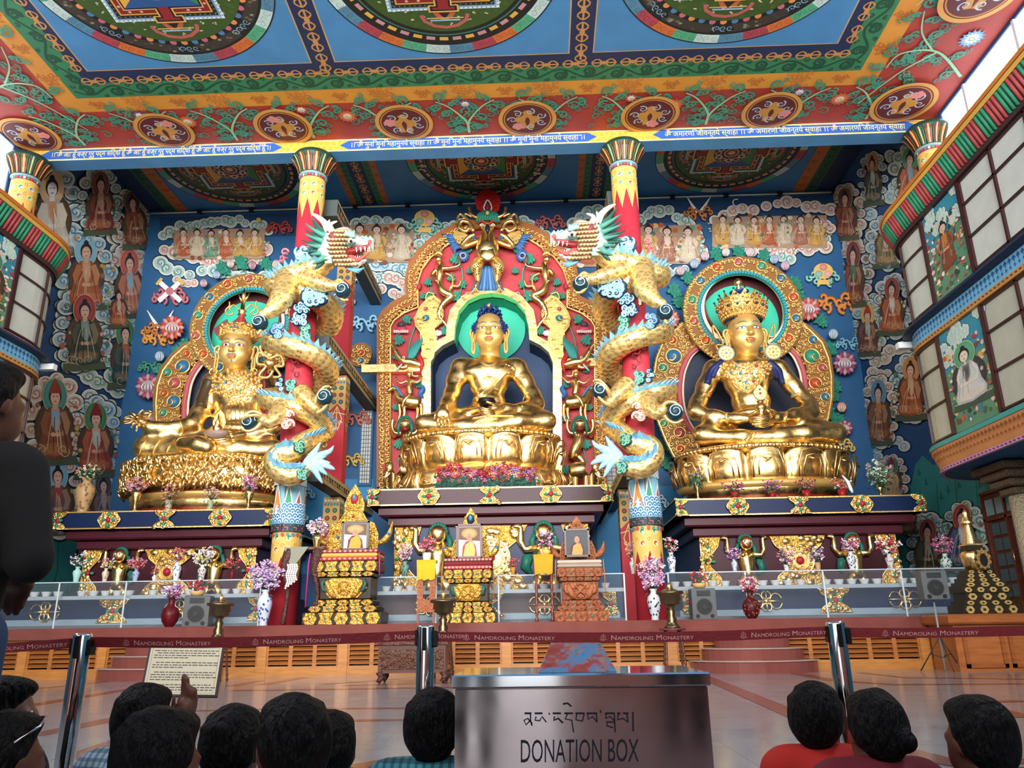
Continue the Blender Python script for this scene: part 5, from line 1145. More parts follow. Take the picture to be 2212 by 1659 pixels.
fingers(mb, [[(948, 896, 25.38, 3.6), (946, 906, 25.3, 3.2), (945.5, 916, 25.28, 2.6)], [(954.5, 897, 25.34, 3.7), (953.5, 909, 25.26, 3.2), (953, 921, 25.24, 2.6)], [(961, 897, 25.34, 3.7), (961, 908, 25.26, 3.2), (961, 919, 25.24, 2.6)], [(967.5, 896, 25.38, 3.5), (969, 905, 25.3, 3), (970, 914, 25.28, 2.5)], [(945, 888, 25.5, 3.8), (940, 896, 25.45, 3.2), (938, 903, 25.42, 2.6)]]); mb.build('hand', root)
mb = MB(); solid(mb, Lp((1088, 882, 25.7, 9), (1068, 884, 25.45, 10)) + Lp((1070, 880, 25.45, 7), (1060, 882, 25.4, 7)), .045, .15, m=G_)
fingers(mb, [[(1066, 881, 25.35, 3.4), (1050, 884, 25.2, 3), (1036, 878, 25.25, 2.4)], [(1066, 885, 25.35, 3.4), (1050, 889, 25.2, 3), (1035, 884, 25.25, 2.4)], [(1067, 889, 25.38, 3.3), (1051, 893, 25.25, 2.9), (1037, 890, 25.3, 2.3)], [(1069, 892, 25.42, 3.1), (1055, 896, 25.3, 2.7), (1042, 895, 25.35, 2.2)], [(1076, 879, 25.4, 3.6), (1064, 872, 25.15, 3.0), (1052, 868, 25.0, 2.6)]]); mb.build('hand', root)
# robe hem across the chest and lap folds, laid on the skin
ax = {'x': np.array([1, 0, 0.]), 'z': np.array([0, 0, 1.]), 'd': np.array([0, 1., 0])}
def onskin(bvh, pts, back=4.0, off=.02):
 out = []
 for x, y in pts:
  o = CP; d = Vector(ray(x, y)).normalized(); h = bvh.ray_cast(Vector(o), d)
  if h[0] is None: continue
  out.append(np.array(h[0])-np.array(d)*off)
 return out
def foldline(mb, bvh, pts, r, m=G_, col='#FFFFFF', n=6, off=.02):
 P = onskin(bvh, [q[:2] for q in spline([(*p, 0) for p in pts], 5)], off=off)
 if len(P) > 2: tube(mb, P, r, col, m, n)
mb = MB()
for k in range(5): foldline(mb, bv, [(1100-k*3+8, 788), (1078-k*3, 822), (1052-k*3, 850), (1026-k*2, 866)], .035 if k % 4 == 0 else .018)
foldline(mb, bv, [(1090, 862), (1087, 880)], .02); foldline(mb, bv, [(1140, 846), (1130, 862), (1128, 878)], .02)
for k in range(4): foldline(mb, bv, [(1010+k*8, 926), (1030+k*8, 910), (1052+k*7, 903)], .02)
foldline(mb, bv, [(1020, 903), (1060, 898), (1110, 898)], .03); foldline(mb, bv, [(1035, 779), (1056, 790), (1078, 779)], .03); foldline(mb, bv, [(1006, 868), (1020, 872), (1035, 874)], .02)
foldline(mb, bv, [(1092, 786), (1104, 792), (1112, 800), (1098, 806), (1112, 812)], .03)
mb.build('robe_folds', root)
O, s, Q, bh = shead(root, 1057, 719, 26.75, 32.5, 'mid', 0.0)
mb = MB(); solid(mb, [('e', Q(0, .62, -.55), (1.08*s, 1.12*s, .80*s)), ('e', Q(0, .2, -.9), (1.1*s, .9*s, .9*s)), ('e', Q(0, 1.35, -.6), (.66*s, .66*s, .52*s)), ('e', Q(0, 1.72, -.6), (.46*s, .46*s, .34*s))], .1*s, .2*s, '#16285A', L_)
rnd = random.Random(5)
for ring in range(15):
 ph = ring/14
 if ring < 8: zz = .05+ph*2*.55; R1 = 1.1*sqrt(max(.05, 1-((zz-.35)/1.1)**2)); rr = R1
 else: zz = 1.12+(ring-8)*.15; rr = .72*sqrt(max(.02, 1-((zz-1.25)/.88)**2))
 m = max(5, int(rr*17))
 for i in range(m):
  a = 2*pi*(i+.5*(ring % 2))/m; dx, dd = cos(a)*rr, sin(a)*rr*1.05-.55
  if dd > .35 and zz < .82 and abs(dx) < .9: continue
  c0 = Q(dx, zz, dd); n_ = np.array(c0)-np.array(Q(0, zz-.25, -.6)); n_ = n_/np.linalg.norm(n_)
  tube(mb, [c0, c0+n_*.10*s+np.array([0, 0, .03*s]), c0+n_*.17*s+np.array([0, 0, .07*s])], [.105*s, .07*s, .015*s], '#20356E' if i % 2 else '#1A2C60', L_, 6)
mb.build('blue_curled_hair', root)
mb = MB(); lathe(mb, [(.05*s, 0), (.18*s, .05*s), (.26*s, .18*s), (.16*s, .3*s), (.03*s, .4*s)], Q(0, 2.0, -.6), 14, '#E8C890', R_); mb.build('crown_jewel', root)
t = thing('alms_bowl', 'black rounded bowl held in the lap of the central statue', 'bowl', atY(1051, 880, 25.3))
mb = MB(); c = atY(1051, 879, 25.42); k = 19.5*pxm(c); lathe(mb, [(.3*k, 0), (.7*k, .12*k), (.98*k, .45*k), (1.0*k, .65*k), (.86*k, .85*k), (.9*k, .9*k), (.78*k, .88*k), (.7*k, .6*k), (.05*k, .5*k)], c, 28, '#1C1410', L_); mb.build('bowl', t)
# ================================================================ jewels and swirls on gold
GEMC = ['#B84A2E', '#2F6F98', '#2F8F7A', '#A8505A']
def gem(mb, x, y, r, Y, col, d=1):
 c = atY(x, y, Y); s_ = r*pxm(c); c = c+np.array([0, -.03, 0])
 tube(mb, [c+np.array([cos(a)*s_*1.12, 0, sin(a)*s_*1.12]) for a in [2*pi*i/18 for i in range(18)]], s_*.16, '#FFFFFF', R_, 6, closed=True)
 sph(mb, c, (s_, .10+s_*.25, s_), col, L_, 14, 8)
 P = [c+np.array([d*s_*u, -.10-s_*.25*max(0, 1-(u*u+v*v)), s_*v]) for u, v in ((-.75, -.62), (-.35, -.78), (.0, -.55), (.18, -.25), (.1, .02), (-.1, .05))]
 tube(mb, spline(P, 3), [s_*.20*(1-.5*i/16) for i in range(16)], '#F0D8A0', R_, 6); sph(mb, P[-1], s_*.15, '#FFFFFF', R_, 6, 4)
def sw(mb, x, y, r, Y, a0=0., d=1, turns=1.35, th=.30, m=R_, off=.02, n=11):
 c = atY(x, y, Y); s_ = pxm(c)
 P = [(c[0]+(px-x)*s_, Y-off-.03*i/n, c[2]-(py-y)*s_) for i, (px, py) in enumerate(spiral2(x, y, r, turns, a0, d, n))]
 tube(mb, P, [r*th*s_*(1-.45*i/n) for i in range(n+1)], '#FFFFFF', m, 5)
def fillsw(mb, inside, bb, size, Y, seed, excl=(), m=R_, dens=1.0):
 rnd = random.Random(seed); pts = []
 tries = int((bb[2]-bb[0])*(bb[3]-bb[1])/(size*size)*14*dens)
 for _ in range(tries):
  x, y = rnd.uniform(bb[0], bb[2]), rnd.uniform(bb[1], bb[3]); r = size*rnd.choice([.6, .8, 1, 1, 1.15])
  if not inside(x, y): continue
  if any((x-a)**2+(y-b)**2 < (c*1.15+r*.9)**2 for a, b, c in excl): continue
  if any((x-a)**2+(y-b)**2 < ((c+r)*.86)**2 for a, b, c in pts): continue
  pts.append((x, y, r)); sw(mb, x, y, r, Y, rnd.random()*6.28, rnd.choice([-1, 1]), m=m)
def pin(poly):
 def f(x, y):
  c = False; n = len(poly)
  for i in range(n):
   x0, y0 = poly[i]; x1, y1 = poly[(i+1) % n]
   if (y0 > y) != (y1 > y) and x < (x1-x0)*(y-y0)/(y1-y0)+x0: c = not c
  return c
 return f
def plate(mb, poly, Y, th, col='#FFFFFF', m=R_, holes=None):
 prism(mb, [atY(x, y, Y) for x, y in poly], (0, -th, 0), col, m)
def ringplate(mb, cx, cy, r0, r1, Y, th, m=R_, col='#FFFFFF', n=56, a0=0, a1=2*pi):
 """flat annulus of thickness th standing upright at depth Y (pixel radii)"""
 c = atY(cx, cy, Y); s_ = pxm(c); V = []; full = a1-a0 > 6.28; k = n if full else n+1
 for i in range(k):
  a = a0+(a1-a0)*i/n
  for r, y in ((r0, Y), (r1, Y), (r1, Y-th), (r0, Y-th)): V.append((c[0]+cos(a)*r*s_, y, c[2]+sin(a)*r*s_))
 F = []
 for i in range(n):
  j = (i+1) % k
  for q in range(4): F.append((4*i+q, 4*i+(q+1) % 4, 4*j+(q+1) % 4, 4*j+q))
 mb.add(V, F, col, m)
def ringpx(cx, cy, r, a, Y): c = atY(cx, cy, Y); s_ = pxm(c); return (c[0]+cos(a)*r*s_, Y, c[2]+sin(a)*r*s_)
def aureole(nm, cx, hy, hr, wings, inner, gems, Yh, z0, seedn):
 """round halo ring + winged back plate. wings / inner: pixel outlines of the left half (mirrored about cx)"""
 base = atY(cx, hy, Yh); t = thing('statue_aureole', nm, 'halo', (base[0], Yh, z0))
 mirror = lambda P: [(2*cx-x, y) for x, y in P]
 mb = MB()
 L_in = inner; poly_in = L_in+mirror(L_in)[::-1]
 plate(mb, poly_in, Yh+.55, .05, '#14233F', P_); mb.build('navy_back_panel', t)
 G1 = gems[0]; G2 = gems[1]
 for sd, W, G in ((-1, wings, G1), (1, mirror(wings), G1)):
  mb = MB(); plate(mb, W, Yh+.45, .28, '#8A5A22', P_);
  ex = [((x if sd < 0 else 2*cx-x), y, r) for x, y, r in G]; f = pin(W); xs_ = [p[0] for p in W]; ys_ = [p[1] for p in W]
  def ins(x, y): return f(x, y) and (x-cx)**2+(y-hy)**2 > (hr+6)**2 and all(f(x+dx, y+dy) for dx, dy in ((5, 0), (-5, 0), (0, 5), (0, -5)))
  for i, (x, y, r) in enumerate(ex): gem(mb, x, y, r, Yh+.17, GEMC[(i+(sd > 0)) % 4], -sd)
  fillsw(mb, ins, (min(xs_), min(ys_), max(xs_), max(ys_)), 6.2, Yh+.17, seedn, ex, dens=1.3)
  E = [np.array(atY(x, y, Yh+.17)) for x, y in W]; tube(mb, E, .06, '#FFFFFF', R_, 6, closed=True)
  for p in [q for q in spline([(*w_, 0) for w_ in W], 4, closed=True)]: sph(mb, atY(p[0], p[1], Yh+.2), .075, '#FFFFFF', R_, 6, 4)
  mb.build('scrolled_wing', t)
  mb = MB(); E = spline([atY(x if sd < 0 else 2*cx-x, y, Yh+.12) for x, y in inner], 8); tube(mb, E, .075, '#A84A55', P_, 8)
  for i in range(len(E)-1):
   for u in (0, .5): sph(mb, E[i]*(1-u)+E[i+1]*u, .105, '#B8555E', P_, 8, 5)
  tube(mb, [e+np.array([.13*(-sd), 0.03, 0]) for e in E], .05, '#E6DCC0', P_, 6); mb.build('bead_edging', t)
 mb = MB(); ringplate(mb, cx, hy, hr*.76, hr, Yh, .25, P_, '#8A5A22'); n = 14; ri = (hr*.76+hr)/2+1; ex = []
 for i in range(n):
  a = 2*pi*(i+.5)/n; p = (cx+cos(a)*ri, hy-sin(a)*ri); q = ringpx(cx, hy, ri, a, Yh);
  c = np.array(q)-np.array([0, .25, 0]); s_ = hr*.074*pxm(c)
  tube(mb, [c+np.array([cos(b)*s_*1.15, 0, sin(b)*s_*1.15]) for b in [2*pi*k/16 for k in range(16)]], s_*.2, '#FFFFFF', R_, 6, closed=True); sph(mb, c, (s_, .12, s_), GEMC[i % 4], L_, 12, 8)
  P = [c+np.array([s_*u, -.13+.03*abs(u), s_*v]) for u, v in ((-.8, -.6), (-.3, -.8), (.1, -.45), (.15, -.1), (-.05, .05))]; tube(mb, spline(P, 3), s_*.16, '#F0D8A0', R_, 6)
  for k in range(5):
   for rr, sz in ((hr*.965, hr*.038), (hr*.80, hr*.036), (ri, hr*.05)):
    if rr == ri and k in (0, 4): continue
    aa = 2*pi*(i+k/5+ (0 if rr != ri else .0))/n
    if rr == ri and abs(k-2.5) < .6: continue
    q = ringpx(cx, hy, rr, aa, Yh-.27); s2 = sz*pxm(q); P = [(q[0]+cos(aa+u*(1 if k % 2 else -1)*8)*s2*(1-u*.85), q[1]-.02, q[2]+sin(aa+u*(1 if k % 2 else -1)*8)*s2*(1-u*.85)) for u in [m_/8 for m_ in range(9)]]; tube(mb, P, s2*.30, '#FFFFFF', R_, 5)
 for k in range(110): a = 2*pi*k/110; q = ringpx(cx, hy, hr*.995, a, Yh-.2); sph(mb, q, .085, '#FFFFFF', R_, 6, 4)
 mb.build('halo_ring', t)
 mb = MB();
 for k in range(90): a = 2*pi*k/90; q = ringpx(cx, hy, hr*.745, a, Yh-.22); tube(mb, [ringpx(cx, hy, hr*.745, a-.028, Yh-.24), ringpx(cx, hy, hr*.745, a+.028, Yh-.24)], .085, '#2F9AA8', P_, 6)
 ringplate(mb, cx, hy, hr*.68, hr*.735, Yh+.1, .3, P_, '#E8E0C4'); mb.build('turquoise_rope_ring', t)
 mb = MB(); c = atY(cx, hy, Yh+.9); P = [ringpx(cx, hy, hr*.80, 2*pi*k/40, Yh+.75) for k in range(40)]; prism(mb, P, (0, -.04, 0), '#5A1C20', P_); ringplate(mb, cx, hy, hr*.70, hr*.74, Yh+.7, .8, P_, '#6A2226')
 P = [ringpx(cx+(3 if cx < 1000 else -6), hy+hr*.16, hr*.66, 2*pi*k/40, Yh+.66) for k in range(40)]; prism(mb, P, (0, -.04, 0), '#2FC4A4', P_); mb.build('green_halo_disc', t)
 return t
# ================================================================ SIDE AUREOLES
WR = [(1500, 742), (1478, 700), (1460, 712), (1432, 740), (1418, 775), (1412, 815), (1412, 860), (1420, 905), (1438, 950), (1455, 985), (1478, 1003), (1512, 985), (1500, 940), (1476, 900), (1466, 860), (1467, 820), (1472, 795), (1484, 765), (1505, 745)]
IR = [(1540, 735), (1512, 748), (1490, 766), (1477, 790), (1470, 815), (1468, 850), (1474, 890), (1490, 925), (1520, 960)]
dx = 1609-1593
aureole('gold scrolled aureole with round halo behind the right crowned statue', 1604, 673, 125, WR, IR, ([(1452, 735, 9), (1455, 770, 15), (1432, 795, 9), (1447, 828, 12), (1426, 858, 9), (1452, 885, 13), (1434, 915, 8), (1468, 935, 11), (1470, 970, 8)], []), 28.7, 4.9, 1)
WL = [(431, 760), (418, 740), (400, 748), (375, 770), (352, 800), (340, 835), (337, 870), (338, 905), (345, 950), (356, 985), (400, 985), (398, 940), (395, 900), (396, 865), (402, 830), (415, 800), (436, 775), (442, 768)]
IL = [(470, 760), (446, 772), (424, 796), (409, 822), (402, 850), (398, 885), (400, 925), (410, 965)]
aureole('gold scrolled aureole with round halo behind the left statue', 533, 705, 119, WL, IL, ([(404, 765, 7), (395, 792, 14), (362, 805, 9), (378, 828, 12), (355, 850, 8), (376, 868, 13), (353, 892, 8), (380, 915, 11), (362, 945, 9)], []), 28.7, 4.9, 2)
# ================================================================ SIDE STATUES
def spot_jewels(mb, bvh, pts, r=.05, seed=0):
 rnd = random.Random(seed)
 for i, (x, y) in enumerate(pts):
  P = onskin(bvh, [(x, y)], off=.03)
  if P: sph(mb, P[0], (r, .04, r*1.15), ['#3F7FA8', '#A83A3A', '#2F8F80'][i % 3], L_, 8, 5)
def lace(mb, bvh, poly, size, seed, m=R_, dens=1.0):
 """gold openwork laid on the skin inside a pixel outline"""
 rnd = random.Random(seed); f = pin(poly); xs_ = [p[0] for p in poly]; ys_ = [p[1] for p in poly]; pts = []
 for _ in range(int((max(xs_)-min(xs_))*(max(ys_)-min(ys_))/(size*size)*10*dens)):
  x, y = rnd.uniform(min(xs_), max(xs_)), rnd.uniform(min(ys_), max(ys_))
  if not f(x, y) or any((x-a)**2+(y-b)**2 < (size*1.55)**2 for a, b in pts): continue
  pts.append((x, y)); P = onskin(bvh, spiral2(x, y, size, 1.2, rnd.random()*6, rnd.choice([-1, 1]), 8), off=.03)
  if len(P) == 9 and max(np.linalg.norm(P[i]-P[i+1]) for i in range(8)) < .4: tube(mb, P, .03, '#FFFFFF', m, 5); sph(mb, P[-1], .045, '#FFFFFF', m, 6, 4)
# ---- right statue: crowned
t = thing('lotus_pedestal', 'gold lotus pedestal carrying the right crowned statue', 'pedestal', (7.72, 27, 4.86))
mb = MB(); lathe(mb, [(2.9, 0), (2.85, .12)], (7.72, 27, 4.85), 50, '#8F1F24', 2, sy=.62); lathe(mb, [(2.75, 0), (2.72, .3), (2.85, .42)], (7.72, 27, 4.97), 50, '#FFFFFF', G_, sy=.62); mb.build('plinth_ring', t)
lotus(t, 7.72, 27, 2.72, 1.7, 5.4, 6.62, 13, True, 'petals', True, bulge=.24)
mb = MB(); lathe(mb, [(2.80, 0), (2.98, .22)], (7.72, 27, 5.32), 50, '#C24A20', 4, sy=.63, cols=None); o = mb.build('reflection_band', t)  # band tinted as if mirroring red cloth: reflection put into the colour
root = thing('seated_statue', 'right gold seated statue with tall gold crown and jewelled chest', 'statue', (7.9, 27, 6.7))
pr = [Ep(1609, 800, 27.05, 58, 28, .6), Ep(1612, 830, 27.0, 48, 34, .58), Ep(1622, 868, 26.95, 42, 30, .62), Ep(1626, 900, 26.9, 54, 18, .8), Ep(1580, 810, 26.75, 22, 15, .3), Ep(1640, 808, 26.75, 22, 15, .3)]
pr += Lp((1545, 797, 27.05, 20), (1675, 797, 27.05, 20)) + Lp((1610, 778, 27.05, 22), (1610, 800, 27, 30))
pr += Lp((1540, 799, 27.05, 20), (1524, 835, 26.95, 18), (1508, 872, 26.7, 17), (1503, 890, 26.5, 16), (1545, 900, 26.1, 13.5), (1590, 905, 25.8, 11), (1618, 905, 25.65, 9))
pr += Lp((1684, 799, 27.05, 20), (1712, 835, 26.95, 18), (1744, 872, 26.75, 18), (1750, 888, 26.6, 17), (1715, 897, 26.1, 13.5), (1680, 903, 25.8, 11), (1660, 906, 25.65, 9))
pr += Lp((1570, 930, 26.8, 26), (1530, 936, 26.2, 24), (1515, 938, 26.0, 20)) + Lp((1690, 930, 26.7, 27), (1760, 932, 26.2, 26), (1805, 934, 25.95, 22))
pr += Lp((1515, 942, 25.9, 15), (1600, 945, 25.6, 16), (1690, 944, 25.55, 15), (1740, 940, 25.6, 12)) + Lp((1805, 938, 25.85, 17), (1740, 936, 25.6, 17), (1680, 934, 25.6, 12))
mb = MB(); bv, V, F = solid(mb, pr, .062, .22, m=G_, it=3); mb.build('body', root)
mb = MB(); fingers(mb, [[(1618, 903, 25.55, 4), (1640, 902, 25.35, 3.2), (1662, 899, 25.35, 2.4)], [(1618, 907, 25.5, 4), (1640, 906, 25.3, 3.2), (1664, 903, 25.3, 2.4)], [(1620, 911, 25.5, 4), (1642, 911, 25.3, 3.2), (1662, 909, 25.35, 2.4)], [(1622, 914, 25.55, 3.6), (1642, 915, 25.38, 3), (1658, 914, 25.4, 2.2)], [(1618, 899, 25.55, 4), (1630, 891, 25.35, 3.2), (1644, 886, 25.3, 2.6)]]); mb.build('hand', root)
mb = MB(); fingers(mb, [[(1672, 905, 25.6, 4.5), (1650, 912, 25.25, 3.4), (1628, 910, 25.2, 2.4)], [(1670, 910, 25.6, 4.5), (1648, 917, 25.25, 3.4), (1626, 916, 25.2, 2.4)], [(1668, 915, 25.65, 4), (1650, 921, 25.3, 3.2), (1632, 920, 25.3, 2.2)], [(1672, 899, 25.6, 4.4), (1664, 891, 25.35, 3.4), (1654, 884, 25.3, 2.6)]]); mb.build('hand', root)
mb = MB(); lace(mb, bv, [(1552, 786), (1668, 784), (1664, 806), (1645, 822), (1630, 838), (1612, 846), (1594, 838), (1570, 815), (1556, 800)], 4.4, 3)
for k in range(3): foldline(mb, bv, [(1560+k*6, 790+k*3), (1585, 820+k*5), (1610, 834+k*6), (1640, 820+k*5), (1664-k*5, 790+k*3)], .03, R_)
for k in range(3): foldline(mb, bv, [(1600+k*10, 955), (1616+k*8, 938), (1622+k*6, 925)], .02)
for (a, b) in (((1518, 850), (1548, 856)), ((1726, 850), (1698, 858)), ((1568, 893), (1572, 916)), ((1700, 890), (1694, 912))): foldline(mb, bv, [a, ((a[0]+b[0])/2, (a[1]+b[1])/2+3), b], .06, R_)
foldline(mb, bv, [(1650, 808), (1655, 850), (1652, 880)], .05, R_); foldline(mb, bv, [(1580, 780), (1610, 795), (1640, 780)], .05, R_)
spot_jewels(mb, bv, [(1600, 806), (1612, 808), (1624, 805), (1590, 790), (1635, 790), (1598, 822), (1612, 826), (1628, 822), (1631, 818), (1580, 805), (1655, 800), (1612, 838), (1648, 862), (1535, 850), (1712, 852), (1571, 900), (1697, 898)], .055); mb.build('jewelled_ornaments', root)
O, s, Q, bh = shead(root, 1612.5, 720, 26.75, 36, 'right', 0.0)
mb = MB()
for k in range(22):
 a = pi*(k/21); tube(mb, [Q(1.06*cos(a), .86, .95*sin(a)-.5), Q(1.1*cos(a), .98, 1.0*sin(a)-.5)], .07*s, '#16213F', L_, 6)
lathe(mb, [(1.08*s, 0), (1.2*s, .12*s), (1.15*s, .2*s), (1.32*s, .5*s), (1.25*s, .55*s), (1.0*s, .6*s), (.8*s, 1.1*s), (.6*s, 1.5*s), (.35*s, 1.7*s)], Q(0, 1.0, -.5), 32, '#FFFFFF', R_, sy=.95)
rnd = random.Random(2)
for ring, (rr, zz, m) in enumerate(((1.2, 1.08, 34), (1.28, 1.26, 30), (1.34, 1.44, 30), (1.12, 1.7, 24), (1.0, 1.9, 22))):
 for k in range(m):
  a = 2*pi*(k+.5*(ring % 2))/m; c = Q(rr*cos(a), zz, rr*sin(a)*.95-.5); sph(mb, c, .085*s, '#FFFFFF', R_, 6, 4); q = Q((rr+.08)*cos(a), zz, (rr+.08)*.95*sin(a)-.5)
  tube(mb, [q+np.array([cos(u*7)*.08*s*(1-u*.7)*abs(sin(a))+.02, -.01, sin(u*7)*.1*s*(1-u*.7)]) for u in [i/7 for i in range(8)]], .022*s, '#FFFFFF', R_, 4)
for lay, (n, R0, zb, h, w) in enumerate(((9, 1.3, 1.35, .75, .36), (7, .95, 1.75, .85, .36))):
 for k in range(n):
  a = pi*(k/(n-1)) if n > 1 else pi/2; ca, sa = cos(a), sin(a); out = .28
  def lf(u, v): return Q((R0+out*v)*ca-sa*u*w*1.0, zb+v*h, ((R0+out*v)*sa+ca*u*w)*.95-.5)
  O2 = [(-1, 0), (-1.0, .25), (-.75, .45), (-.8, .6), (-.35, .8), (0, 1.08), (.35, .8), (.8, .6), (.75, .45), (1.0, .25), (1, 0)]
  V = [lf(*o) for o in O2]; nv = np.array([ca, -sa*.95, .2])*-.06*s; prism(mb, V, nv, '#FFFFFF', R_); tube(mb, V, .035*s, '#FFFFFF', R_, 5)
  for (u, v) in ((-.5, .2), (.5, .2), (-.4, .5), (.4, .5), (0, .75)): c = lf(u, v)-nv; sph(mb, c, .07*s, '#FFFFFF', R_, 6, 4)
  sph(mb, lf(0, .35)-nv*1.6, .085*s, ['#24303A', '#8F2A2A', '#1F4A6A'][k % 3], L_, 8, 6); sph(mb, lf(0, 1.15), .07*s, '#24303A', L_, 6, 5)
mb.build('crown', root)
mb = MB(); c = Q(0, 2.95, -.6); lathe(mb, [(.1*s, -1.0*s), (.3*s, -.9*s), (.3*s, -.5*s), (.15*s, -.3*s)], c, 16, '#1F2F68', L_); lathe(mb, [(.1*s, -.12*s), (.6*s, 0), (.1*s, .14*s)], c, 20, '#1F3A78', L_); lathe(mb, [(.14*s, .1*s), (.2*s, .25*s), (.1*s, .4*s), (.18*s, .45*s), (.25*s, .62*s), (.2*s, .8*s), (.06*s, .92*s)], c, 14, '#FFFFFF', G_); mb.build('topknot_finial', root)
for d in (-1, 1):
 mb = MB(); c = Q(d*1.38, -1.3, .1); k_ = .46*s
 P = [c+np.array([cos(a)*k_, 0, sin(a)*k_]) for a in [2*pi*i/24 for i in range(24)]]; prism(mb, P, (0, -.08, 0), '#FFFFFF', R_); tube(mb, [p-np.array([0, .08, 0]) for p in P], .045*s, '#8A8F8A', L_, 6, closed=True)
 for i in range(8): a = i*pi/4; sph(mb, c+np.array([cos(a)*k_*.55, -.1, sin(a)*k_*.55]), .06*s, '#FFFFFF', G_, 6, 4)
 sph(mb, c+np.array([0, -.1, 0]), .07*s, '#8A8F8A', L_, 8, 5); mb.build('earring', root)
 mb = MB(); P = [Q(d*1.2, .1, -.6), Q(d*1.75, -.1, -.5), Q(d*1.85, .75, -.5), Q(d*1.5, .1, -.5), Q(d*1.35, -.5, -.5), Q(d*1.75, -.55, -.5), Q(d*1.6, -.95, -.45), Q(d*1.2, -.7, -.5)]
 tube(mb, spline(P, 5), .12*s, '#FFFFFF', R_, 8, flat=.4); mb.build('crown_scarf', root)
 mb = MB(); foldline(mb, bv, [(1609+d*50, 782), (1609+d*72, 800), (1609+d*82, 830)], [0.16]*11 if 0 else .13, L_, '#232A58', off=-.03); foldline(mb, bv, [(1609+d*55, 786), (1609+d*64, 800), (1609+d*70, 815)], .10, L_, '#2A3268', off=-.02); mb.build('hair_lock', root)
t = thing('long_life_vase', 'small gold jewelled vase held in the hands of the right crowned statue', 'vase', atY(1645, 900, 25.2)); mb = MB(); c = atY(1645, 898, 25.2); k = 13*pxm(c)
lathe(mb, [(.4*k, 0), (.6*k, .15*k), (.35*k, .4*k), (.95*k, 1.1*k), (1.0*k, 1.5*k), (.6*k, 2.0*k), (.35*k, 2.2*k), (.6*k, 2.5*k), (.3*k, 2.6*k)], c, 20, '#FFFFFF', G_); mb.build('vase_body', t)
mb = MB(); P = [c+np.array([u*k, -.05, (2.6+v)*k]) for u, v in ((-.3, 0), (-.9, .5), (-1.1, 1.3), (-.6, 2.0), (0, 2.6), (.6, 2.0), (1.1, 1.3), (.9, .5), (.3, 0))]; prism(mb, P, (0, -.08, 0), '#FFFFFF', R_); [sph(mb, P[0]+np.array([.3*k+a*k, -.1, .8*k+b*k]), .2*k, cc, L_, 8, 5) for a, b, cc in ((0, .3, '#A83A3A'), (0, 1, '#3F7FA8'), (0, -1.4, '#A83A3A'))]; mb.build('leaf_finial', t)
# ---- left statue: hat, staff
t = thing('lotus_pedestal', 'gold leaf-covered pedestal carrying the left statue with the staff', 'pedestal', (-11.6, 27, 4.8))
cxl = atY(430, 1000, 26)[0]; mb = MB(); lathe(mb, [(2.8, 0), (2.8, .12)], (cxl, 27, 4.81), 50, '#8F1F24', 2, sy=.62); lathe(mb, [(2.65, 0), (2.6, .3), (2.66, .42)], (cxl, 27, 4.93), 50, '#FFFFFF', G_, sy=.62); mb.build('plinth_ring', t)
mb = MB(); lathe(mb, [(2.62, 0), (2.75, .35)], (cxl, 27, 5.33), 50, '#C24A20', 4, sy=.63); mb.build('reflection_band', t)  # orange-red tint stands for the cloth reflected in the gold base
mb = MB(); lathe(mb, [(2.75, 0), (2.92, .3), (2.95, .75), (2.9, 1.08), (2.7, 1.12)], (cxl, 27, 5.55), 60, '#FFFFFF', G_, sy=.63); rnd = random.Random(9)
for i in range(420):
 a = rnd.uniform(pi*.98, 2.02*pi); v = rnd.random(); z = 5.62+v*.98; rr = 2.96+.02*sin(v*3); l = rnd.uniform(.12, .28); th = rnd.uniform(.7, 2.3); c0 = np.array((cxl+cos(a)*rr, 27+sin(a)*rr*.63, z)); T1 = np.array((-sin(a), cos(a)*.63, 0)); N = np.array((cos(a), sin(a)*1.3, 0)); N /= np.linalg.norm(N)
 d = T1*cos(th)*l+np.array((0, 0, 1))*sin(th)*l; tube(mb, [c0-d*.6, c0+N*.07, c0+d*.6+N*.10, c0+d*.9+N*.05], [.015, .06, .05, .01], '#FFFFFF', G_, 5)
mb.build('leaf_band', t)
mb = MB(); lathe(mb, [(2.8, 0), (2.98, .05), (2.96, .16), (2.8, .24), (1.5, .3)], (cxl, 27, 6.62), 60, '#FFFFFF', G_, sy=.63)
for i in range(92): a = 2*pi*i/92; sph(mb, (cxl+cos(a)*3.05, 27+sin(a)*3.05*.63, 6.66), .085, '#FFFFFF', G_, 8, 6)
mb.build('bead_rim', t)
root = thing('seated_statue', 'left gold seated statue with moustache, pointed hat and outstretched arm', 'statue', (-11.4, 27, 6.8))
pr = [Ep(515, 830, 27.05, 62, 30, .62), Ep(515, 865, 27.0, 56, 36, .62), Ep(518, 905, 26.95, 58, 34, .72), Ep(515, 935, 26.85, 66, 22, .85), Ep(485, 840, 26.75, 24, 18, .3), Ep(545, 840, 26.75, 24, 18, .3)]
pr += Lp((462, 826, 27.05, 21), (572, 826, 27.05, 21)) + Lp((513, 802, 27.05, 22), (513, 830, 27, 32))
pr += Lp((458, 828, 27.05, 21), (446, 862, 26.9, 19), (430, 895, 26.6, 18), (418, 915, 26.35, 17), (385, 924, 26.0, 15), (350, 926, 25.8, 14), (325, 924, 25.7, 12.5), (312, 914, 25.65, 11))
pr += Lp((575, 828, 27.05, 21), (590, 862, 26.9, 19), (600, 900, 26.6, 18), (590, 925, 26.3, 16), (555, 935, 26.0, 13), (530, 940, 25.85, 11))
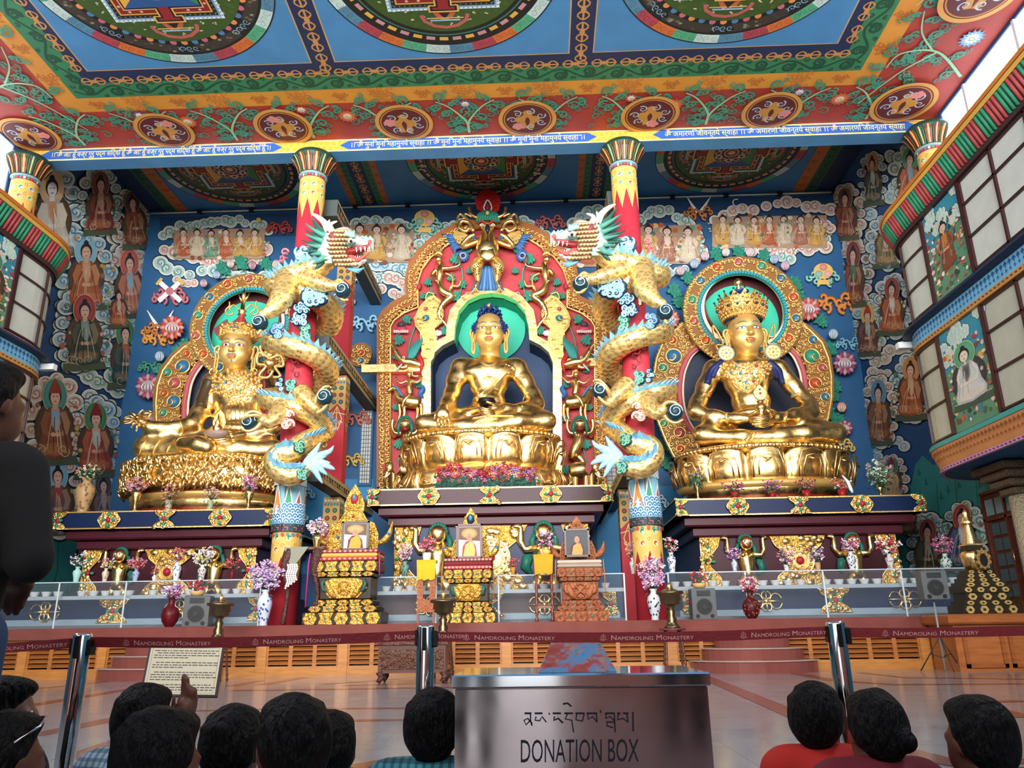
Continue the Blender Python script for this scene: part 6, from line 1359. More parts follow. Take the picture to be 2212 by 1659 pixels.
pr += Lp((450, 960, 26.8, 28), (370, 966, 26.1, 28), (315, 966, 25.9, 26)) + Lp((540, 962, 26.7, 28), (580, 970, 26.2, 24), (592, 970, 25.95, 20))
pr += Lp((315, 972, 25.85, 16), (420, 975, 25.6, 17), (500, 975, 25.55, 16), (580, 975, 25.8, 15)) + Lp((592, 972, 25.9, 17), (520, 966, 25.6, 15), (470, 962, 25.6, 14))
mb = MB(); bv, V, F = solid(mb, pr, .065, .22, m=G_, it=3); mb.build('body', root)
mb = MB(); solid(mb, Lp((395, 960, 25.35, 16), (430, 962, 25.2, 20), (448, 966, 25.15, 18)), .05, .1, m=G_); mb.build('boot', root)
mb = MB(); solid(mb, Lp((312, 914, 25.6, 11), (302, 908, 25.5, 11)), .05, .1, m=G_); fingers(mb, [[(306, 905, 25.45, 4), (300, 893, 25.35, 3.4), (308, 886, 25.3, 2.6)], [(298, 905, 25.4, 4), (290, 895, 25.3, 3.3), (276, 890, 25.3, 2.4)], [(296, 909, 25.4, 4), (286, 905, 25.3, 3.3), (280, 912, 25.3, 2.6)], [(298, 914, 25.45, 4), (288, 914, 25.35, 3.3), (284, 922, 25.35, 2.5)], [(304, 918, 25.5, 3.8), (296, 921, 25.4, 3), (294, 930, 25.4, 2.4)]]); mb.build('hand', root)
mb = MB(); solid(mb, Lp((525, 940, 25.7, 10), (500, 944, 25.4, 10)), .05, .1, m=G_); fingers(mb, [[(500, 941, 25.35, 4), (475, 945, 25.2, 3.4), (456, 936, 25.2, 2.6)], [(500, 945, 25.3, 4), (472, 950, 25.2, 3.4), (448, 944, 25.2, 2.6)], [(500, 950, 25.35, 4), (474, 955, 25.25, 3.3), (452, 951, 25.25, 2.4)], [(502, 954, 25.4, 3.8), (480, 959, 25.3, 3), (462, 957, 25.3, 2.3)], [(510, 938, 25.45, 4), (495, 932, 25.25, 3.4), (480, 932, 25.2, 2.8)]]); mb.build('hand', root)
mb = MB(); lace(mb, bv, [(468, 800), (445, 830), (452, 850), (480, 850), (500, 870), (525, 870), (555, 850), (572, 850), (575, 825), (555, 800)], 4.6, 4)
for k in range(9): foldline(mb, bv, [(478+k*10, 868+abs(k-4)), (480+k*9.5, 900), (484+k*9, 930)], .018)
for k in range(2): foldline(mb, bv, [(490, 806+k*6), (513, 818+k*8), (540, 806+k*6)], .05, R_)
for k in range(5): foldline(mb, bv, [(300+k*28, 985), (305+k*30, 965), (318+k*30, 948)], .02)
foldline(mb, bv, [(388, 908), (394, 926), (392, 940)], .04); spot_jewels(mb, bv, [(487, 825), (500, 822), (513, 824), (535, 822), (548, 826), (520, 845), (470, 835), (560, 840), (448, 838), (538, 806), (552, 812), (478, 806)], .06); mb.build('jewelled_ornaments', root)
mb = MB()
for d in (-1, 1):
 foldline(mb, bv, [(513+d*58, 822), (513+d*70, 850), (513+d*78, 880)], .2, L_, '#4A3A28', off=-.06)
mb.build('hair_lock', root)
O, s, Q, bh = shead(root, 508, 756, 26.75, 32.5, 'left', -.12)
mb = MB(); lathe(mb, [(1.1*s, 0), (1.22*s, .1*s), (1.2*s, .35*s), (1.12*s, .8*s), (.95*s, 1.0*s)], Q(0, .85, -.5), 32, '#FFFFFF', R_, sy=.98); rnd = random.Random(4)
for i in range(150):
 a = rnd.uniform(-.1*pi, 1.1*pi); z = .95+rnd.random()*.8; c = Q(1.2*cos(a), z, 1.18*sin(a)-.5); sph(mb, c, (.11*s, .09*s, .07*s), '#FFFFFF', R_, 7, 5)
for (a, z, c_) in ((0, 1.35, '#8F4A5A'), (-.2, 1.35, '#3F7F98'), (.2, 1.35, '#3F7F98'), (0, 1.55, '#3F7F98'), (0, 1.12, '#3F7F98')): sph(mb, Q(a, z, .75), .08*s, c_, L_, 8, 6)
mb.build('hat_band', root)
mb = MB(); solid(mb, [('e', Q(0, 1.5, -.6), (.95*s, .95*s, .75*s)), ('c', Q(0, 1.9, -.6), Q(.05, 2.7, -.6), .62*s, .16*s)], .08*s, .2*s, '#A83A44', L_); mb.build('hat_crown', root)
for d in (-1, 1):
 mb = MB(); P = [Q(d*.9, .9, -.9), Q(d*1.55, 1.3, -.75), Q(d*1.75, 1.7, -.8), Q(d*1.2, 2.3, -.85), Q(d*.95, 2.5, -.9), Q(d*.85, 1.8, -.9)]; prism(mb, P, (0, -.08, 0), '#C98A2A' if d > 0 else '#7A3A3E', R_ if d > 0 else L_); mb.build('hat_flap', root)
mb = MB(); c = Q(.05, 2.75, -.6); lathe(mb, [(.3*s, 0), (.2*s, .2*s), (.3*s, .3*s), (.15*s, .4*s), (.12*s, 1.0*s)], c, 14, '#FFFFFF', G_)
tube(mb, [c+np.array([0, 0, s*z]) for z in (.9, 1.5, 2.0)], [.1*s, .16*s, .02*s], '#FFFFFF', G_, 8)
for d in (-1, 1):
 tube(mb, [c+np.array([d*s*u, 0, s*z]) for u, z in ((.1, 1.0), (.25, 1.3), (.42, 1.75))], [.07*s, .07*s, .01], '#FFFFFF', G_, 6)
 tube(mb, spline([c+np.array([d*s*u, -.03, s*z]) for u, z in ((.2, .4), (.6, .75), (.9, .45), (.6, .15), (.95, 0), (1.15, .35), (.9, .7), (.95, 1.0))], 4), .055*s, '#FFFFFF', R_, 6)
mb.build('hat_finial', root)
mb = MB(); P = onskin(bv, [(488, 812)]);
for d in (-1, 1): c = Q(d*1.3, -1.5, -.1); tube(mb, [c+np.array([cos(a)*.25*s, 0, sin(a)*.25*s]) for a in [2*pi*i/12 for i in range(12)]], .05*s, '#FFFFFF', R_, 6, closed=True)
mb.build('earring', root)
t = thing('sceptre', 'small gold sceptre in the outstretched hand of the left statue', 'sceptre', atY(295, 905, 25.2)); mb = MB(); c = atY(297, 902, 25.2)
for d in (-1, 1):
 D1 = np.array([d*.9, -.1, d*.25]); sph(mb, c, .1, '#FFFFFF', G_)
 for k in range(4): a = k*pi/2; U = np.array([0, cos(a), sin(a)])*.13; tube(mb, [c+D1*.1, c+D1*.25+U, c+D1*.42+U*.9, c+D1*.6], .035, '#FFFFFF', G_, 6)
mb.build('sceptre_body', t)
t = thing('skull_cup', 'pale cup holding a small gold vase in the lap of the left statue', 'cup', atY(470, 935, 25.1)); mb = MB(); c = atY(468, 941, 25.15); k = 26*pxm(c); lathe(mb, [(.3*k, -.25*k), (.85*k, .0), (1.0*k, .35*k), (.92*k, .36*k), (.7*k, .1*k), (.1*k, .05*k)], c, 20, '#9A8478', L_, sy=.6); mb.build('cup', t)
mb = MB(); lathe(mb, [(.25*k, .1*k), (.4*k, .4*k), (.42*k, .7*k), (.2*k, 1.0*k), (.26*k, 1.1*k), (.1*k, 1.4*k), (.02*k, 1.9*k)], c, 16, '#FFFFFF', G_); P = [c+np.array([u*k, .15, v*k]) for u, v in ((-.4, .6), (-.55, 1.2), (-.35, 1.9), (0, 2.3), (.35, 1.9), (.55, 1.2), (.4, .6))]; prism(mb, P, (0, -.05, 0), '#FFFFFF', R_); mb.build('small_vase', t)
t = thing('ritual_staff', 'tall red staff with gold looped ribbons and a round finial beside the left statue', 'staff', atY(581, 925, 25.6)); Yt = 25.9
mb = MB(); tube(mb, [atY(579, 925, Yt), atY(571, 823, Yt), atY(578, 770, Yt)], .07, '#7A1F24', L_, 8)
for i in range(6): tube(mb, spline([atY(579+(i-3)*1.5, 915-i*4, Yt-.05), atY(570+i*4, 900-i*5, Yt-.08), atY(578+(i % 3-1)*9, 882-i*4, Yt-.05)], 4), [.09*(1-.07*k) for k in range(9)], '#7A1F24', L_, 6)
mb.build('shaft', t); mb = MB()
for (x, y, r) in ((583, 786, 13), (583, 768, 9), (583, 752, 10), (583, 735, 7), (583, 724, 4)): sph(mb, atY(x, y, Yt), r*.0165, '#FFFFFF', G_, 12, 8)
for P in ([(583, 775), (560, 762), (556, 785), (575, 790), (560, 812), (580, 815), (590, 800)], [(583, 775), (606, 768), (612, 790), (594, 792), (606, 812), (590, 815)], [(570, 770), (562, 750), (575, 745)], [(596, 770), (604, 752), (592, 745)]): tube(mb, spline([atY(x, y, Yt-.12) for x, y in P], 5), .055, '#FFFFFF', R_, 6)
mb.build('finial', t)
# ================================================================ CENTRAL AUREOLE with its creatures
CX = 1064; YT = 28.7; mir = lambda P: [(2*CX-x, y) for x, y in P]
t = thing('statue_aureole', 'tall red and gold aureole with creatures behind the central statue', 'halo', (-2.0, YT, 5.33))
OUT = [(818, 1056), (818, 700), (828, 680), (850, 660), (880, 645), (878, 610), (885, 580), (905, 548), (930, 525), (960, 505), (985, 492), (1010, 485), (1064, 478)]
INB = [(843, 1056), (843, 706), (851, 692), (872, 676), (903, 664), (902, 610), (911, 582), (930, 556), (955, 537), (970, 526), (985, 517), (1010, 507), (1064, 500)]
FRO = [(915, 1056), (915, 800), (920, 775), (940, 750), (967, 735), (968, 715), (975, 680), (1000, 650), (1035, 633), (1064, 629)]
FRI = [(934, 1056), (934, 792), (943, 770), (960, 755), (984, 743), (986, 712), (994, 682), (1013, 659), (1040, 647), (1064, 644)]
def strip_plate(mb, A, Bp, Y, th, col, m):
 """band between two pixel outlines with equal point counts"""
 V = [atY(x, y, Y) for x, y in A]+[atY(x, y, Y) for x, y in Bp]; n = len(A); off = np.array([0, -th, 0]); V2 = [v+off for v in V]
 mb.add(V2, [(i, i+1, n+i+1, n+i) for i in range(n-1)], col, m)
 for q in (0, n): mb.add([V[q+i] for i in range(n)]+[V2[q+i] for i in range(n)], [(i, i+1, n+i+1, n+i) for i in range(n-1)], col, m)
def rs(P, n):
 P = [np.array(p, float) for p in P]; L = [0]
 for a, b in zip(P[:-1], P[1:]): L.append(L[-1]+np.linalg.norm(b-a))
 out = []
 for i in range(n):
  s_ = L[-1]*i/(n-1); j = max(k for k in range(len(L)) if L[k] <= s_+1e-9); j = min(j, len(P)-2); t_ = (s_-L[j])/(L[j+1]-L[j]); out.append(tuple(P[j]*(1-t_)+P[j+1]*t_))
 return out
mb = MB()
for f in (lambda P: P, mir): strip_plate(mb, f(rs(INB, 40)), f(rs(FRO, 40)), YT+.35, .2, '#B8383E', P_)
mb.build('red_panel', t)
mb = MB()
for sd, f in ((1, lambda P: P), (-1, mir)):
 strip_plate(mb, f(OUT), f(INB), YT+.4, .4, '#9A5A24', P_)
 n = 74; A = rs(f(OUT), n); Bq = rs(f(INB), n)
 for i in range(n):
  if i > n-6: continue
  for u, r in ((.27, 6.4), (.75, 5.6)):
   x, y = A[i][0]*(1-u)+Bq[i][0]*u, A[i][1]*(1-u)+Bq[i][1]*u; sw(mb, x, y, r, YT+.0, a0=i*.9+u*3, d=sd*(1 if u < .5 else -1), th=.34, turns=.95, n=8); sph(mb, atY(x+2*sd, y-2, YT-.06), .055, '#FFFFFF', R_, 6, 4)
 E = [atY(x, y, YT) for x, y in f(INB)[:-1]]; tube(mb, E, .05, '#FFFFFF', R_, 6)
mb.build('scrolled_gold_border', t)
mb = MB()
for f in (lambda P: P, mir): strip_plate(mb, f(FRO), f(FRI), YT+.3, .5, '#FFFFFF', G_)
for x0, x1 in ((785, 918), (1210, 1340)): prism(mb, [atY(x, y, YT+.1) for x, y in ((x0, 794), (x1, 792 if x0 < 1000 else 776), (x1, 808 if x0 < 1000 else 793), (x0, 810))] if x0 < 1000 else [atY(x, y, YT+.1) for x, y in ((x0-10, 782), (x1-10, 779), (x1-10, 795), (x0-10, 798))], (0, -.35, 0), '#FFFFFF', G_)
mb.build('gold_arch_frame', t)
mb = MB()
for f in (lambda P: P, mir):
 P = f(FRI); V = [atY(x, y, YT+.25) for x, y in P]; W2 = [v+np.array([0, 1.0, 0]) for v in V]; n = len(P)
 for i in range(n-1): mb.add([V[i], V[i+1], W2[i+1], W2[i]], [(0, 1, 2, 3)], '#1F9A70' if P[i+1][1] < 745 and i > 3 else '#1C3252', P_)
P = FRI+mir(FRI)[::-1][1:]; mb.add([atY(x, y, YT+.25)+np.array([0, 1.0, 0]) for x, y in P], [tuple(range(len(P)))], '#24406A', P_); mb.build('arched_recess', t)
mb = MB(); P = [ringpx(1061, 712, 74, 2*pi*k/44, YT+1.15) for k in range(44)]; prism(mb, P, (0, -.05, 0), '#2FC4A4', P_); mb.build('green_halo_disc', t)
# round gold cloud bosses beside the aureole
for x, y in ((780, 772), (1322, 760)):
 mb = MB(); P = [ringpx(x, y, 24*(1+.3*max(0, sin(a))), a, YT+.4) for a in [2*pi*k/30 for k in range(30)]]; prism(mb, P, (0, -.15, 0), '#8A5A22', P_); [sw(mb, x+cos(k*.63)*17, y-4+sin(k*.63)*19, 6, YT+.22, k, 1, n=8) for k in range(10)]; gem(mb, x, y-10, 7, YT+.22, GEMC[0]); gem(mb, x, y+8, 7, YT+.22, GEMC[1]); mb.build('gold_boss', t)
class Rl(MB):
 """relief figure drawn in pixels at depth Y, rounded in real depth"""
 def __init__(s, Y, f=1, cx=0): super().__init__(); s.Y = Y; s.fx = f; s.cx = cx
 def P(s, x, y, d=0): return atY((x if s.fx > 0 else 2*s.cx-x), y, s.Y-d)
 def T(s, pts, r, m=G_, col='#FFFFFF', n=8, sp=True, flat=1.0):
  q = [(p[0], p[1], p[2] if len(p) > 2 else .1) for p in pts]; R = list(r) if isinstance(r, (list, tuple)) else [r]*len(q)
  if sp: Z = spline([(a[0], a[1], a[2]*100, b) for a, b in zip(q, R)], 4); q = [(z[0], z[1], z[2]/100) for z in Z]; R = [z[3] for z in Z]
  pts3 = [s.P(*a) for a in q]; tube(s, pts3, [max(.3, b)*pxm(p) for b, p in zip(R, pts3)], col, m, n, flat=flat)
 def E(s, x, y, rx, ry, d=.1, m=G_, col='#FFFFFF', dep=None, n=10, h=7):
  c = s.P(x, y, d); k = pxm(c); sph(s, c, (rx*k, dep or min(rx, ry)*k, ry*k), col, m, n, h)
 def pl(s, pts, d=.1, th=.06, m=P_, col='#FFFFFF'): prism(s, [s.P(x, y, d) for x, y in pts], (0, -th, 0), col, m)
TEAL = '#1F7F6A'
def leafc(R_l, x, y, s_, a=0., d=.12):
 """curly three-lobed green leaf"""
 P = [(0, -1), (.3, -.55), (.75, -.5), (.55, -.1), (.95, .35), (.5, .4), (.2, .9), (0, .55), (-.2, .9), (-.5, .4), (-.95, .35), (-.55, -.1), (-.75, -.5), (-.3, -.55)]
 ca, sa = cos(a), sin(a); Q = [(x+(u*ca-v*sa)*s_, y+(u*sa+v*ca)*s_) for u, v in P]; R_l.pl(Q, d, .07, P_, TEAL); R_l.T([(x+sa*s_*.9, y-ca*s_*.9, d+.08), (x, y, d+.12), (x-sa*s_*.5, y+ca*s_*.5, d+.08)], 1.0, P_, '#2F9A80', 5)
 for e in (-1, 1): R_l.E(x+(e*.6*ca-.3*sa)*s_, y+(e*.6*sa+.3*ca)*s_, s_*.26, s_*.26, d+.08, P_, '#2F9A80', n=7, h=5)
for side in (1, -1):
 r = Rl(YT+.1, side, CX)
 for (x, y, s_, a) in [(930, 640, 15, .2), (880, 690, 12, .5), (862, 735, 14, -.4), (935, 745, 13, .3), (858, 770, 11, 0), (950, 670, 11, .8), (985, 560, 15, .3), (1010, 540, 11, -.4), (975, 600, 11, .1), (1000, 615, 10, .6), (985, 640, 14, .7), (925, 610, 10, .2), (915, 640, 9, 0), (960, 715, 12, 0), (893, 770, 11, .6), (862, 800, 8, 0), (905, 830, 11, .2), (855, 880, 9, .4), (905, 905, 10, .1), (862, 960, 13, .2), (890, 985, 12, -.4), (905, 1015, 12, .3), (855, 925, 9, .2), (1015, 585, 9, 0)]: leafc(r, x, y, s_, a)
 for P in [[(900, 700), (885, 740), (880, 800)], [(990, 650), (1000, 600), (990, 560)], [(860, 1000), (870, 960), (880, 930)], [(930, 700), (940, 660), (930, 620)]]: r.T([(x, y, .08) for x, y in P], 1.6, P_, '#3FA088', 6)
 for (x, y, q, c) in [(1000, 552, 11, '#2F5FA0'), (1010, 636, 8, '#B83A48')]:
  for k in range(14): r.E(x+cos(k*.45)*q, y+sin(k*.45)*q, q*.28, q*.28, .16, P_, c, n=6, h=4)
  r.E(x, y, q*.85, q*.85, .16, P_, mix(c, '#FFFFFF', .25), dep=.08); r.E(x, y, q*.4, q*.4, .24, P_, '#101828', dep=.05)
 r.E(866, 712, 13, 8, .15, L_, '#B84A58', dep=.12); r.E(866, 701, 9, 7, .2, L_, '#4A4048', dep=.12); [r.E(866+(k-3)*4.6, 716, 3.4, 4, .2, P_, '#E8C0C0', n=6, h=4) for k in range(7)]
 r.E(945, 720, 11, 7, .2, P_, '#E8DCD8', dep=.1); r.T([(955, 715), (948, 722), (940, 716), (946, 712)], 1.4, P_, '#B86A78', 5); r.E(938, 730, 8, 5, .15, P_, '#A8C8E0', dep=.08)
 r.E(862, 715, 5, 10, .1, P_, '#B83A48'); r.E(905, 618, 6, 9, .15, P_, '#A8303A'); r.E(902, 612, 3, 5, .2, P_, '#E0A0A0'); r.T([(855, 945, .2), (848, 930, .2), (858, 915, .2), (852, 905, .2)], [6, 7, 5, .5], P_, '#C0502A'); r.T([(855, 942, .3), (853, 930, .3)], 2.5, P_, '#E8A040')
 r.build('leaf_scrollwork', t)
 # sea-monster with gold plume, serpent lady, rider on horse, lion, elephant
 r = Rl(YT, side, CX)
 r.pl([(938, 640), (952, 652), (960, 680), (955, 700), (940, 712), (945, 740), (938, 775), (925, 800-8), (905, 790), (912, 760), (908, 720), (898, 706), (895, 690), (905, 668), (925, 645)], .08, .14, R_)
 r.T([(935, 645, .22), (952, 660, .22), (957, 682, .22), (945, 705, .22)], 2.2, R_); r.T([(930, 648, .22), (903, 672, .22), (898, 695, .22), (910, 712, .22)], 2.2, R_)
 gem(r, side*0+(920 if side > 0 else 2*CX-920), 688, 7.5, YT-.24, '#2F7A90', side); gem(r, (920 if side > 0 else 2*CX-920), 668, 4.5, YT-.24, '#B84A58', side)
 for (x, y) in [(905, 690), (940, 665), (945, 690), (912, 745), (925, 755), (918, 775), (932, 735), (910, 700)]: r.T([(x-4, y, .24), (x, y-3, .28), (x+4, y, .24)], 1.4, R_, n=5)
 r.T([(910, 790, .2), (888, 783, .3), (868, 778, .35), (850, 748, .3), (840, 742, .3)], [8, 10, 8, 3.5, 1], G_); r.T([(880, 792, .3), (865, 794, .34), (855, 788, .3)], [5, 4, 1.5], G_); r.T([(874, 785, .42), (862, 785, .44), (853, 780, .4)], 2.6, L_, '#A82A2A'); r.T([(868, 787, .46), (860, 796, .46), (856, 800, .4)], 1.8, L_, '#C0D0E8'); r.E(872, 772, 3, 3, .5, L_, '#F0F0F0'); r.E(872, 772, 1.4, 1.4, .55, L_, '#101010')
 for k in range(7): r.T([(882+k*2, 778-k, .3), (886+k*4, 758-k*3, .3), (892+k*3, 742-k*3, .25)], [3, 2.4, .5], P_, '#2F8F88', 5)
 r.T([(905, 770, .25), (912, 785, .3), (908, 805, .25)], [6, 5, 2], L_, '#B82A28'); r.T([(890, 800, .2), (892, 812, .2), (905, 812, .2)], [3, 2.5, 2], G_); r.build('sea_monster', t)
 r = Rl(YT, side, CX)
 r.T([(952, 568, .2), (950, 590, .25), (948, 610, .25), (957, 630, .25), (975, 640, .2), (958, 655, .2), (948, 680, .18), (962, 700, .15), (972, 718, .1)], [6, 8, 6.5, 9, 8.5, 7, 5.5, 4, 1.2], G_)
 r.E(947, 560, 8, 9, .3); r.T([(938, 552, .3), (947, 545, .35), (956, 552, .3)], [2, 4, 2], R_); [r.T([(947, 550, .25), (947+k*4.5, 536-abs(k), .2)], [2, .8], R_) for k in (-3, -2, -1, 0, 1, 2, 3)]
 r.E(943, 558, 1.2, .9, .62, L_, '#202020'); r.E(950, 558, 1.2, .9, .62, L_, '#202020'); r.T([(944, 565, .62), (950, 565, .62)], .8, L_, '#A83A3A')
 r.T([(955, 580, .25), (975, 578, .3), (992, 572, .3), (990, 552, .3)], [4.5, 3.5, 3, 2.5], G_); r.T([(942, 582, .25), (932, 595, .3), (945, 608, .4)], [4.5, 3.5, 2.5], G_)
 for P in [[(985, 640), (972, 632), (975, 618), (990, 618), (996, 605)], [(935, 652), (920, 645), (925, 632), (938, 636)], [(962, 590), (978, 600), (975, 625)]]: r.T([(x, y, .15) for x, y in P], 2.4, R_)
 for k in range(16): r.E(948+(k % 4)*4, 640+k*3.4, 1.3, 1.3, .36, L_, '#2A2018', n=5, h=4)
 r.build('serpent_lady', t)
 r = Rl(YT, side, CX)
 r.T([(905, 870, .25), (885, 868, .3), (865, 862, .25), (856, 842, .25)], [13, 14, 12, 6], G_, n=12); r.T([(858, 846, .25), (850, 838, .25), (838, 846, .25)], [6, 5.5, 3.5], G_); r.T([(850, 834, .25), (848, 826, .25)], [2, .8], G_)
 for x in (862, 872, 900, 909): r.T([(x, 872, .25), (x+2, 890, .25), (x-1, 906, .25), (x-4, 910, .25)], [5, 3.4, 2.4, 2.6], G_)
 for k in range(6): r.T([(852+k*2.5, 834+k*3, .4), (860+k*2, 840+k*3.2, .42)], 2, P_, '#3F88B8', 5)
 r.T([(884, 820, .3), (884, 836, .35), (886, 852, .35)], [5, 6.5, 7], G_); r.E(884, 809, 6, 7, .35); r.T([(880, 803, .35), (884, 800, .4), (889, 803, .35)], 2.5, R_)
 r.T([(880, 822, .35), (864, 828, .4), (856, 815, .35)], [3.5, 3, 2], G_); r.T([(888, 822, .35), (902, 826, .4), (912, 812, .35)], [3.5, 3, 2], G_); r.T([(886, 852, .4), (874, 864, .5), (868, 880, .45)], [5, 4.5, 3], G_)
 r.T([(910, 832, .3), (914, 840, .3), (908, 850, .3), (914, 860, .25)], [3, 5.5, 6, 2], L_, '#2F68A8'); r.build('horse_and_rider', t)
 r = Rl(YT-.1, side, CX)
 r.T([(878, 940, .2), (880, 955, .25), (888, 975, .3), (895, 990, .2)], [9, 12, 11, 8], G_, n=12); r.E(875, 917, 12, 13, .4, n=12)
 for k in range(11): a = pi*(-.15+1.3*k/10); r.E(875+cos(a)*13, 913-sin(a)*12, 4.2, 4.2, .3, L_, '#1F6A5A', n=6, h=5)
 for d in (-1, 1): r.T([(875+d*13, 915, .4), (875+d*15, 928, .4), (875+d*12, 940, .35)], [4.5, 4, .8], L_, '#1F6A5A'); r.T([(875+d*8, 935, .3), (875+d*22, 935, .3), (875+d*28, 920, .3), (875+d*26, 905, .3)], [5, 4.5, 3.6, 4], G_); r.E(875+d*5, 914, 3, 2, .88, L_, '#F0F0F0'); r.E(875+d*5, 914, 1.1, 1.1, .92, L_, '#101010')
 r.T([(869, 925, .8), (875, 928, .85), (881, 925, .8)], 1.9, L_, '#8F2028'); r.E(875, 919, 3.5, 2.5, .9, L_, '#C98A50'); r.T([(880, 985, .3), (868, 1000, .3), (872, 1018, .3)], [7, 5, 3], G_); r.build('lion_with_raised_paws', t)
 r = Rl(YT-.5, side, CX)
 r.T([(895, 1018, .2), (872, 1015, .3), (855, 1012, .3)], [17, 18, 14], G_, n=12); r.E(842, 1010, 12, 14, .45, n=12); r.T([(838, 1018, .6), (832, 1034, .6), (834, 1050, .5), (840, 1056, .5)], [6, 4.5, 3, 2], G_); r.T([(842, 1022, .7), (834, 1030, .85), (826, 1030, .9)], [1.8, 1.5, .5], L_, '#F0E8D8')
 r.pl([(852, 997), (862, 1000), (864, 1018), (856, 1026), (850, 1015)], .7, .08, L_, '#9A2A30'); r.pl([(832, 1000), (826, 1006), (828, 1020), (834, 1014)], .5, .06, L_, '#9A2A30')
 for x in (850, 862, 885, 896): r.T([(x, 1022, .3), (x, 1040, .3), (x, 1056, .3)], [7, 5.5, 6], G_)
 r.E(838, 1006, 1.4, 1.4, .98, L_, '#101010'); r.build('elephant', t)
# bird-man at the top
r = Rl(YT-.1)
r.pl([(1052, 410), (1072, 418), (1082, 436), (1078, 456), (1065, 466), (1045, 462), (1030, 452), (1026, 434), (1036, 418)], -.1, .1, L_, '#A81E18')
for k in range(26): r.E(1036+(k*7) % 38, 424+(k*5) % 34, 1.2, 1.6, .02, L_, '#5A1010', n=5, h=4)
for k in range(9): r.T([(1030+k*6, 480, .2), (1034+k*5, 465, .3), (1040+k*3.4, 450-abs(k-4)*-2, .25)], [3.5, 4, 1], P_, '#1F7A64')
r.T([(1045, 448, .2), (1053, 432, .2), (1062, 448, .2), (1053, 470, .2), (1045, 448, .2)], 1.6, P_, '#D8E4DC'); r.E(1053, 446, 4, 9, .4, L_, '#7A2438'); r.E(1053, 460, 4, 5, .45, L_, '#D8B070')
r.E(1053, 489, 15, 15, .5, n=14, h=9); r.E(1041, 486, 4, 3.4, 1.0-.14, L_, '#F0E8D8'); r.E(1065, 486, 4, 3.4, .86, L_, '#F0E8D8'); r.E(1041, 486, 1.6, 1.6, .93, L_, '#7A2418'); r.E(1065, 486, 1.6, 1.6, .93, L_, '#7A2418')
r.T([(1034, 480, .7), (1042, 478, .85), (1050, 484, .85)], 2, L_, '#B8301E'); r.T([(1072, 480, .7), (1064, 478, .85), (1056, 484, .85)], 2, L_, '#B8301E'); r.T([(1053, 488, .9), (1053, 497, 1.2), (1053, 508, 1.1)], [5, 5, .6], L_, '#1C2438')
for d in (-1, 1):
 r.T([(1053+d*14, 488, .4), (1053+d*24, 480, .3)], [4, .8], G_)
 r.T([(1053+d*18, 520, .2), (1053+d*38, 528, .3), (1053+d*55, 532, .4), (1053+d*40, 512, .6), (1053+d*28, 505, .6)], [8, 7, 6, 4.5, 3], G_)
 for k in range(9): r.T([(1053+d*26, 512+k*2, .05), (1053+d*(60+k), 520+k*3-8, .02), (1053+d*(100-k*4), 505+k*6, 0)], [5, 4.5, .8], P_, ['#2F5F9A', '#3F78B0'][k % 2])
 r.pl([(1053+d*28, 522), (1053+d*45, 508), (1053+d*70, 500), (1053+d*74, 512), (1053+d*64, 528), (1053+d*40, 536)], .2, .1, R_)
 for k in range(14): r.E(1053+d*(34+k*2.8), 514+(k*7) % 16, 1.3, 1.3, .32, L_, '#1E1810', n=5, h=4)
 for P, w in (([(1053+d*30, 500), (1053+d*38, 482), (1053+d*55, 478), (1053+d*62, 490), (1053+d*48, 500), (1053+d*40, 492)], 4.5), ([(1053+d*40, 480), (1053+d*58, 462), (1053+d*66, 476), (1053+d*58, 486)], 3.6), ([(1053+d*22, 470), (1053+d*36, 462), (1053+d*40, 448)], 3.8), ([(1053+d*34, 468), (1053+d*48, 462), (1053+d*52, 475)], 3)): r.T([(x, y, .3) for x, y in P], w, G_)
 r.T([(1053+d*12, 560, .3), (1053+d*24, 575, .4), (1053+d*22, 592, .35), (1053+d*20, 610, .3)], [11, 14, 9, 4], R_); r.T([(1053+d*20, 605, .3), (1053+d*26, 620, .35)], [4.5, 4], G_); [r.T([(1053+d*26, 620, .35), (1053+d*26+k*7, 630, .4)], [3, 1], G_) for k in (-1, 0, 1)]
 for k in range(14): r.E(1053+d*(16+(k*5) % 16), 568+(k*7) % 26, 1.6, 1.6, .72, L_, '#1E1810', n=5, h=4)
for k in range(9): r.T([(1053+(k-4)*3, 575, .1), (1053+(k-4)*8, 628, .1)], [2.5, 4], P_, ['#3F70A8', '#5F90C0'][k % 2])
r.T([(1053, 508, .3), (1053, 525, .4), (1053, 545, .5), (1053, 562, .4)], [16, 21, 26, 17], G_, n=16); r.E(1053, 548, 17, 18, .86, dep=.1)
r.build('winged_bird_man', t)
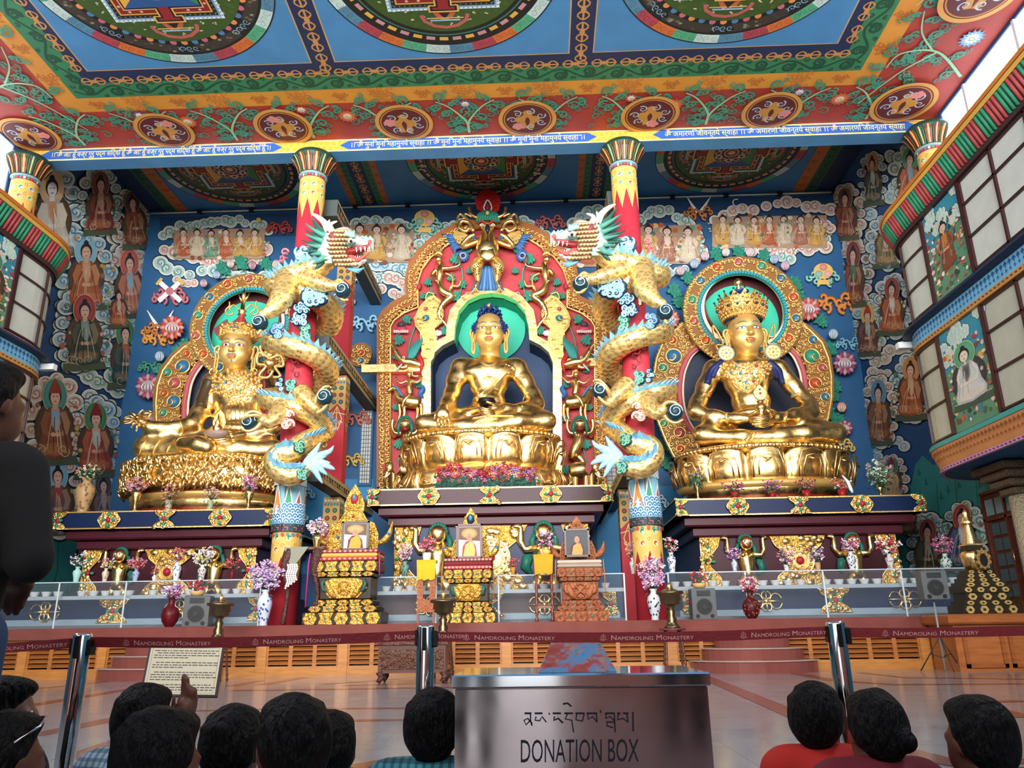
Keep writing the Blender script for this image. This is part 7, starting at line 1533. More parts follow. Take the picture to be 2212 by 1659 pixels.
# ================================================================ DRAGONS on the round pillars
M_DRG = mat('gilded_scales', attr=True, rough=.36, metal=.72)
MD = list(STD)+[M_DRG]; D_ = 11
def scaled_tube(mb, P, R, sl=.17, ns=15, belly=None):
 """gilded tube whose skin is raised in overlapping scales"""
 P = [np.array(p, float) for p in P]; n = len(P); u = None; acc = 0; V = []; Cc = []; na = ns*5
 for i, p in enumerate(P):
  d = P[min(i+1, n-1)]-P[max(i-1, 0)]; L = np.linalg.norm(d); d = d/L
  if i: acc += np.linalg.norm(P[i]-P[i-1])
  if u is None: u, w_ = frame_of(d)
  else: u = u-d*(u@d); u /= np.linalg.norm(u); w_ = np.cross(d, u)
  a = acc/sl; row = floor(a); du = a-row; th = np.arange(na)/na
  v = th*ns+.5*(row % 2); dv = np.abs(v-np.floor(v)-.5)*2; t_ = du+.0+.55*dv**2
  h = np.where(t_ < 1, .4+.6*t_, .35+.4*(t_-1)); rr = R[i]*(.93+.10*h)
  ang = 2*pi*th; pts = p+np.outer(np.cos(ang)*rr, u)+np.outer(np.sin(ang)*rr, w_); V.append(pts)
  k = np.where(t_ < 1, np.clip(t_*3+.1, 0, 1), np.clip((t_-1)*3.5+.05, 0, 1))[:, None]; Cc.append(np.array(K('#6A3E14'))*(1-k)+np.array(K('#F6D488'))*k)  # scale roots and edges darkened: shadow of the overlapping row put into colour
 V = np.concatenate(V); Cc = np.concatenate(Cc); F = [(i*na+j, i*na+(j+1) % na, (i+1)*na+(j+1) % na, (i+1)*na+j) for i in range(n-1) for j in range(na)]
 F += [tuple(range(na-1, -1, -1)), tuple((n-1)*na+j for j in range(na))]
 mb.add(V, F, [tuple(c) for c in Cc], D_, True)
def resample(P, step):
 P = [np.array(p, float) for p in P]; out = [P[0]]; cur = P[0]; rem = step
 for a, b in zip(P[:-1], P[1:]):
  L = np.linalg.norm(b[:3]-a[:3]); s_ = rem
  while s_ <= L: out.append(a+(b-a)*s_/L); s_ += step
  rem = s_-L
 return out
def swirl_cloud(mb, f, x, y, w, h, d, c1, c2, n=7, seed=0):
 """moulded cloud: rolled coils; f maps (px,py,depth) to a point"""
 rnd = random.Random(seed)
 for i in range(n):
  a = 2*pi*i/n; cx_, cy_ = x+cos(a)*w*.32*(i > 0), y+sin(a)*h*.32*(i > 0); r = min(w, h)*rnd.uniform(.28, .36); c = f(cx_, cy_, d); k = pxm(c)
  sph(mb, c, (r*1.1*k, .12, r*1.0*k), c2, P_, 10, 6); dr = rnd.choice([-1, 1]); a0 = rnd.random()*6
  for rr, cc, ww in ((.95, c1, .2), (.62, mix(c1, '#FFFFFF', .4), .13)):
   P = [f(px, py, d+.13+.03*j/12) for j, (px, py) in enumerate(spiral2(cx_, cy_, r*rr, 1.3, a0+rr*2, dr, 12))]; tube(mb, P, [r*ww*k*(1-.5*j/12) for j in range(13)], cc, P_, 6)
def flame(mb, f, pts, w, c1, c2):
 """open flame scroll: a ribbon chain of loops"""
 Z = spline([(*p, 0) for p in pts], 3)
 for i, p in enumerate(Z[:-1]):
  s_ = w*(1-.55*i/len(Z)); d = 1 if i % 2 else -1
  P = [f(a, b, .55+.02*j) for j, (a, b) in enumerate(spiral2(p[0]+d*s_*.35, p[1], s_, .85, i*1.1, d, 10, .3))]; k = pxm(P[0]); tube(mb, P, [s_*.30*k*(1-.4*j/10) for j in range(11)], c1 if i % 2 else c2, P_, 6)
def dragon(sd):
 xc = PX[0]; M = lambda p: np.array(p) if sd > 0 else np.array([-4.22-p[0], p[1], p[2]])
 f = lambda x, y, d=0.: M(atY(x, y, 22.3-d)); side = 'left' if sd > 0 else 'right'
 zz = lambda y: atY(650, y, 22.3)[2]
 t = thing('carved_dragon', 'gold scaled dragon coiled round the %s red pillar, head thrust toward the centre' % side, 'dragon', f(650, 1030))
 # body path: neck from head, then helix, then tail loop
 H = [f(712, 548, 1.3), f(690, 575, 1.25), f(655, 590, 1.05), f(625, 600, .9)]
 z0, z1 = zz(625), zz(930); NT = 2.5; hel = []
 for i in range(61):
  s_ = i/60; a = pi*1.10+s_*NT*2*pi; rr = .84; hel.append(M((xc+cos(a)*rr, 22.3+sin(a)*rr, z0+(z1-z0)*s_)))
 tail = [f(655, 958, .85), f(632, 975, .95), f(600, 985, 1.0), f(598, 1010, 1.05), f(620, 1026, 1.1), f(648, 1022, 1.1), f(664, 1006, 1.1)]
 R0 = [.30, .33, .36, .38]+[.40-.10*i/60 for i in range(61)]+[.31, .33, .33, .32, .30, .26, .17]
 Z = spline([np.append(p, r) for p, r in zip(H+hel+tail, R0)], 4); Z = resample(Z, .034)
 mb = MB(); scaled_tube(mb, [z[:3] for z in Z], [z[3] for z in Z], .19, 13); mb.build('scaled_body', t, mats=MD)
 mb = MB(); prev = None; V = []; n = len(Z)
 ctr = M((xc, 22.3, 0))
 for i in range(0, n-3, 5):
  p = Z[i][:3]; d = Z[i+3][:3]-p; d /= np.linalg.norm(d); out = p-np.array([ctr[0], ctr[1], p[2]]); out = out/max(np.linalg.norm(out), 1e-6)+np.array([0, 0, .7]); out -= d*(out@d); out /= np.linalg.norm(out); r = Z[i][3]
  q = Z[min(i+7, n-1)][:3]; s2 = np.cross(d, out)*.03; A = p+out*r*.85; B2 = q+out*r*.85; T_p = (p+q)/2-d*.10+out*(r+.20+.05*sin(i)); mb.add([A-s2, A+s2, B2+s2, B2-s2, T_p], [(0, 1, 2, 3), (0, 3, 4), (2, 1, 4), (1, 0, 4), (3, 2, 4)], '#8FC6DC' if (i//5) % 2 else '#74B0CE', P_)
  mb.add([A-s2*2, A+s2*2, B2+s2*2, B2-s2*2, A-s2*2+out*.06, A+s2*2+out*.06, B2+s2*2+out*.06, B2-s2*2+out*.06], [(0, 3, 2, 1), (4, 5, 6, 7), (0, 1, 5, 4), (1, 2, 6, 5), (2, 3, 7, 6), (3, 0, 4, 7)], '#5F98B8', P_)
 for (x, y) in ((690, 1000), (700, 985), (705, 1000), (698, 1018), (684, 970), (688, 1030), (712, 975), (715, 1010)): tube(mb, spline([f(660, 1003, 1.1), f((660+x)/2+4, (1003+y)/2-4, 1.15), f(x, y, 1.15), f(x+9, y+(y-1000)*.5, 1.1)], 3), [.10, .12, .12, .11, .1, .08, .07, .05, .03, .008], '#9CCCE2', P_, 6)
 mb.build('blue_fins', t)
 # legs and claws
 balls = []
 for nmk, (leg, rad, bl) in enumerate(((((626, 600, .95), (612, 640, 1.35), (590, 668, 1.6), (570, 680, 1.7)), (.40, .36, .24, .15), (562, 698, 1.75)), (((655, 600, 1.1), (690, 612, 1.5), (715, 618, 1.6), (728, 617, 1.65)), (.30, .24, .18, .13), (741, 628, 1.7)), (((650, 850, .9), (668, 868, 1.2), (680, 882, 1.3)), (.30, .24, .16), (702, 858, 1.4)), (((612, 880, .9), (596, 900, 1.3), (580, 912, 1.5), (566, 905, 1.6)), (.32, .24, .18, .13), (540, 912, 1.65)))):
  Zl = resample(spline([np.append(f(*q), r) for q, r in zip(leg, rad)], 4), .034); mb = MB(); scaled_tube(mb, [z[:3] for z in Zl], [z[3] for z in Zl], .16, 9)
  b = f(*bl); e = Zl[-1][:3]; sph(mb, e, .17, '#F0CC80', D_, 8, 6); dv = b-e; dv /= np.linalg.norm(dv); up = np.array([0, 0, 1.])
  for k in range(4):
   a = [-.9, -.3, .3, 2.6][k]; sdv = up*cos(a*1.3)*.27+np.cross(dv, up)*sin(a*1.3)*.27; P = spline([e, e+dv*.12+sdv*.8, b+sdv*1.05, b+dv*.22+sdv*.55], 3); tube(mb, P, [.085-.006*j for j in range(len(P))], '#F0CC80', D_, 7)
  mb.build('leg', t, mats=MD); mb = MB(); sph(mb, b, .23, '#16353F', L_, 14, 10)
  for k in range(2): tube(mb, [b+np.array([cos(a)*.2*(1-a/14), -.235*sqrt(max(0, 1-(.8*(1-a/14))**2))-.01, sin(a)*.2*(1-a/14)]) for a in [j*.6+k*3 for j in range(11)]], .014, '#B8D8E0', P_, 5)
  o = mb.build('pearl'); tag(o, 'dark swirled orb gripped by the %s claw of the %s dragon' % (['upper outer', 'upper inner', 'lower inner', 'lower outer'][nmk], side), 'orb')
 # head
 D0 = 1.5; pr = []
 def c_(a, b, ra, rb, da=D0, db=D0): pr.append(('c', f(a[0], a[1], da), f(b[0], b[1], db), ra*.0152, rb*.0152))
 c_((722, 520), (745, 512), 21, 20); c_((745, 512), (772, 522), 17, 11); c_((772, 522), (795, 528), 11, 9); c_((795, 524), (802, 522), 8, 6); c_((722, 535), (735, 560), 20, 15); c_((735, 560), (768, 572), 12, 7); c_((768, 572), (788, 562), 7, 5); c_((708, 545), (728, 530), 20, 22)
 mb = MB(); bvh, V, F = solid(mb, pr, .05, .08, m=D_, it=2); mb.build('head', t, mats=MD)
 mb = MB(); rnd = random.Random(1)
 for j in range(9):
  for i in range(9):
   x, y = 712+i*7+(j % 2)*3.5, 500+j*9;
   if x > 758 and y < 560: continue
   o = np.array(CP); tgt = f(x, y, D0); d = Vector(tgt-o).normalized(); h = bvh.ray_cast(Vector(o), d)
   if h[0] is None: continue
   p = np.array(h[0]); tube(mb, [p+np.array([cos(a)*.075, -.02, sin(a)*.06]) for a in [pi*1.0+k*pi/6 for k in range(7)]], .018, '#5A3210', P_, 5); sph(mb, p+np.array([0, -.015, .01]), (.065, .04, .055), '#F3CF88', D_, 7, 4)
 mb.build('head_scales', t, mats=MD)
 mb = MB(); R3 = lambda P, r, c, m=P_, n=7: tube(mb, spline([f(*p) for p in P], 3), [r[0]+(r[-1]-r[0])*k/((len(P)-1)*3) for k in range((len(P)-1)*3+1)] if len(r) == 2 else r, c, m, n)
 for i in range(17):
  a = i/16; x1, y1 = 672-14*sin(a*pi)+8*sin(i*2.4), 468+a*118; R3([(708+4*sin(i), 505+a*50, D0-.2+.1*(i % 3)), (690, 494+a*78, D0-.1+.15*(i % 3)), (x1, y1, D0-.2+.1*(i % 3))], (.14, .01), ['#2F6F5F', '#1F5348', '#4A8A78'][i % 3])
 for i in range(9): a = i/8; R3([(716, 498+a*66, D0+.15), (702-6*sin(a*pi), 496+a*72, D0+.2)], (.10, .01), '#A8CFC0')
 R3([(712, 505, D0), (700, 480, D0+.05), (682, 466, D0), (672, 462, D0)], (.14, .02), '#DCE2CC'); R3([(706, 490, D0), (712, 475, D0)], (.09, .02), '#DCE2CC'); R3([(718, 500, D0+.3), (714, 485, D0+.3), (728, 478, D0+.35)], (.10, .02), '#DCE2CC'); R3([(716, 508, D0+.3), (724, 514, D0+.35)], (.10, .05), '#8A3040')
 for i in range(6): R3([(748+i*3, 508+i, D0+.3), (745+i*4, 500-2*(i % 2), D0+.3)], (.07, .02), '#8FC0B0')
 sph(mb, f(757, 520, D0+.28), .09, '#E8E0C0', L_); sph(mb, f(758, 521, D0+.36), .045, '#101010', L_); R3([(748, 528, D0+.25), (758, 530, D0+.3), (768, 524, D0+.25)], (.04, .02), '#1F5A5A')
 R3([(752, 545, D0+.1), (770, 541, D0+.15), (792, 536, D0+.1)], (.12, .10), '#7A1E20', L_); R3([(755, 552, D0+.05), (772, 562, D0+.1), (788, 553, D0+.15), (796, 547, D0+.15)], (.10, .02), '#C0504A', L_)
 for i in range(8): R3([(765+i*4.6, 536-i*.4, D0+.12+.1*(i % 2)), (766+i*4.6, 545-i*.3, D0+.14+.1*(i % 2))], (.035, .006), '#F0EAD8', L_)
 for i in range(6): R3([(758+i*4.8, 562+i*.6, D0+.1), (758+i*4.8, 552, D0+.12)], (.04, .006), '#F0EAD8', L_)
 for i in range(9): R3([(778+i*3, 520+i*.5, D0+.1), (782+i*3, 510+(i % 3)*3, D0+.15), (790+i*2, 514+i*4, D0+.12)], (.035, .008), '#8FB8B0')
 R3([(770, 536, D0+.2), (785, 533, D0+.2), (798, 530, D0+.15)], (.05, .05), '#A83A3A', L_); sph(mb, f(800, 524, D0+.1), .09, '#B0504A', L_)
 for i in range(5): R3([(745+i*4, 572, D0-.1), (755+i*4, 582, D0), (776+i*3, 590-i*3, D0)], (.06, .01), '#5F9AB8')
 mb.build('mane_horns_and_jaws', t)
 # moulded clouds and flames fixed on the pillar
 for (x, y, w, h, d, c1, c2, n) in ((657, 550, 38, 34, 1.0, '#8FC0D8', '#24486A', 7), (680, 640, 62, 40, 1.25, '#7FB4D0', '#162F4A', 9), (655, 665, 40, 24, 1.1, '#7FB4D0', '#1C3A58', 6), (648, 690, 44, 26, 1.0, '#8FC0D8', '#1F3F66', 6), (600, 715, 26, 36, 1.1, '#6FA8D8', '#24508A', 6), (662, 715, 26, 34, .9, '#5FA890', '#1F6A58', 5), (618, 672, 26, 14, 1.3, '#C0A090', '#7A5040', 4), (630, 835, 26, 30, .7, '#4FA890', '#1F5F58', 5), (606, 830, 18, 30, .8, '#8FC0D8', '#24486A', 4), (618, 905, 36, 40, 1.1, '#E8B8A8', '#B85A48', 7), (648, 965, 26, 24, 1.25, '#4FA078', '#1A4F40', 5), (655, 1025, 26, 22, 1.35, '#4FA890', '#1F5F58', 5), (672, 600, 18, 26, .9, '#5FA880', '#2A6A50', 4)):
  mb = MB(); swirl_cloud(mb, f, x, y, w, h, d, c1, c2, n, int(x+y)); mb.build('moulded_cloud', pil[0 if sd > 0 else 1])
 for P, w, c1, c2 in (([(618, 545), (608, 565), (612, 590)], 9, '#C05A6A', '#D87A80'), ([(600, 600), (598, 630), (592, 655)], 8, '#B85A70', '#A84A60'), ([(640, 745), (632, 780), (640, 820)], 11, '#8A2A30', '#A83A40'), ([(625, 770), (650, 790)], 9, '#8A2A30', '#7A2028'), ([(694, 565), (706, 590)], 9, '#8A3A34', '#7A2A28'), ([(632, 850), (640, 880)], 8, '#8A2A30', '#A83A40')):
  mb = MB(); flame(mb, f, P, w, c1, c2); mb.build('moulded_flame', pil[0 if sd > 0 else 1])
dragon(1); dragon(-1)
# ================================================================ moulded lotus flowers on the wall round the side aureoles
def wall_flower(x, y, s_, kind, col, lab):
 Y = 30.05; r = Rl(Y);
 if kind == 'open':
  for k in range(16): a = 2*pi*k/16; r.T([(x+cos(a)*s_*.4, y+sin(a)*s_*.4, .1), (x+cos(a)*s_*.8, y+sin(a)*s_*.8, .35), (x+cos(a)*s_*1.1, y+sin(a)*s_*1.1, .25)], [s_*.16, s_*.2, s_*.03], P_, col if k % 2 else mix(col, '#FFFFFF', .3), n=6)
  r.E(x, y, s_*.62, s_*.55, .3, P_, mix(col, '#F0E0E0', .55), n=12)
  for k in range(5): r.T([(x+(k-2)*s_*.22, y+s_*.3, .62), (x+(k-2)*s_*.27, y, .68), (x+(k-2)*s_*.1, y-s_*.35, .6)], [s_*.04, s_*.07, s_*.02], P_, mix(col, '#FFFFFF', .75), n=5)
 else:
  r.E(x, y, s_*.75, s_*.85, .25, P_, col, n=12)
  for k in range(5): a = (k-2)*.4; r.T([(x+sin(a)*s_*.3, y+s_*.7, .35), (x+sin(a)*s_*.8, y, .5), (x+sin(a)*s_*.3, y-s_*.75, .4)], [s_*.06, s_*.10, s_*.03], P_, mix(col, '#FFFFFF', .5), n=5)
 tag(r.build('moulded_flower'), lab, 'flower', 'moulded lotus flowers on the back wall')
FL = [(372, 708, 25, 'open', '#C8452E', 'large red open lotus left of the left halo'), (320, 835, 26, 'open', '#A8486A', 'pink open lotus at the left edge of the left aureole'), (345, 770, 14, 'bud', '#8FB8D8', 'pale blue bud beside the left aureole between two lotuses'), (498, 570, 11, 'bud', '#E0B8B0', 'pale pink bud above the left halo, left end'), (545, 573, 12, 'bud', '#A83A58', 'dark pink bud above the left halo top'), (468, 594, 11, 'bud', '#7FA8D0', 'blue bud on the upper left of the left halo'), (440, 612, 11, 'bud', '#D098A8', 'pink bud below the blue one on the left halo'), (597, 572, 13, 'bud', '#E0A898', 'peach bud beside the left dragon shoulder'), (705, 680, 20, 'open', '#D86A48', 'orange lotus half hidden behind the left red square pillar'), (328, 905, 11, 'bud', '#B8553A', 'rust round bud above the left statue hand'), (700, 985, 18, 'open', '#D8603A', 'orange lotus beside the left dragon tail'),
 (1470, 585, 13, 'bud', '#D8A0B0', 'pink bud left of the right halo'), (1500, 570, 13, 'bud', '#88B0D8', 'blue bud upper left of the right halo'), (1523, 553, 13, 'bud', '#E0B0B8', 'rose bud above the right halo, left side'), (1568, 545, 12, 'bud', '#E8D8C8', 'cream bud above the right halo'), (1620, 545, 13, 'bud', '#E0B8B8', 'pale rose bud above the right halo crown'), (1672, 560, 13, 'bud', '#88B0D8', 'blue bud upper right of the right halo'), (1696, 574, 13, 'bud', '#D8A0C0', 'mauve bud right of the right halo'), (1746, 668, 24, 'open', '#C05048', 'coral open lotus right of the right halo'), (1825, 785, 24, 'open', '#A0406A', 'magenta open lotus at the right edge of the right aureole'), (1818, 880, 14, 'bud', '#D08A58', 'orange round bud right of the right aureole'), (1800, 722, 14, 'bud', '#A8C8E0', 'light blue bud right of the right aureole'), (1825, 925, 16, 'open', '#A83A58', 'crimson lotus beside the crowned statue knee'), (1448, 690, 20, 'open', '#D86A58', 'coral lotus behind the right dragon claw')]
for q in FL: wall_flower(*q)
for nm, LV in (('left', [(455, 640), (440, 665), (432, 690), (400, 745), (385, 760), (350, 800), (345, 855), (345, 880), (480, 578), (520, 566), (575, 570), (708, 880), (712, 940), (705, 910)]), ('right', [(1455, 625), (1465, 650), (1485, 600), (1545, 548), (1595, 545), (1650, 552), (1715, 610), (1725, 640), (1770, 690), (1790, 750), (1800, 830), (1795, 850), (1790, 890), (1810, 905), (1435, 960), (1440, 1000)])):
 r = Rl(30.1)
 for i, (x, y) in enumerate(LV): leafc(r, x, y, 17, i*1.3, .0); leafc(r, x+8, y+9, 12, i*2.1, .05)
 tag(r.build('moulded_leaves'), 'green moulded acanthus leaves on the wall around the %s halo' % nm, 'leaf relief')
# ================================================================ FLOWERS AND VASES
def bouquet(t, c, w, h, cols, seed, leaf=.3, n=70, droop=0):
 """flower heads, leaves and stems rising from c"""
 rnd = random.Random(seed); fl = MB(); lf = MB(); c = np.array(c, float)
 for i in range(n):
  a = rnd.uniform(0, 6.28); rr = sqrt(rnd.random()); v = rnd.uniform(.15, 1); p = c+np.array([cos(a)*rr*w*(.45+.55*v), sin(a)*rr*w*.6, v*h*(1-.35*rr*rr)]); s_ = rnd.uniform(.75, 1.3)*.032*(w/.35)**.5
  if rnd.random() < leaf:
   d = np.array([cos(a), sin(a)*.6, rnd.uniform(-.6, .6)-droop])*s_*2.6; q = np.array([-sin(a), cos(a), 0])*s_*.8; p2 = p-np.array([0, 0, h*.15+droop*h*.2]); lf.add([p2, p2+d*.5+q, p2+d, p2+d*.5-q], [(0, 1, 2, 3)], rnd.choice(['#2F5F3A', '#1F4A34', '#4A7A3E', '#27564A']), F_)
  else:
   cc = rnd.choice(cols)
   for k in range(3): a2 = k*2.1+i; sph(fl, p+np.array([cos(a2), sin(a2)*.5, sin(a2*1.3)])*s_*.7, (s_*.75, s_*.75, s_*.6), cc if k else mix(cc, '#FFFFFF', .25), F_, 5, 3)
  if i % 5 == 0: tube(lf, [c, (c+p)/2+np.array([0, 0, .03]), p], .008, '#3A5A34', F_, 4)
 if lf.f: lf.build('leaves', t, local=True)
 fl.build('flowers', t, local=True)
VP = {'urn': [(.5, 0), (.55, .03), (.5, .08), (.8, .35), (1, .6), (.9, .75), (.45, .86), (.4, .93), (.6, 1), (.5, 1), (.3, .9)], 'tall': [(.55, 0), (.6, .04), (.7, .3), (1, .62), (.9, .74), (.5, .82), (.42, .9), (.62, 1), (.5, .99), (.3, .9)], 'cup': [(.55, 0), (.6, .03), (.85, .6), (1, 1), (.9, 1), (.6, .3)], 'flute': [(.5, 0), (.55, .05), (.2, .15), (.35, .35), (.85, .7), (1, .9), (.8, 1), (.6, .95)], 'ball': [(.4, 0), (.5, .04), (.85, .2), (1, .42), (.85, .62), (.4, .72), (.3, .85), (.42, 1), (.3, .98)], 'pot': [(.7, 0), (.8, .05), (1, 1), (.92, 1), (.8, .2)]}
def vase(x, y, Y, z, hp, wp, kind, col, bq, lab, grp, deco=None, m=L_):
 c = atY(x, y, Y); k = pxm(c); base = (c[0], Y, z); h = hp*k; w = wp*k/2; t = thing('flower_vase', lab, 'vase', base, grp); mb = MB(); rnd = random.Random(x)
 lathe(mb, [(r*w, zz*h) for r, zz in VP[kind]], (0, 0, 0), 18, col, m)
 if deco:
  for i in range(26):
   a = rnd.uniform(-3.2, .1); zz = rnd.uniform(.12, .8); P = VP[kind]; r = next((P[j][0]+(P[j+1][0]-P[j][0])*(zz-P[j][1])/(P[j+1][1]-P[j][1]) for j in range(len(P)-1) if P[j][1] <= zz < P[j+1][1]), .5)*w*1.0; sph(mb, (cos(a)*r, sin(a)*r, zz*h), (w*.13, w*.08, w*.16), deco, L_, 6, 4)
 mb.build('vase', t, local=True)
 if bq: bw, bh, cols, lf, n, dr = (list(bq)+[.3, 70, 0])[:6] if len(bq) < 6 else bq; bouquet(t, (0, 0, h*.93), bw*k, bh*k, cols, int(x), lf, n, dr)
 return t
PK, MG, RD, WH, YL, PU, DR, OR = '#D87FA0', '#B03A88', '#B8202E', '#E8E8EA', '#D8B83A', '#9A86C0', '#7A1E2A', '#D0603A'
zL, zR, zM = 4.805, 4.845, 5.335
g1 = 'vases along the top of the left altar'; g2 = 'pots along the top of the right altar'; g3 = 'vases on the long glass case'
vase(178, 1103, 24.85, zL, 76, 40, 'urn', '#B89468', (30, 40, ['#B8C8A0', OR, '#6A8A5A', '#E0D8C8'], .7, 150, .4), 'tall carved tan jar with trailing greenery at the far left end of the left altar', g1, '#8A6A48')
vase(290, 1103, 24.8, zL, 45, 20, 'flute', '#B0653A', (30, 38, ['#B87888', '#C98A98', OR], .15, 90), 'copper vase with spreading dusty pink flowers on the left altar', g1, m=G_)
vase(363, 1100, 24.8, zL, 24, 16, 'pot', '#B0A890', (25, 40, [OR, '#C06A70', '#D8A090'], .5, 90, .6), 'pale pot with orange flowers over dark drooping leaves on the left altar', g1, '#8A3A3A')
vase(453, 1098, 24.8, zL, 22, 14, 'pot', '#A8B088', (24, 38, ['#D0A890', '#C08878'], .5, 80, .7), 'small pale green pot with peach flowers and dark drooping leaves on the left altar', g1)
vase(536, 1096, 24.8, zL, 42, 20, 'flute', '#B0603A', (24, 40, ['#C060A0', MG, '#D890C0'], .3, 100, .8), 'copper vase with a dense magenta bunch next to the left dragon pillar', g1, m=G_)
vase(1508, 1077, 24.85, zR, 44, 18, 'flute', '#C08A40', (22, 32, [PU, YL, '#3F7A44'], .75, 150, 1.6), 'gold vase with trailing ivy and purple-yellow flowers at the left end of the right altar', g2, m=G_)
for x, y, cs, s_ in ((1587, 1074, [MG, PK, DR], 'bushy pink-purple chrysanthemums'), (1668, 1073, [PU, MG, '#C05070'], 'mixed purple and red flowers, third from the left'), (1743, 1072, [DR, RD, '#C06A5A'], 'upright dark red flowers'), (1820, 1071, [WH, OR, RD], 'white and orange flowers and a white scarf')):
 v = vase(x, y, 24.75, zR, 16, 18, 'pot', '#A01824', (26, 30, cs, .45, 90, .8), 'red pot on the right altar with '+s_, g2)
 if x == 1820: mb = MB(); tube(mb, [(0, -.2, .65), (.12, -.25, .45), (.2, -.22, .2), (.24, -.2, .1)], [.02, .05, .06, .04], '#E8E8EC', F_, 6); mb.build('white_scarf', v, local=True)
vase(1903, 1069, 24.85, zR, 22, 14, 'flute', '#B0603A', (34, 62, ['#C8E0C8', '#3F8A50', WH, '#C08090', '#4A9A5A'], .6, 220, .4), 'copper vase with tall white-green leafy bunch at the right end of the right altar', g2, m=G_)
# planter in front of the central statue
t = thing('flower_planter', 'long low planter of red and mauve orchids in front of the central lotus pedestal', 'planter', (-1.95, 24.75, zM)); xa, xb = atY(945, 1045, 24.7)[0], atY(1158, 1040, 24.7)[0]; mb = MB(); box(mb, xa, xb, 24.62, 24.85, zM, zM+.22, '#2A3A34', F_); mb.build('trough', t); rnd = random.Random(8); fl = MB(); lf = MB()
for i in range(420):
 x = rnd.uniform(xa, xb); z = zM+.2+rnd.random()**1.3*(.5+.12*sin(x*4)); s_ = .05; cc = rnd.choice([RD, '#A82A3A', '#C05A5A', PU, '#B878B0', DR, OR]); y_ = rnd.uniform(24.55, 24.85)
 for k in range(3): sph(fl, (x+.04*cos(k*2.1+i), y_, z+.04*sin(k*2.1+i)), (s_*.8, .03, s_*.55), cc, F_, 5, 3)
for i in range(240): x = rnd.uniform(xa, xb); a = rnd.uniform(0, 6.28); z = zM+rnd.uniform(-.02, .3); lf.add([(x, 24.58, z), (x+.12*cos(a), 24.54, z+.12*sin(a)), (x+.2*cos(a+.4), 24.56, z+.2*sin(a+.4)), (x+.08*cos(a+.9), 24.58, z+.1*sin(a+.9))], [(0, 1, 2, 3)], rnd.choice(['#1F3A34', '#2A4A44', '#27604A']), F_)
lf.build('leaves', t); fl.build('flowers', t)
# glass bowl cases standing on the stage in front of the counters
ZT = 2.48
for (xa, xb, nm) in ((atY(22, 1260, 23)[0], atY(583, 1257, 23)[0], 'left'), (atY(820, 1245, 23)[0], atY(1342, 1240, 23)[0], 'middle'), (atY(1434, 1238, 23)[0], atY(2085, 1230, 23)[0], 'right')):
 t = thing('glass_case', 'long clear acrylic case over the row of water bowls, %s section' % nm, 'display case', ((xa+xb)/2, 22.7, PT)); mb = MB(); box(mb, xa, xb, 22.3, 23.15, ZT-.02, ZT, '#FFFFFF', A_); box(mb, xa, xb, 22.3, 22.32, PT+.005, ZT-.02, '#FFFFFF', A_); box(mb, xa, xb, 22.5, 23.15, 2.06, 2.08, '#FFFFFF', A_); mb.build('clear_sheets', t)
 mb = MB(); n = int((xb-xa)/1.7); [box(mb, xa+(xb-xa)*i/n-.02, xa+(xb-xa)*i/n+.02, 22.28, 22.3, PT+.005, ZT, '#C8D4DA', L_) for i in range(n+1)]; box(mb, xa, xb, 22.27, 22.3, ZT-.03, ZT, '#B8C4CC', L_); box(mb, xa, xb, 22.3, 22.5, PT+.001, PT+.1, '#8A9098', L_); box(mb, xa, xb, 22.5, 22.52, 2.0, 2.1, '#9AA8B0', L_); mb.build('case_edges', t)
 mb = MB(); lathe(mb, [(.07, 0), (.10, .05), (.135, .15), (.145, .16), (.125, .15), (.06, .03)], (0, 0, 0), 14, '#DDE2E6', L_); proto = None; m_ = int((xb-xa)/.36)
 for i in range(m_):
  if i % 6 == 5: continue
  if proto is None: proto = mb.build('offering_bowl'); o = proto
  else: o = proto.copy(); C.objects.link(o)
  o.location = (xa+.25+(xb-xa-.4)*i/m_, 22.75, 2.081); tag(o, 'small steel water bowl in the row inside the %s glass case' % nm, 'bowl', 'water bowls in the %s glass case' % nm)
Yv = 22.75
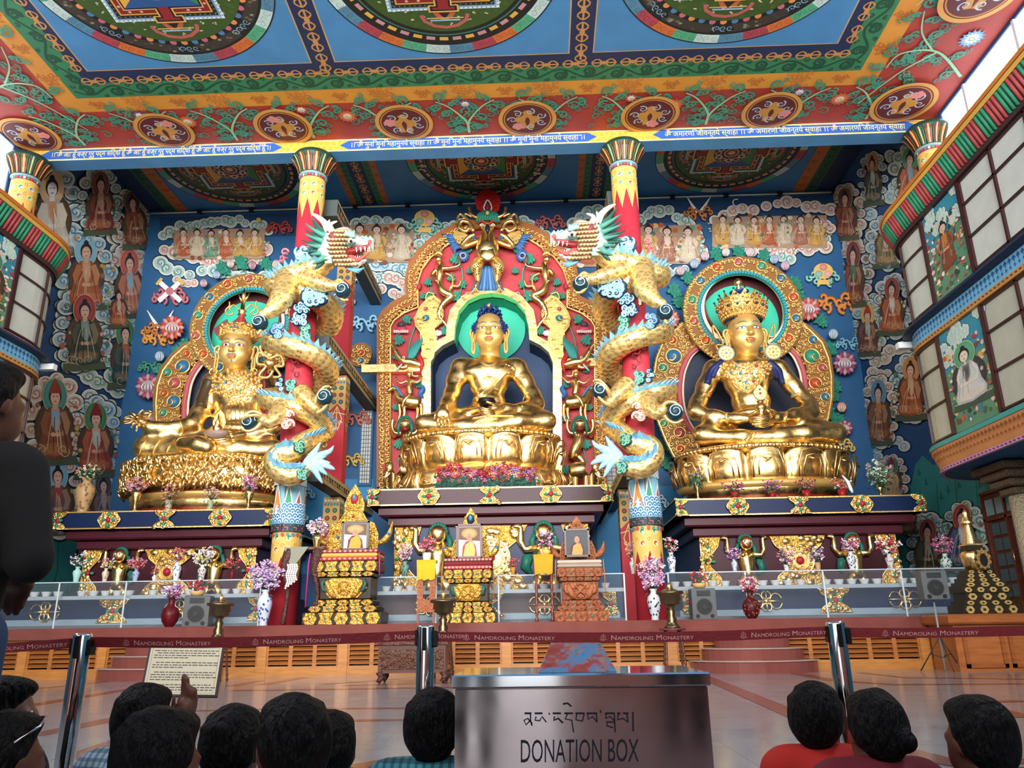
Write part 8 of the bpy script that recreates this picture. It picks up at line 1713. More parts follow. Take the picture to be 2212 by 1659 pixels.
for q in [(65, 1262, 26, 26, 'ball', '#D8DCE0', None, 'white pot beside the standing man at the far left of the case', '#3A5A98'), (163, 1262, 34, 18, 'tall', '#A8D8D0', (24, 38, [WH, '#7A5060', '#C8C0D0'], .3, 70), 'plain pale celadon vase with white and purple sprigs', None), (225, 1260, 30, 14, 'tall', '#D8CDB4', (20, 26, [YL, PK, '#E8A0C0', WH], .3, 60), 'cream vase with yellow and pink blossoms', '#A87A50'),
  (291, 1258, 28, 15, 'tall', '#A8B4D0', (24, 26, ['#B04A60', RD, PK], .15, 80), 'blue-grey vase with rosy red flowers', '#4A5A98'), (332, 1258, 14, 10, 'tall', '#E0E0E0', (12, 24, [DR, RD], .2, 40), 'tiny white vase with dark red sprigs', None), (379, 1257, 42, 19, 'tall', '#DDE2EA', (22, 36, [RD, OR, MG, YL], .25, 80), 'tall blue and white vase with red and orange blossoms', '#24407A'),
  (434, 1257, 34, 18, 'tall', '#D4D0CC', (28, 46, [WH, '#E8D8A0', '#C8C0D8', YL], .15, 100), 'patterned white vase with white and cream sprays', '#6A5A5A'), (500, 1257, 24, 10, 'tall', '#6A1A24', (20, 28, [RD, '#A81828'], .1, 70), 'slim dark red vase with a red bunch', None), (874, 1247, 34, 19, 'tall', '#6F8F88', (18, 46, ['#D0A8C8', PK, WH], .1, 80), 'grey-green vase with pink and white sprigs between two gold thrones', '#24504A'),
  (1108, 1236, 18, 12, 'cup', '#C08A3A', (16, 26, [RD, '#C81A2A'], .2, 40), 'small gold cup with red roses right of the middle gold throne', None), (1368, 1236, 34, 14, 'tall', '#DDE0E4', (18, 32, [PK, '#D8A0A8', YL, '#C04A6A'], .3, 60), 'white vase with pink flowers left of the right round pillar', '#4A5A98'), (1452, 1234, 44, 20, 'tall', '#D8DCE4', (22, 44, [RD, '#A82040', WH], .35, 90), 'blue and white vase with red and white roses right of the right round pillar', '#28284A'),
  (1528, 1235, 16, 12, 'cup', '#C0923A', (16, 32, [YL, '#E8D860'], .25, 60), 'gold cup with yellow flowers', None), (1588, 1235, 28, 13, 'tall', '#C8D0E0', (20, 28, ['#8A3A98', '#B05AA8', WH], .15, 80), 'slim pale blue vase with purple flowers', '#6A7AB0'), (1700, 1234, 14, 11, 'pot', '#E8E8E8', (22, 42, [WH, PK, MG], .35, 80), 'white pot with pink and white orchids and broad leaves', None), (1768, 1233, 18, 12, 'pot', '#C09A6A', (22, 46, ['#6A2A5A', WH, '#A070A0'], .3, 90), 'tan pot with dark purple and white sprays', None),
  (1842, 1230, 40, 20, 'tall', '#D8DCE4', (26, 34, [MG, PK, WH, RD], .1, 90), 'tall dark blue and white vase with magenta flowers', '#1C2444'), (1925, 1230, 34, 18, 'tall', '#D0C8C8', (32, 40, [RD, '#B82030', WH], .15, 100), 'patterned pale vase with wide red and white branches', '#7A6A6A'), (2046, 1229, 32, 24, 'ball', '#C8D4CC', (26, 44, ['#B03068', MG, PK], .1, 90), 'round green-white vase with magenta sprays by the gold stupa', '#24604A')]:
 x, y, h, w, kd, c, b, lab, dc = q; vase(x, y, Yv, ZT+.001, h, w, kd, c, b, lab, g3, dc)
g4 = 'large vases standing on the stage'
vase(365, 1353, 21.2, PT+.001, 62, 38, 'ball', '#5A1018', (30, 36, [WH, MG, PK, PU], .12, 110), 'big glossy maroon vase left of the left loudspeaker', g4)
vase(568, 1350, 21.2, PT+.001, 76, 32, 'urn', '#C8CFE0', (40, 70, ['#C8A8D0', '#D8A0C0', PU, WH, '#B888C0'], .04, 260), 'tall blue and white vase with a big lilac blossom spray beside the left dragon pillar', g4, '#2A4A98')
vase(1415, 1332, 21.2, PT+.001, 66, 30, 'urn', '#C8CCD0', (36, 78, [PK, '#D8A8C0', WH, PU, '#C890B8'], .04, 260), 'black and white porcelain vase with tall pink blossom spray beside the right dragon pillar', g4, '#1C2A34')
vase(1625, 1335, 21.2, PT+.001, 60, 38, 'ball', '#4A1018', (26, 34, [RD, PK, WH, '#C03048'], .15, 110), 'big glossy maroon vase right of the middle loudspeaker', g4, '#7A3A2A')
# loudspeakers
def speaker(x, y, Y, z, w, h, lab, yaw=0.):
 c = atY(x, y, Y); k = pxm(c); w *= k/2; h *= k; t = thing('loudspeaker', lab, 'speaker', (c[0], Y, z), 'grey loudspeakers'); t.rotation_euler = (0, 0, yaw)
 mb = MB(); bbox(mb, -w, w, 0, w*1.5, 0, h, .02, '#55585A', L_); mb.build('cabinet', t, local=True); mb = MB(); box(mb, -w*.55, w*.55, -.02, 0, h*.76, h*.93, '#1A1C1E', L_); [box(mb, -w*.5, w*.5, -.025, -.02, h*(.78+.03*i), h*(.79+.03*i), '#34383A', L_) for i in range(5)]; mb.build('horn', t, local=True)
 mb = MB(); R_y = Matrix.Rotation(pi/2, 3, 'X');
 for rr, cc, yy in ((.66, '#2A2C2E', -.012), (.58, '#141618', -.02), (.2, '#26282A', -.035)): P = [(cos(a)*w*rr, 0, h*.42+sin(a)*w*rr) for a in [2*pi*i/24 for i in range(24)]]; prism(mb, P, (0, yy, 0), cc, L_)
 mb.build('woofer', t, local=True); mb = MB(); [prism(mb, [(s_*w*.6+cos(a)*w*.17, 0, h*.12+sin(a)*w*.17) for a in [2*pi*i/14 for i in range(14)]], (0, -.012, 0), '#0A0A0A', L_) for s_ in (-1, 1)]; mb.build('bass_port', t, local=True); return c[0]
speaker(420, 1353, 21.4, PT+.001, 54, 66, 'grey loudspeaker on the stage right of the maroon vase, red flowers on top', .15); speaker(1524, 1337, 21.4, PT+.001, 52, 66, 'grey loudspeaker on the stage between brass lamp and maroon vase', .0)
speaker(2026, 1297, 18.5, 1.53, 52, 62, 'grey loudspeaker raised on a tripod at the right end', -.12)
for x, nm in ((424, 'left'), (1512, 'middle')):
 c = atY(x, 1286 if x < 500 else 1270, 21.55); z = PT+66*pxm(atY(420, 1353, 21.4))+.003; t = thing('flower_basket', 'red anthuriums in a small tan basket on top of the %s loudspeaker' % nm, 'flowers', (c[0], 21.6, z)); mb = MB(); lathe(mb, [(.14, 0), (.2, .12), (.17, .12)], (0, 0, 0), 12, '#C8A468', F_); mb.build('basket', t, local=True); bouquet(t, (0, 0, .1), .34, .40, [RD, '#D02030'], x, .35, 46)
t = thing('speaker_tripod', 'thin tripod holding the raised loudspeaker at the right end', 'stand', (atY(2026, 1297, 18.5)[0], 18.7, 0)); mb = MB(); b = np.array(t.location); tube(mb, [b, b+np.array([0, 0, 1.52])], .022, '#8A8E90', L_, 8); mb.build('pole', t)
for a in (.4, 2.5, 4.6): mb = MB(); e = b+np.array([cos(a)*.5, sin(a)*.5, .02]); tube(mb, [b+np.array([0, 0, .75]), e], .014, '#3A3430', L_, 6); tube(mb, [b+np.array([0, 0, .3]), (b+np.array([0, 0, .75])+e)/2], .01, '#3A3430', L_, 5); mb.build('leg', t)
# brass butter lamps on turned stands in front of the stage
def turned(mb, p0, p1, r, col, m=W_):
 p0, p1 = np.array(p0, float), np.array(p1, float); n = 25; tube(mb, [p0+(p1-p0)*i/(n-1) for i in range(n)], [r*(1+.35*sin(i*2.2)*(i % 3 != 0)) for i in range(n)], col, m, 8)
for x, yt, nm in ((478, 1297, 'left, by the left loudspeaker'), (958, 1290, 'middle, before the middle gold throne'), (1446, 1272, 'right, before the right round pillar')):
 Y = 18.6; zt = atY(x, yt, Y)[2]; zs = atY(x, yt+85, Y)[2]; c = atY(x, yt, Y)[0]; t = thing('butter_lamp', 'large brass offering lamp on a pedestal, %s' % nm, 'lamp', (c, Y, zs)); mb = MB(); H_ = zt-zs
 lathe(mb, [(.18, 0), (.18, .03), (.15, .06), (.1, .14), (.12, .2), (.07, .32*H_), (.1, .42*H_), (.06, .5*H_), (.12, .58*H_), (.22, .62*H_), (.2, .68*H_), (.24, .7*H_), (.23, .84*H_), (.31, .87*H_), (.31, .93*H_), (.2, .95*H_), (.1, 1.0*H_)], (0, 0, 0), 24, '#7A705A', 7 if 0 else 2); mb.build('lamp_body', t, mats=[mat('aged_brass_'+str(x), '#6A5C44', rough=.3, metal=.85)]*12, local=True)
 mb = MB(); tube(mb, [(0, 0, H_), (0, 0, H_+.14)], [.09, .02], '#8A7A50', G_, 8); mb.build('wick_holder', t, local=True)
 t = thing('lamp_stand', 'turned wooden stool under the %s brass lamp' % nm.split(',')[0], 'stand', (c, Y, 0)); mb = MB(); lathe(mb, [(.3, zs-.05), (.3, zs-.005)], (0, 0, 0), 20, '#5A2A1E', W_); mb.build('top', t, local=True)
 for a in (.8, 2.3, 3.9, 5.5): mb = MB(); turned(mb, (cos(a)*.32, sin(a)*.3, 0), (cos(a)*.22, sin(a)*.2, zs-.05), .028, '#5A2E20'); mb.build('leg', t, local=True)
# ================================================================ THRONES with portraits
def throne(x0, x1, yt, yb, Y, kind, lab):
 c0, c1 = atY(x0, yb, Y), atY(x1, yb, Y); cx = (c0[0]+c1[0])/2; w = (c1[0]-c0[0])/2; z0 = PT; zt = atY((x0+x1)/2, yt, Y+.9)[2]; H_ = 1.62 if kind != 'gold1' else 1.95
 gold = kind != 'wood'; A_c, Bc = ('#FFFFFF', '#2E2014') if gold else ('#A8623A', '#8A4A2A'); mA = Q_ if gold else V_
 t = thing('carved_throne', lab, 'throne', (cx, Y+.6, z0)); y1 = Y+1.1
 def tier(s_, za, zb, name, plaques=3):
  mb = MB(); yf = Y+(1-s_)*.5; bbox(mb, cx-w*s_, cx+w*s_, yf, y1, z0+za*H_, z0+zb*H_, .03, Bc, 2 if gold else V_); hz = (zb-za)*H_*.42; zm = z0+(za+zb)/2*H_
  for i in range(plaques):
   px = cx-w*s_+2*w*s_*(i+.5)/plaques; hw = w*s_/plaques*.86; P = [(px-hw, yf, zm), (px-hw*.6, yf, zm+hz), (px+hw*.6, yf, zm+hz), (px+hw, yf, zm), (px+hw*.6, yf, zm-hz), (px-hw*.6, yf, zm-hz)] if i % 2 == 0 or plaques == 1 else [(px-hw*1.1, yf, zm+hz), (px+hw*1.1, yf, zm+hz), (px+hw*.7, yf, zm), (px+hw*1.1, yf, zm-hz), (px-hw*1.1, yf, zm-hz), (px-hw*.7, yf, zm)]
   prism(mb, P, (0, -.03, 0), A_c, mA); tube(mb, [(a, b-.03, c) for a, b, c in P], .012, A_c, mA, 5, closed=True)
   if plaques > 1: sph(mb, (px, yf-.04, zm), .03, '#2F8F80' if i % 2 else '#7A4A4A', L_, 8, 5)
   for k in range(4): tube(mb, [(px+(a-.0), yf-.04, zm+b) for a, b in spiral2((k-1.5)*hw*.4, (k % 2-.5)*hz*.7, .05, 1.2, k, 1, 7)], .01, A_c, mA, 4)
  mb.build(name, t)
 tier(1.0, 0, .17, 'base_tier', 5); tier(.88, .172, .25, 'moulding', 5); tier(.76, .252, .33, 'moulding', 5); tier(.68, .332, .64, 'throne_body', 1); tier(.76, .642, .70, 'moulding', 5); tier(.86, .702, .85, 'seat_tier', 5)
 mb = MB(); rnd = random.Random(int(cx*5)); yb_ = Y+.16-.05; zm = z0+.485*H_
 for d in (-1, 1):
  tube(mb, [(cx+d*w*a, yb_-.02, zm+b*H_) for a, b in ((.25, -.12), (.34, -.04), (.42, .04), (.46, .10))], [.06, .09, .07, .06], A_c, mA, 8); tube(mb, [(cx+d*w*a, yb_-.05, zm+b*H_) for a, b in ((.5, .13), (.56, .06), (.52, -.02), (.44, -.05))], [.02, .05, .05, .02], '#2F5A5A' if gold else A_c, L_ if gold else V_, 7); tube(mb, [(cx+d*w*a, yb_-.03, zm+b*H_) for a, b in ((.3, -.06), (.2, -.1), (.22, -.13))], [.05, .04, .03], A_c, mA, 6)
 for a in (pi/4, 3*pi/4): tube(mb, [(cx+cos(a)*u*.2, yb_-.05, zm+sin(a)*u*.2) for u in (-1, 0, 1)], [.02, .035, .02], A_c, mA, 6)
 for i in range(16): a = 2*pi*i/16; sph(mb, (cx+cos(a)*.17, yb_-.03, zm+sin(a)*.17), .03, A_c, mA, 6, 4)
 mb.build('lion_relief', t)
 ys = Y+.05; zc = z0+.852*H_
 for i, (c, m) in enumerate((('#B03A3A', F_), ('#D8A84A' if kind == 'gold1' else '#7A2028', F_), ('#8A3A44', F_)) if gold else (('#9A8A78', A_ if 0 else L_), ('#B8A898', L_))):
  mb = MB(); hh = .10; bbox(mb, cx-w*.84, cx+w*.84, ys, y1-.05, zc+i*hh*1.01, zc+(i+1)*hh, .03, c, m)
  if gold and i != 1:
   for k in range(13): sph(mb, (cx-w*.8+w*1.6*k/12, ys-.005, zc+(i+.5)*hh), (.05, .01, .03), mix(c, '#F0C8B0', .5), F_, 6, 4)
  mb.build('seat_cushion', t)
 # back with arch, crest and flaming side finials
 zb = zc+.31; yb2 = Y+.95; bw = w*.66; topH = zt-zb; mb = MB()
 P = [(-bw, 0), (-bw*1.02, topH*.40), (-bw*.85, topH*.55), (-bw*.55, topH*.6), (-bw*.35, topH*.72), (-.12*w, topH*.76), (.12*w, topH*.76), (bw*.35, topH*.72), (bw*.55, topH*.6), (bw*.85, topH*.55), (bw*1.02, topH*.40), (bw, 0)]
 prism(mb, [(cx+a, yb2, zb+b-.3) for a, b in P], (0, -.10, 0), A_c, mA); f = [(cx+a, yb2-.11, zb+b-.3) for a, b in P]; tube(mb, f, .03, A_c, mA, 6)
 for i in range(120):
  a = rnd.uniform(-bw, bw)*.95; b = rnd.uniform(.0, topH*.72)
  if abs(a) > bw*.8 and b > topH*.45 or (abs(a) > bw*.4 and b > topH*.56): continue
  tube(mb, [(cx+p, yb2-.12, zb+q-.3) for p, q in spiral2(a, b, rnd.uniform(.05, .09), 1.2, i, 1 if i % 2 else -1, 7)], .018, A_c, mA, 5)
 if gold:
  for a, b, c in ((-.3, .55, '#2F6FA8'), (.3, .55, '#2F6FA8'), (0, .5, '#2F6FA8'), (-.6, .36, '#2F6FA8'), (.6, .36, '#2F6FA8'), (0, .66, '#A83A3A')): sph(mb, (cx+a*bw, yb2-.14, zb+b*topH-.3), .045, c, L_, 8, 5)
 mb.build('throne_back', t); mb = MB(); zc2 = zb+topH*.74-.3; cw = w*.26
 P = [(-cw, 0), (-cw*1.05, topH*.12), (-cw*.8, topH*.2), (-cw*.55, topH*.28), (0, topH*.40), (cw*.55, topH*.28), (cw*.8, topH*.2), (cw*1.05, topH*.12), (cw, 0)]; prism(mb, [(cx+a, yb2, zc2+b) for a, b in P], (0, -.09, 0), A_c, mA)
 for i in range(26): a = rnd.uniform(-cw, cw)*.8; b = rnd.uniform(0, topH*.24); tube(mb, [(cx+p, yb2-.11, zc2+q) for p, q in spiral2(a, b, .06, 1.2, i, 1, 7)], .018, A_c, mA, 5)
 if gold: sph(mb, (cx, yb2-.13, zc2+topH*.18), (.11, .05, .14), '#1F2F4A' if kind == 'gold2' else '#A82A3A', L_, 12, 8); sph(mb, (cx, yb2-.18, zc2+topH*.2), (.05, .03, .08), '#3F90B0', L_, 8, 6)
 mb.build('crest', t)
 for d in (-1, 1):
  mb = MB(); tube(mb, spline([(cx+d*bw*.98, yb2-.05, zb+topH*.28-.3), (cx+d*bw*1.25, yb2-.05, zb+topH*.30-.3), (cx+d*bw*1.5, yb2-.05, zb+topH*.42-.3), (cx+d*bw*1.62, yb2-.05, zb+topH*.60-.3)], 4), [.09, .11, .12, .13, .14, .15, .15, .14, .12, .09, .06, .03, .005][:13], A_c, mA, 8, flat=.6); sph(mb, (cx+d*bw*1.46, yb2-.14, zb+topH*.40-.3), .055, '#2F6FA8' if gold else A_c, L_ if gold else V_, 8, 5); mb.build('side_finial', t)
 if not gold or kind == 'gold2':
  for d in (-1, 1): mb = MB(); tube(mb, [(cx+d*w*.9, ys-.02, zc+.2), (cx+d*w*.92, ys-.05, zc-.1), (cx+d*w*.93, ys-.05, zc-.75)], [.03, .03, .025], '#D07A2A', F_, 6, flat=.4); mb.build('orange_ribbon', t)
 else: mb = MB(); [tube(mb, [(cx+d*w*.9, ys-.02, zc+.2), (cx+d*w*.92, ys-.05, zc-.1), (cx+d*w*.93, ys-.05, zc-(1.2 if d < 0 else .4))], [.04, .05, .05], '#B82A80', F_, 6, flat=.4) for d in (-1, 1)]; mb.build('pink_scarf', t)
 return cx, w, Y, zc+.31
def portrait(thr, wp, hp, px, py, robe, under, lab, bg='#8A8478', dark=False):
 cx, w, Y, z = thr; c = atY(px, py, Y+.5); k = pxm(c); W_, H_ = wp*k/2, hp*k/2; zc = z+H_+.002; t = thing('framed_portrait', lab, 'picture', (c[0], Y+.45, z)); y0 = Y+.45
 mb = MB()
 for a, b, e, g in ((-W_, W_, -H_, -H_+.05), (-W_, W_, H_-.05, H_), (-W_, -W_+.05, -H_, H_), (W_-.05, W_, -H_, H_)): box(mb, c[0]+a, c[0]+b, y0, y0+.05, zc+e, zc+g, '#3A2220', W_ and 5)
 mb.build('frame', t); mb = MB(); box(mb, c[0]-W_+.04, c[0]+W_-.04, y0+.03, y0+.04, zc-H_+.04, zc+H_-.04, bg, L_); cv = Canvas(lambda a, b: (c[0]+a*W_, y0+.03, zc+b*H_), (0, -1, 0), .0008)
 if not dark: cv.poly([(-.8, .0), (.8, .0), (.8, .8), (-.8, .8)], '#6A4A3A'); cv.L += 1; cv.fan(ell(0, .45, .7, .35, 16), '#C8A86A', '#5A3A30', dome=1); cv.L += 3; cv.poly([(-.8, -.85), (.8, -.85), (.8, .0), (-.8, .1)], '#C9C4BC'); cv.L += 1
 cv.poly([(-.55, -.85), (-.5, -.3), (-.25, .0), (.25, .0), (.5, -.3), (.6, -.85)], under); cv.L += 1; cv.poly([(-.45, -.85), (-.3, -.2), (.05, -.02), (.28, -.05), (.45, -.5), (.4, -.85)], robe); cv.L += 1; cv.stroke([(-.3, -.2), (0, -.4), (.3, -.75)], .03, mix(robe, '#000000', .25)); cv.disc(0, .22, .2, .25, '#B88468'); cv.L += 1; cv.disc(-.07, .24, .03, .02, '#2A1A14'); cv.disc(.07, .24, .03, .02, '#2A1A14'); cv.stroke([(-.05, .1), (.05, .1)], .02, '#7A3A34')
 mb.add(cv.v, cv.f, '#FFFFFF', 0); mb.c[-len(cv.c):] = cv.c; mb.build('photograph', t)
th = throne(652, 822, 1045, 1345, 21.3, 'gold1', 'large gold and black carved throne left of centre with pink scarves'); portrait(th, 60, 62, 768, 1157, '#C89A2A', '#6A2030', 'framed portrait of a seated person in yellow robe on the left gold throne')
th = throne(948, 1072, 1090, 1343, 21.3, 'gold2', 'smaller gold carved throne in the middle with red cushions'); portrait(th, 57, 74, 1014, 1178, '#D8B060', '#A83A3A', 'framed portrait with pale arch and yellow-robed person on the middle gold throne', '#9A7A74')
th = throne(1198, 1315, 1105, 1336, 21.3, 'wood', 'brown carved wooden throne right of centre with plain covered seat'); portrait(th, 54, 60, 1247, 1192, '#C8924A', '#4A1A22', 'dark framed portrait of a person in glasses and maroon robe on the wooden throne', '#34343A', True)
# name plates, stands with yellow cloths, side table
for (x, yc, yb, nm, col) in ((919, 1210, 1343, 'left of the middle gold throne, closed carved front', '#D8A81A'), (1177, 1198, 1338, 'left of the wooden throne, open turned legs', '#E0941A')):
 Y = 21.5; c = atY(x, yb, Y); k = pxm(c); w = 20*k; zt = atY(x, yc, Y)[2]; t = thing('ritual_stand', 'tall narrow wooden stand '+nm, 'stand', (c[0], Y+.2, PT)); mb = MB(); box(mb, c[0]-w, c[0]+w, Y, Y+.45, zt-.06, zt, '#7A3E24', W_); mb.build('top', t)
 if x < 1000:
  mb = MB(); [box(mb, c[0]+a, c[0]+b, Y+.02, Y+.08, PT+.3, zt-.06, '#A05A34', V_) for a, b in ((-w, -w*.35), (w*.35, w))]; [box(mb, c[0]-w*.35, c[0]+w*.35, Y+.02, Y+.08, p, q, '#A05A34', V_) for p, q in ((PT+.3, PT+.62), (zt-.5, zt-.06))]; mb.build('pierced_front', t); [(lambda m_: (box(m_, c[0]+s_*w*.85-.03, c[0]+s_*w*.85+.03, Y+.02, Y+.08, PT, PT+.3, '#7A3E24', W_), m_.build('leg', t)))(MB()) for s_ in (-1, 1)]
 else:
  for s_ in (-1, 1):
   for yy in (Y+.05, Y+.4): mb = MB(); turned(mb, (c[0]+s_*w*.85, yy, PT), (c[0]+s_*w*.85, yy, zt-.06), .04, '#7A3A24'); mb.build('leg', t)
  mb = MB(); box(mb, c[0]-w, c[0]+w, Y+.03, Y+.07, PT+.35, PT+.42, '#7A3A24', W_); mb.build('stretcher', t)
 mb = MB(); h = 44*k; V = []; n = 9
 for i in range(n): a = -1.08+2.16*i/(n-1); V += [(c[0]+a*w, Y+.46, zt+.008), (c[0]+a*w, Y-.02-.01*cos(i*2), zt+.008), (c[0]+a*w*.94, Y-.035-.02*cos(i*2.4), zt-h*.5), (c[0]+a*w*.9, Y-.03-.025*cos(i*2.1), zt-h*(1-.04*(i % 3)))]
 mb.add(V, [(4*i+j, 4*i+j+1, 4*i+5+j, 4*i+4+j) for i in range(n-1) for j in range(3)], col, F_, True); tag(mb.build('yellow_cloth'), 'yellow cloth draped over the wooden stand '+nm.split(',')[0], 'cloth')
 vase(x+3, yc, Y+.2, zt+.012, 16, 20, 'ball' if x > 1000 else 'pot', '#C8B860' if x > 1000 else '#D8D8D0', (24, 36, [MG, PK, WH, PU] if x > 1000 else [RD, '#D83A5A', PK], .3, 90), 'round pot of %s flowers on the stand draped with yellow cloth' % ('pink and purple' if x > 1000 else 'red'), 'pots on the cloth-draped stands')
t = thing('side_table', 'dark carved table with patterned cloth left of the left gold throne', 'table', (atY(640, 1345, 21.5)[0], 21.6, PT)); xa, xb = atY(605, 1345, 21.4)[0], atY(690, 1345, 21.4)[0]; zt = atY(640, 1182, 21.4)[2]; mb = MB(); box(mb, xa, xb, 21.35, 22.0-.2, zt-.07, zt, '#6A4A30', V_); mb.build('top', t); mb = MB(); cxm = (xa*1.6+xb*.4)/2; prism(mb, [(xa-.02, 21.33, zt), (cxm+.45, 21.33, zt), (cxm+.1, 21.33, zt-.5), (cxm-.02, 21.33, zt-.5)], (0, -.02, 0), '#8A8A78', F_); mb.build('patterned_cloth', t)
for s_ in (xa+.12, xb-.12): mb = MB(); tube(mb, spline([(s_, 21.45, zt-.07), (s_-.1, 21.38, zt-.6), (s_+.02, 21.42, zt-1.2), (s_-.04, 21.36, PT+.04)], 4), [.16, .16, .15, .13, .11, .09, .075, .065, .06, .055, .06, .07, .08], '#4A2620', V_, 8); mb.build('leg', t)
mb = MB(); rnd = random.Random(3)
for k in range(5): [sph(mb, (cxm+.05+k*.06-.12+.02*sin(i), 21.27, zt-.48-i*.055), .032, '#E8E8E4', F_, 6, 4) for i in range(12-k)]
tag(mb.build('white_garland'), 'strings of white flowers hanging over the front of the dark side table', 'garland')
vase(684, 1180, 21.65, zt+.002, 26, 20, 'cup', '#C8902E', (30, 40, [WH, PK, '#E8A0B0', WH], .35, 110), 'brass pots with white and pink flowers on the dark side table', 'brass pots', m=G_)
# stupa on its wooden cabinet
xa, xb = atY(2045, 1430, 19.0)[0], 12.6; zc_ = 1.22; t = thing('wooden_cabinet', 'wide varnished wooden cabinet at the right end of the stage carrying the gold stupa', 'cabinet', ((xa+xb)/2, 19.4, 0)); mb = MB(); box(mb, xa+.15, xb, 18.75, 19.9, 0, 1.0, '#A8622E', W_); mb.build('body', t); mb = MB(); bbox(mb, xa, xb, 18.6, 19.92, 1.0, 1.22, .04, '#A05A2A', W_); mb.build('top', t)
for i in range(3): mb = MB(); a = xa+.3+i*1.0; [box(mb, a+p, a+q, 18.7, 18.75, z_, y_, '#9A5426', W_) for p, q, z_, y_ in ((0, .9, .08, .16), (0, .9, .84, .92), (0, .08, .08, .92), (.82, .9, .08, .92))]; mb.build('door', t)
cx, cy = atY(2128, 1325, 19.2)[0], 19.25; t = thing('gold_stupa', 'stepped black and gold stupa with ringed spire on the wooden cabinet', 'stupa', (cx, cy, zc_)); k = pxm(atY(2128, 1300, 19.2));
for i, (hw, za, zb) in enumerate(((64, 0, 18), (56, 18, 28), (50, 28, 44), (56, 44, 56), (50, 56, 66), (43, 66, 75), (37, 75, 84), (31, 84, 92))):
 mb = MB(); h = hw*k*.93; box(mb, cx-h, cx+h, cy-h*.55, cy+h*.55, zc_+za*k, zc_+zb*k, '#2A2218', L_); n = max(3, int(hw/13)); zm = zc_+(za+zb)*k/2
 for j in range(n): px = cx-h+2*h*(j+.5)/n; q = h/n*.62; r = (zb-za)*k*.42; prism(mb, [(px-q, cy-h*.55, zm), (px-q*.5, cy-h*.55, zm+r), (px+q*.5, cy-h*.55, zm+r), (px+q, cy-h*.55, zm), (px+q*.5, cy-h*.55, zm-r), (px-q*.5, cy-h*.55, zm-r)], (0, -.02, 0), '#FFFFFF', R_); sph(mb, (px, cy-h*.55-.02, zm), (q*.4, .02, r*.4), '#2A2218', L_, 8, 4)
 mb.build('step', t)
z1 = zc_+92*k; mb = MB(); lathe(mb, [(20*k, 0), (24*k, 20*k), (26*k, 34*k), (22*k, 40*k), (14*k, 42*k)], (cx, cy, z1), 28, '#FFFFFF', G_); mb.build('dome', t); mb = MB(); box(mb, cx-16*k, cx+16*k, cy-16*k, cy+16*k, z1+42*k, z1+54*k, '#2A2218', L_); box(mb, cx-18*k, cx+18*k, cy-18*k, cy+18*k, z1+53*k, z1+56*k, '#FFFFFF', G_); mb.build('harmika', t)
mb = MB(); lathe(mb, [(r_*k, zz*k) for i in range(11) for r_, zz in ((14-i*.75, i*4), (15-i*.75, i*4+1.5), (14-i*.75, i*4+3))], (cx, cy, z1+56*k), 22, '#FFFFFF', G_); lathe(mb, [(12*k, 44*k), (16*k, 46*k), (9*k, 52*k), (8*k, 58*k), (4*k, 62*k), (7*k, 68*k), (1*k, 78*k)], (cx, cy, z1+56*k), 18, '#FFFFFF', G_); mb.build('ringed_spire', t)
mb = MB(); P = [(cx+4*k+cos(a)*17*k, cy-27*k, z1+22*k+sin(a)*23*k) for a in [2*pi*i/20 for i in range(20)]]; prism(mb, P, (0, -.04, 0), '#8A6A34', V_); [sph(mb, (p[0], p[1]-.05, p[2]), 3.4*k, '#2A2218', L_, 6, 4) for p in P[::2]]; prism(mb, [(cx+4*k+cos(a)*8*k, cy-27*k-.05, z1+20*k+sin(a)*14*k) for a in [2*pi*i/14 for i in range(14)]], (0, -.01, 0), '#1E1812', L_); mb.build('niche', t)
# carved low chest on the hall floor
xa, xb = -3.46, -1.95; t = thing('carved_chest', 'low carved dark wood chest on feet in front of the stage', 'chest', ((xa+xb)/2, 17.2, 0)); mb = MB(); box(mb, xa+.06, xb-.06, 16.95, 17.6, .2, .74, '#5A3026', W_); mb.build('body', t); mb = MB(); box(mb, xa-.02, xb+.02, 16.88, 17.66, .84, .92, '#4A261E', V_); box(mb, xa, xb, 16.9, 17.64, .75, .84, '#5A3026', V_); mb.build('top', t)
mb = MB(); box(mb, xa+.1, xb-.1, 16.92, 16.95, .28, .66, '#54301E', V_); rnd = random.Random(1)
for i in range(70): tube(mb, [(p, 16.91, q) for p, q in spiral2(rnd.uniform(xa+.16, xb-.16), rnd.uniform(.34, .6), .05, 1.3, i, 1 if i % 2 else -1, 8)], .014, '#6A4030', V_, 5)
mb.build('carved_panel', t)
for x in (xa+.1, xb-.1):
 for y in (17.0, 17.55): mb = MB(); tube(mb, [(x, y, .22), (x+.03, y-.02, .12), (x-.03, y-.04, 0.02)], [.09, .06, .05], '#4A261E', V_, 8); mb.build('foot', t)
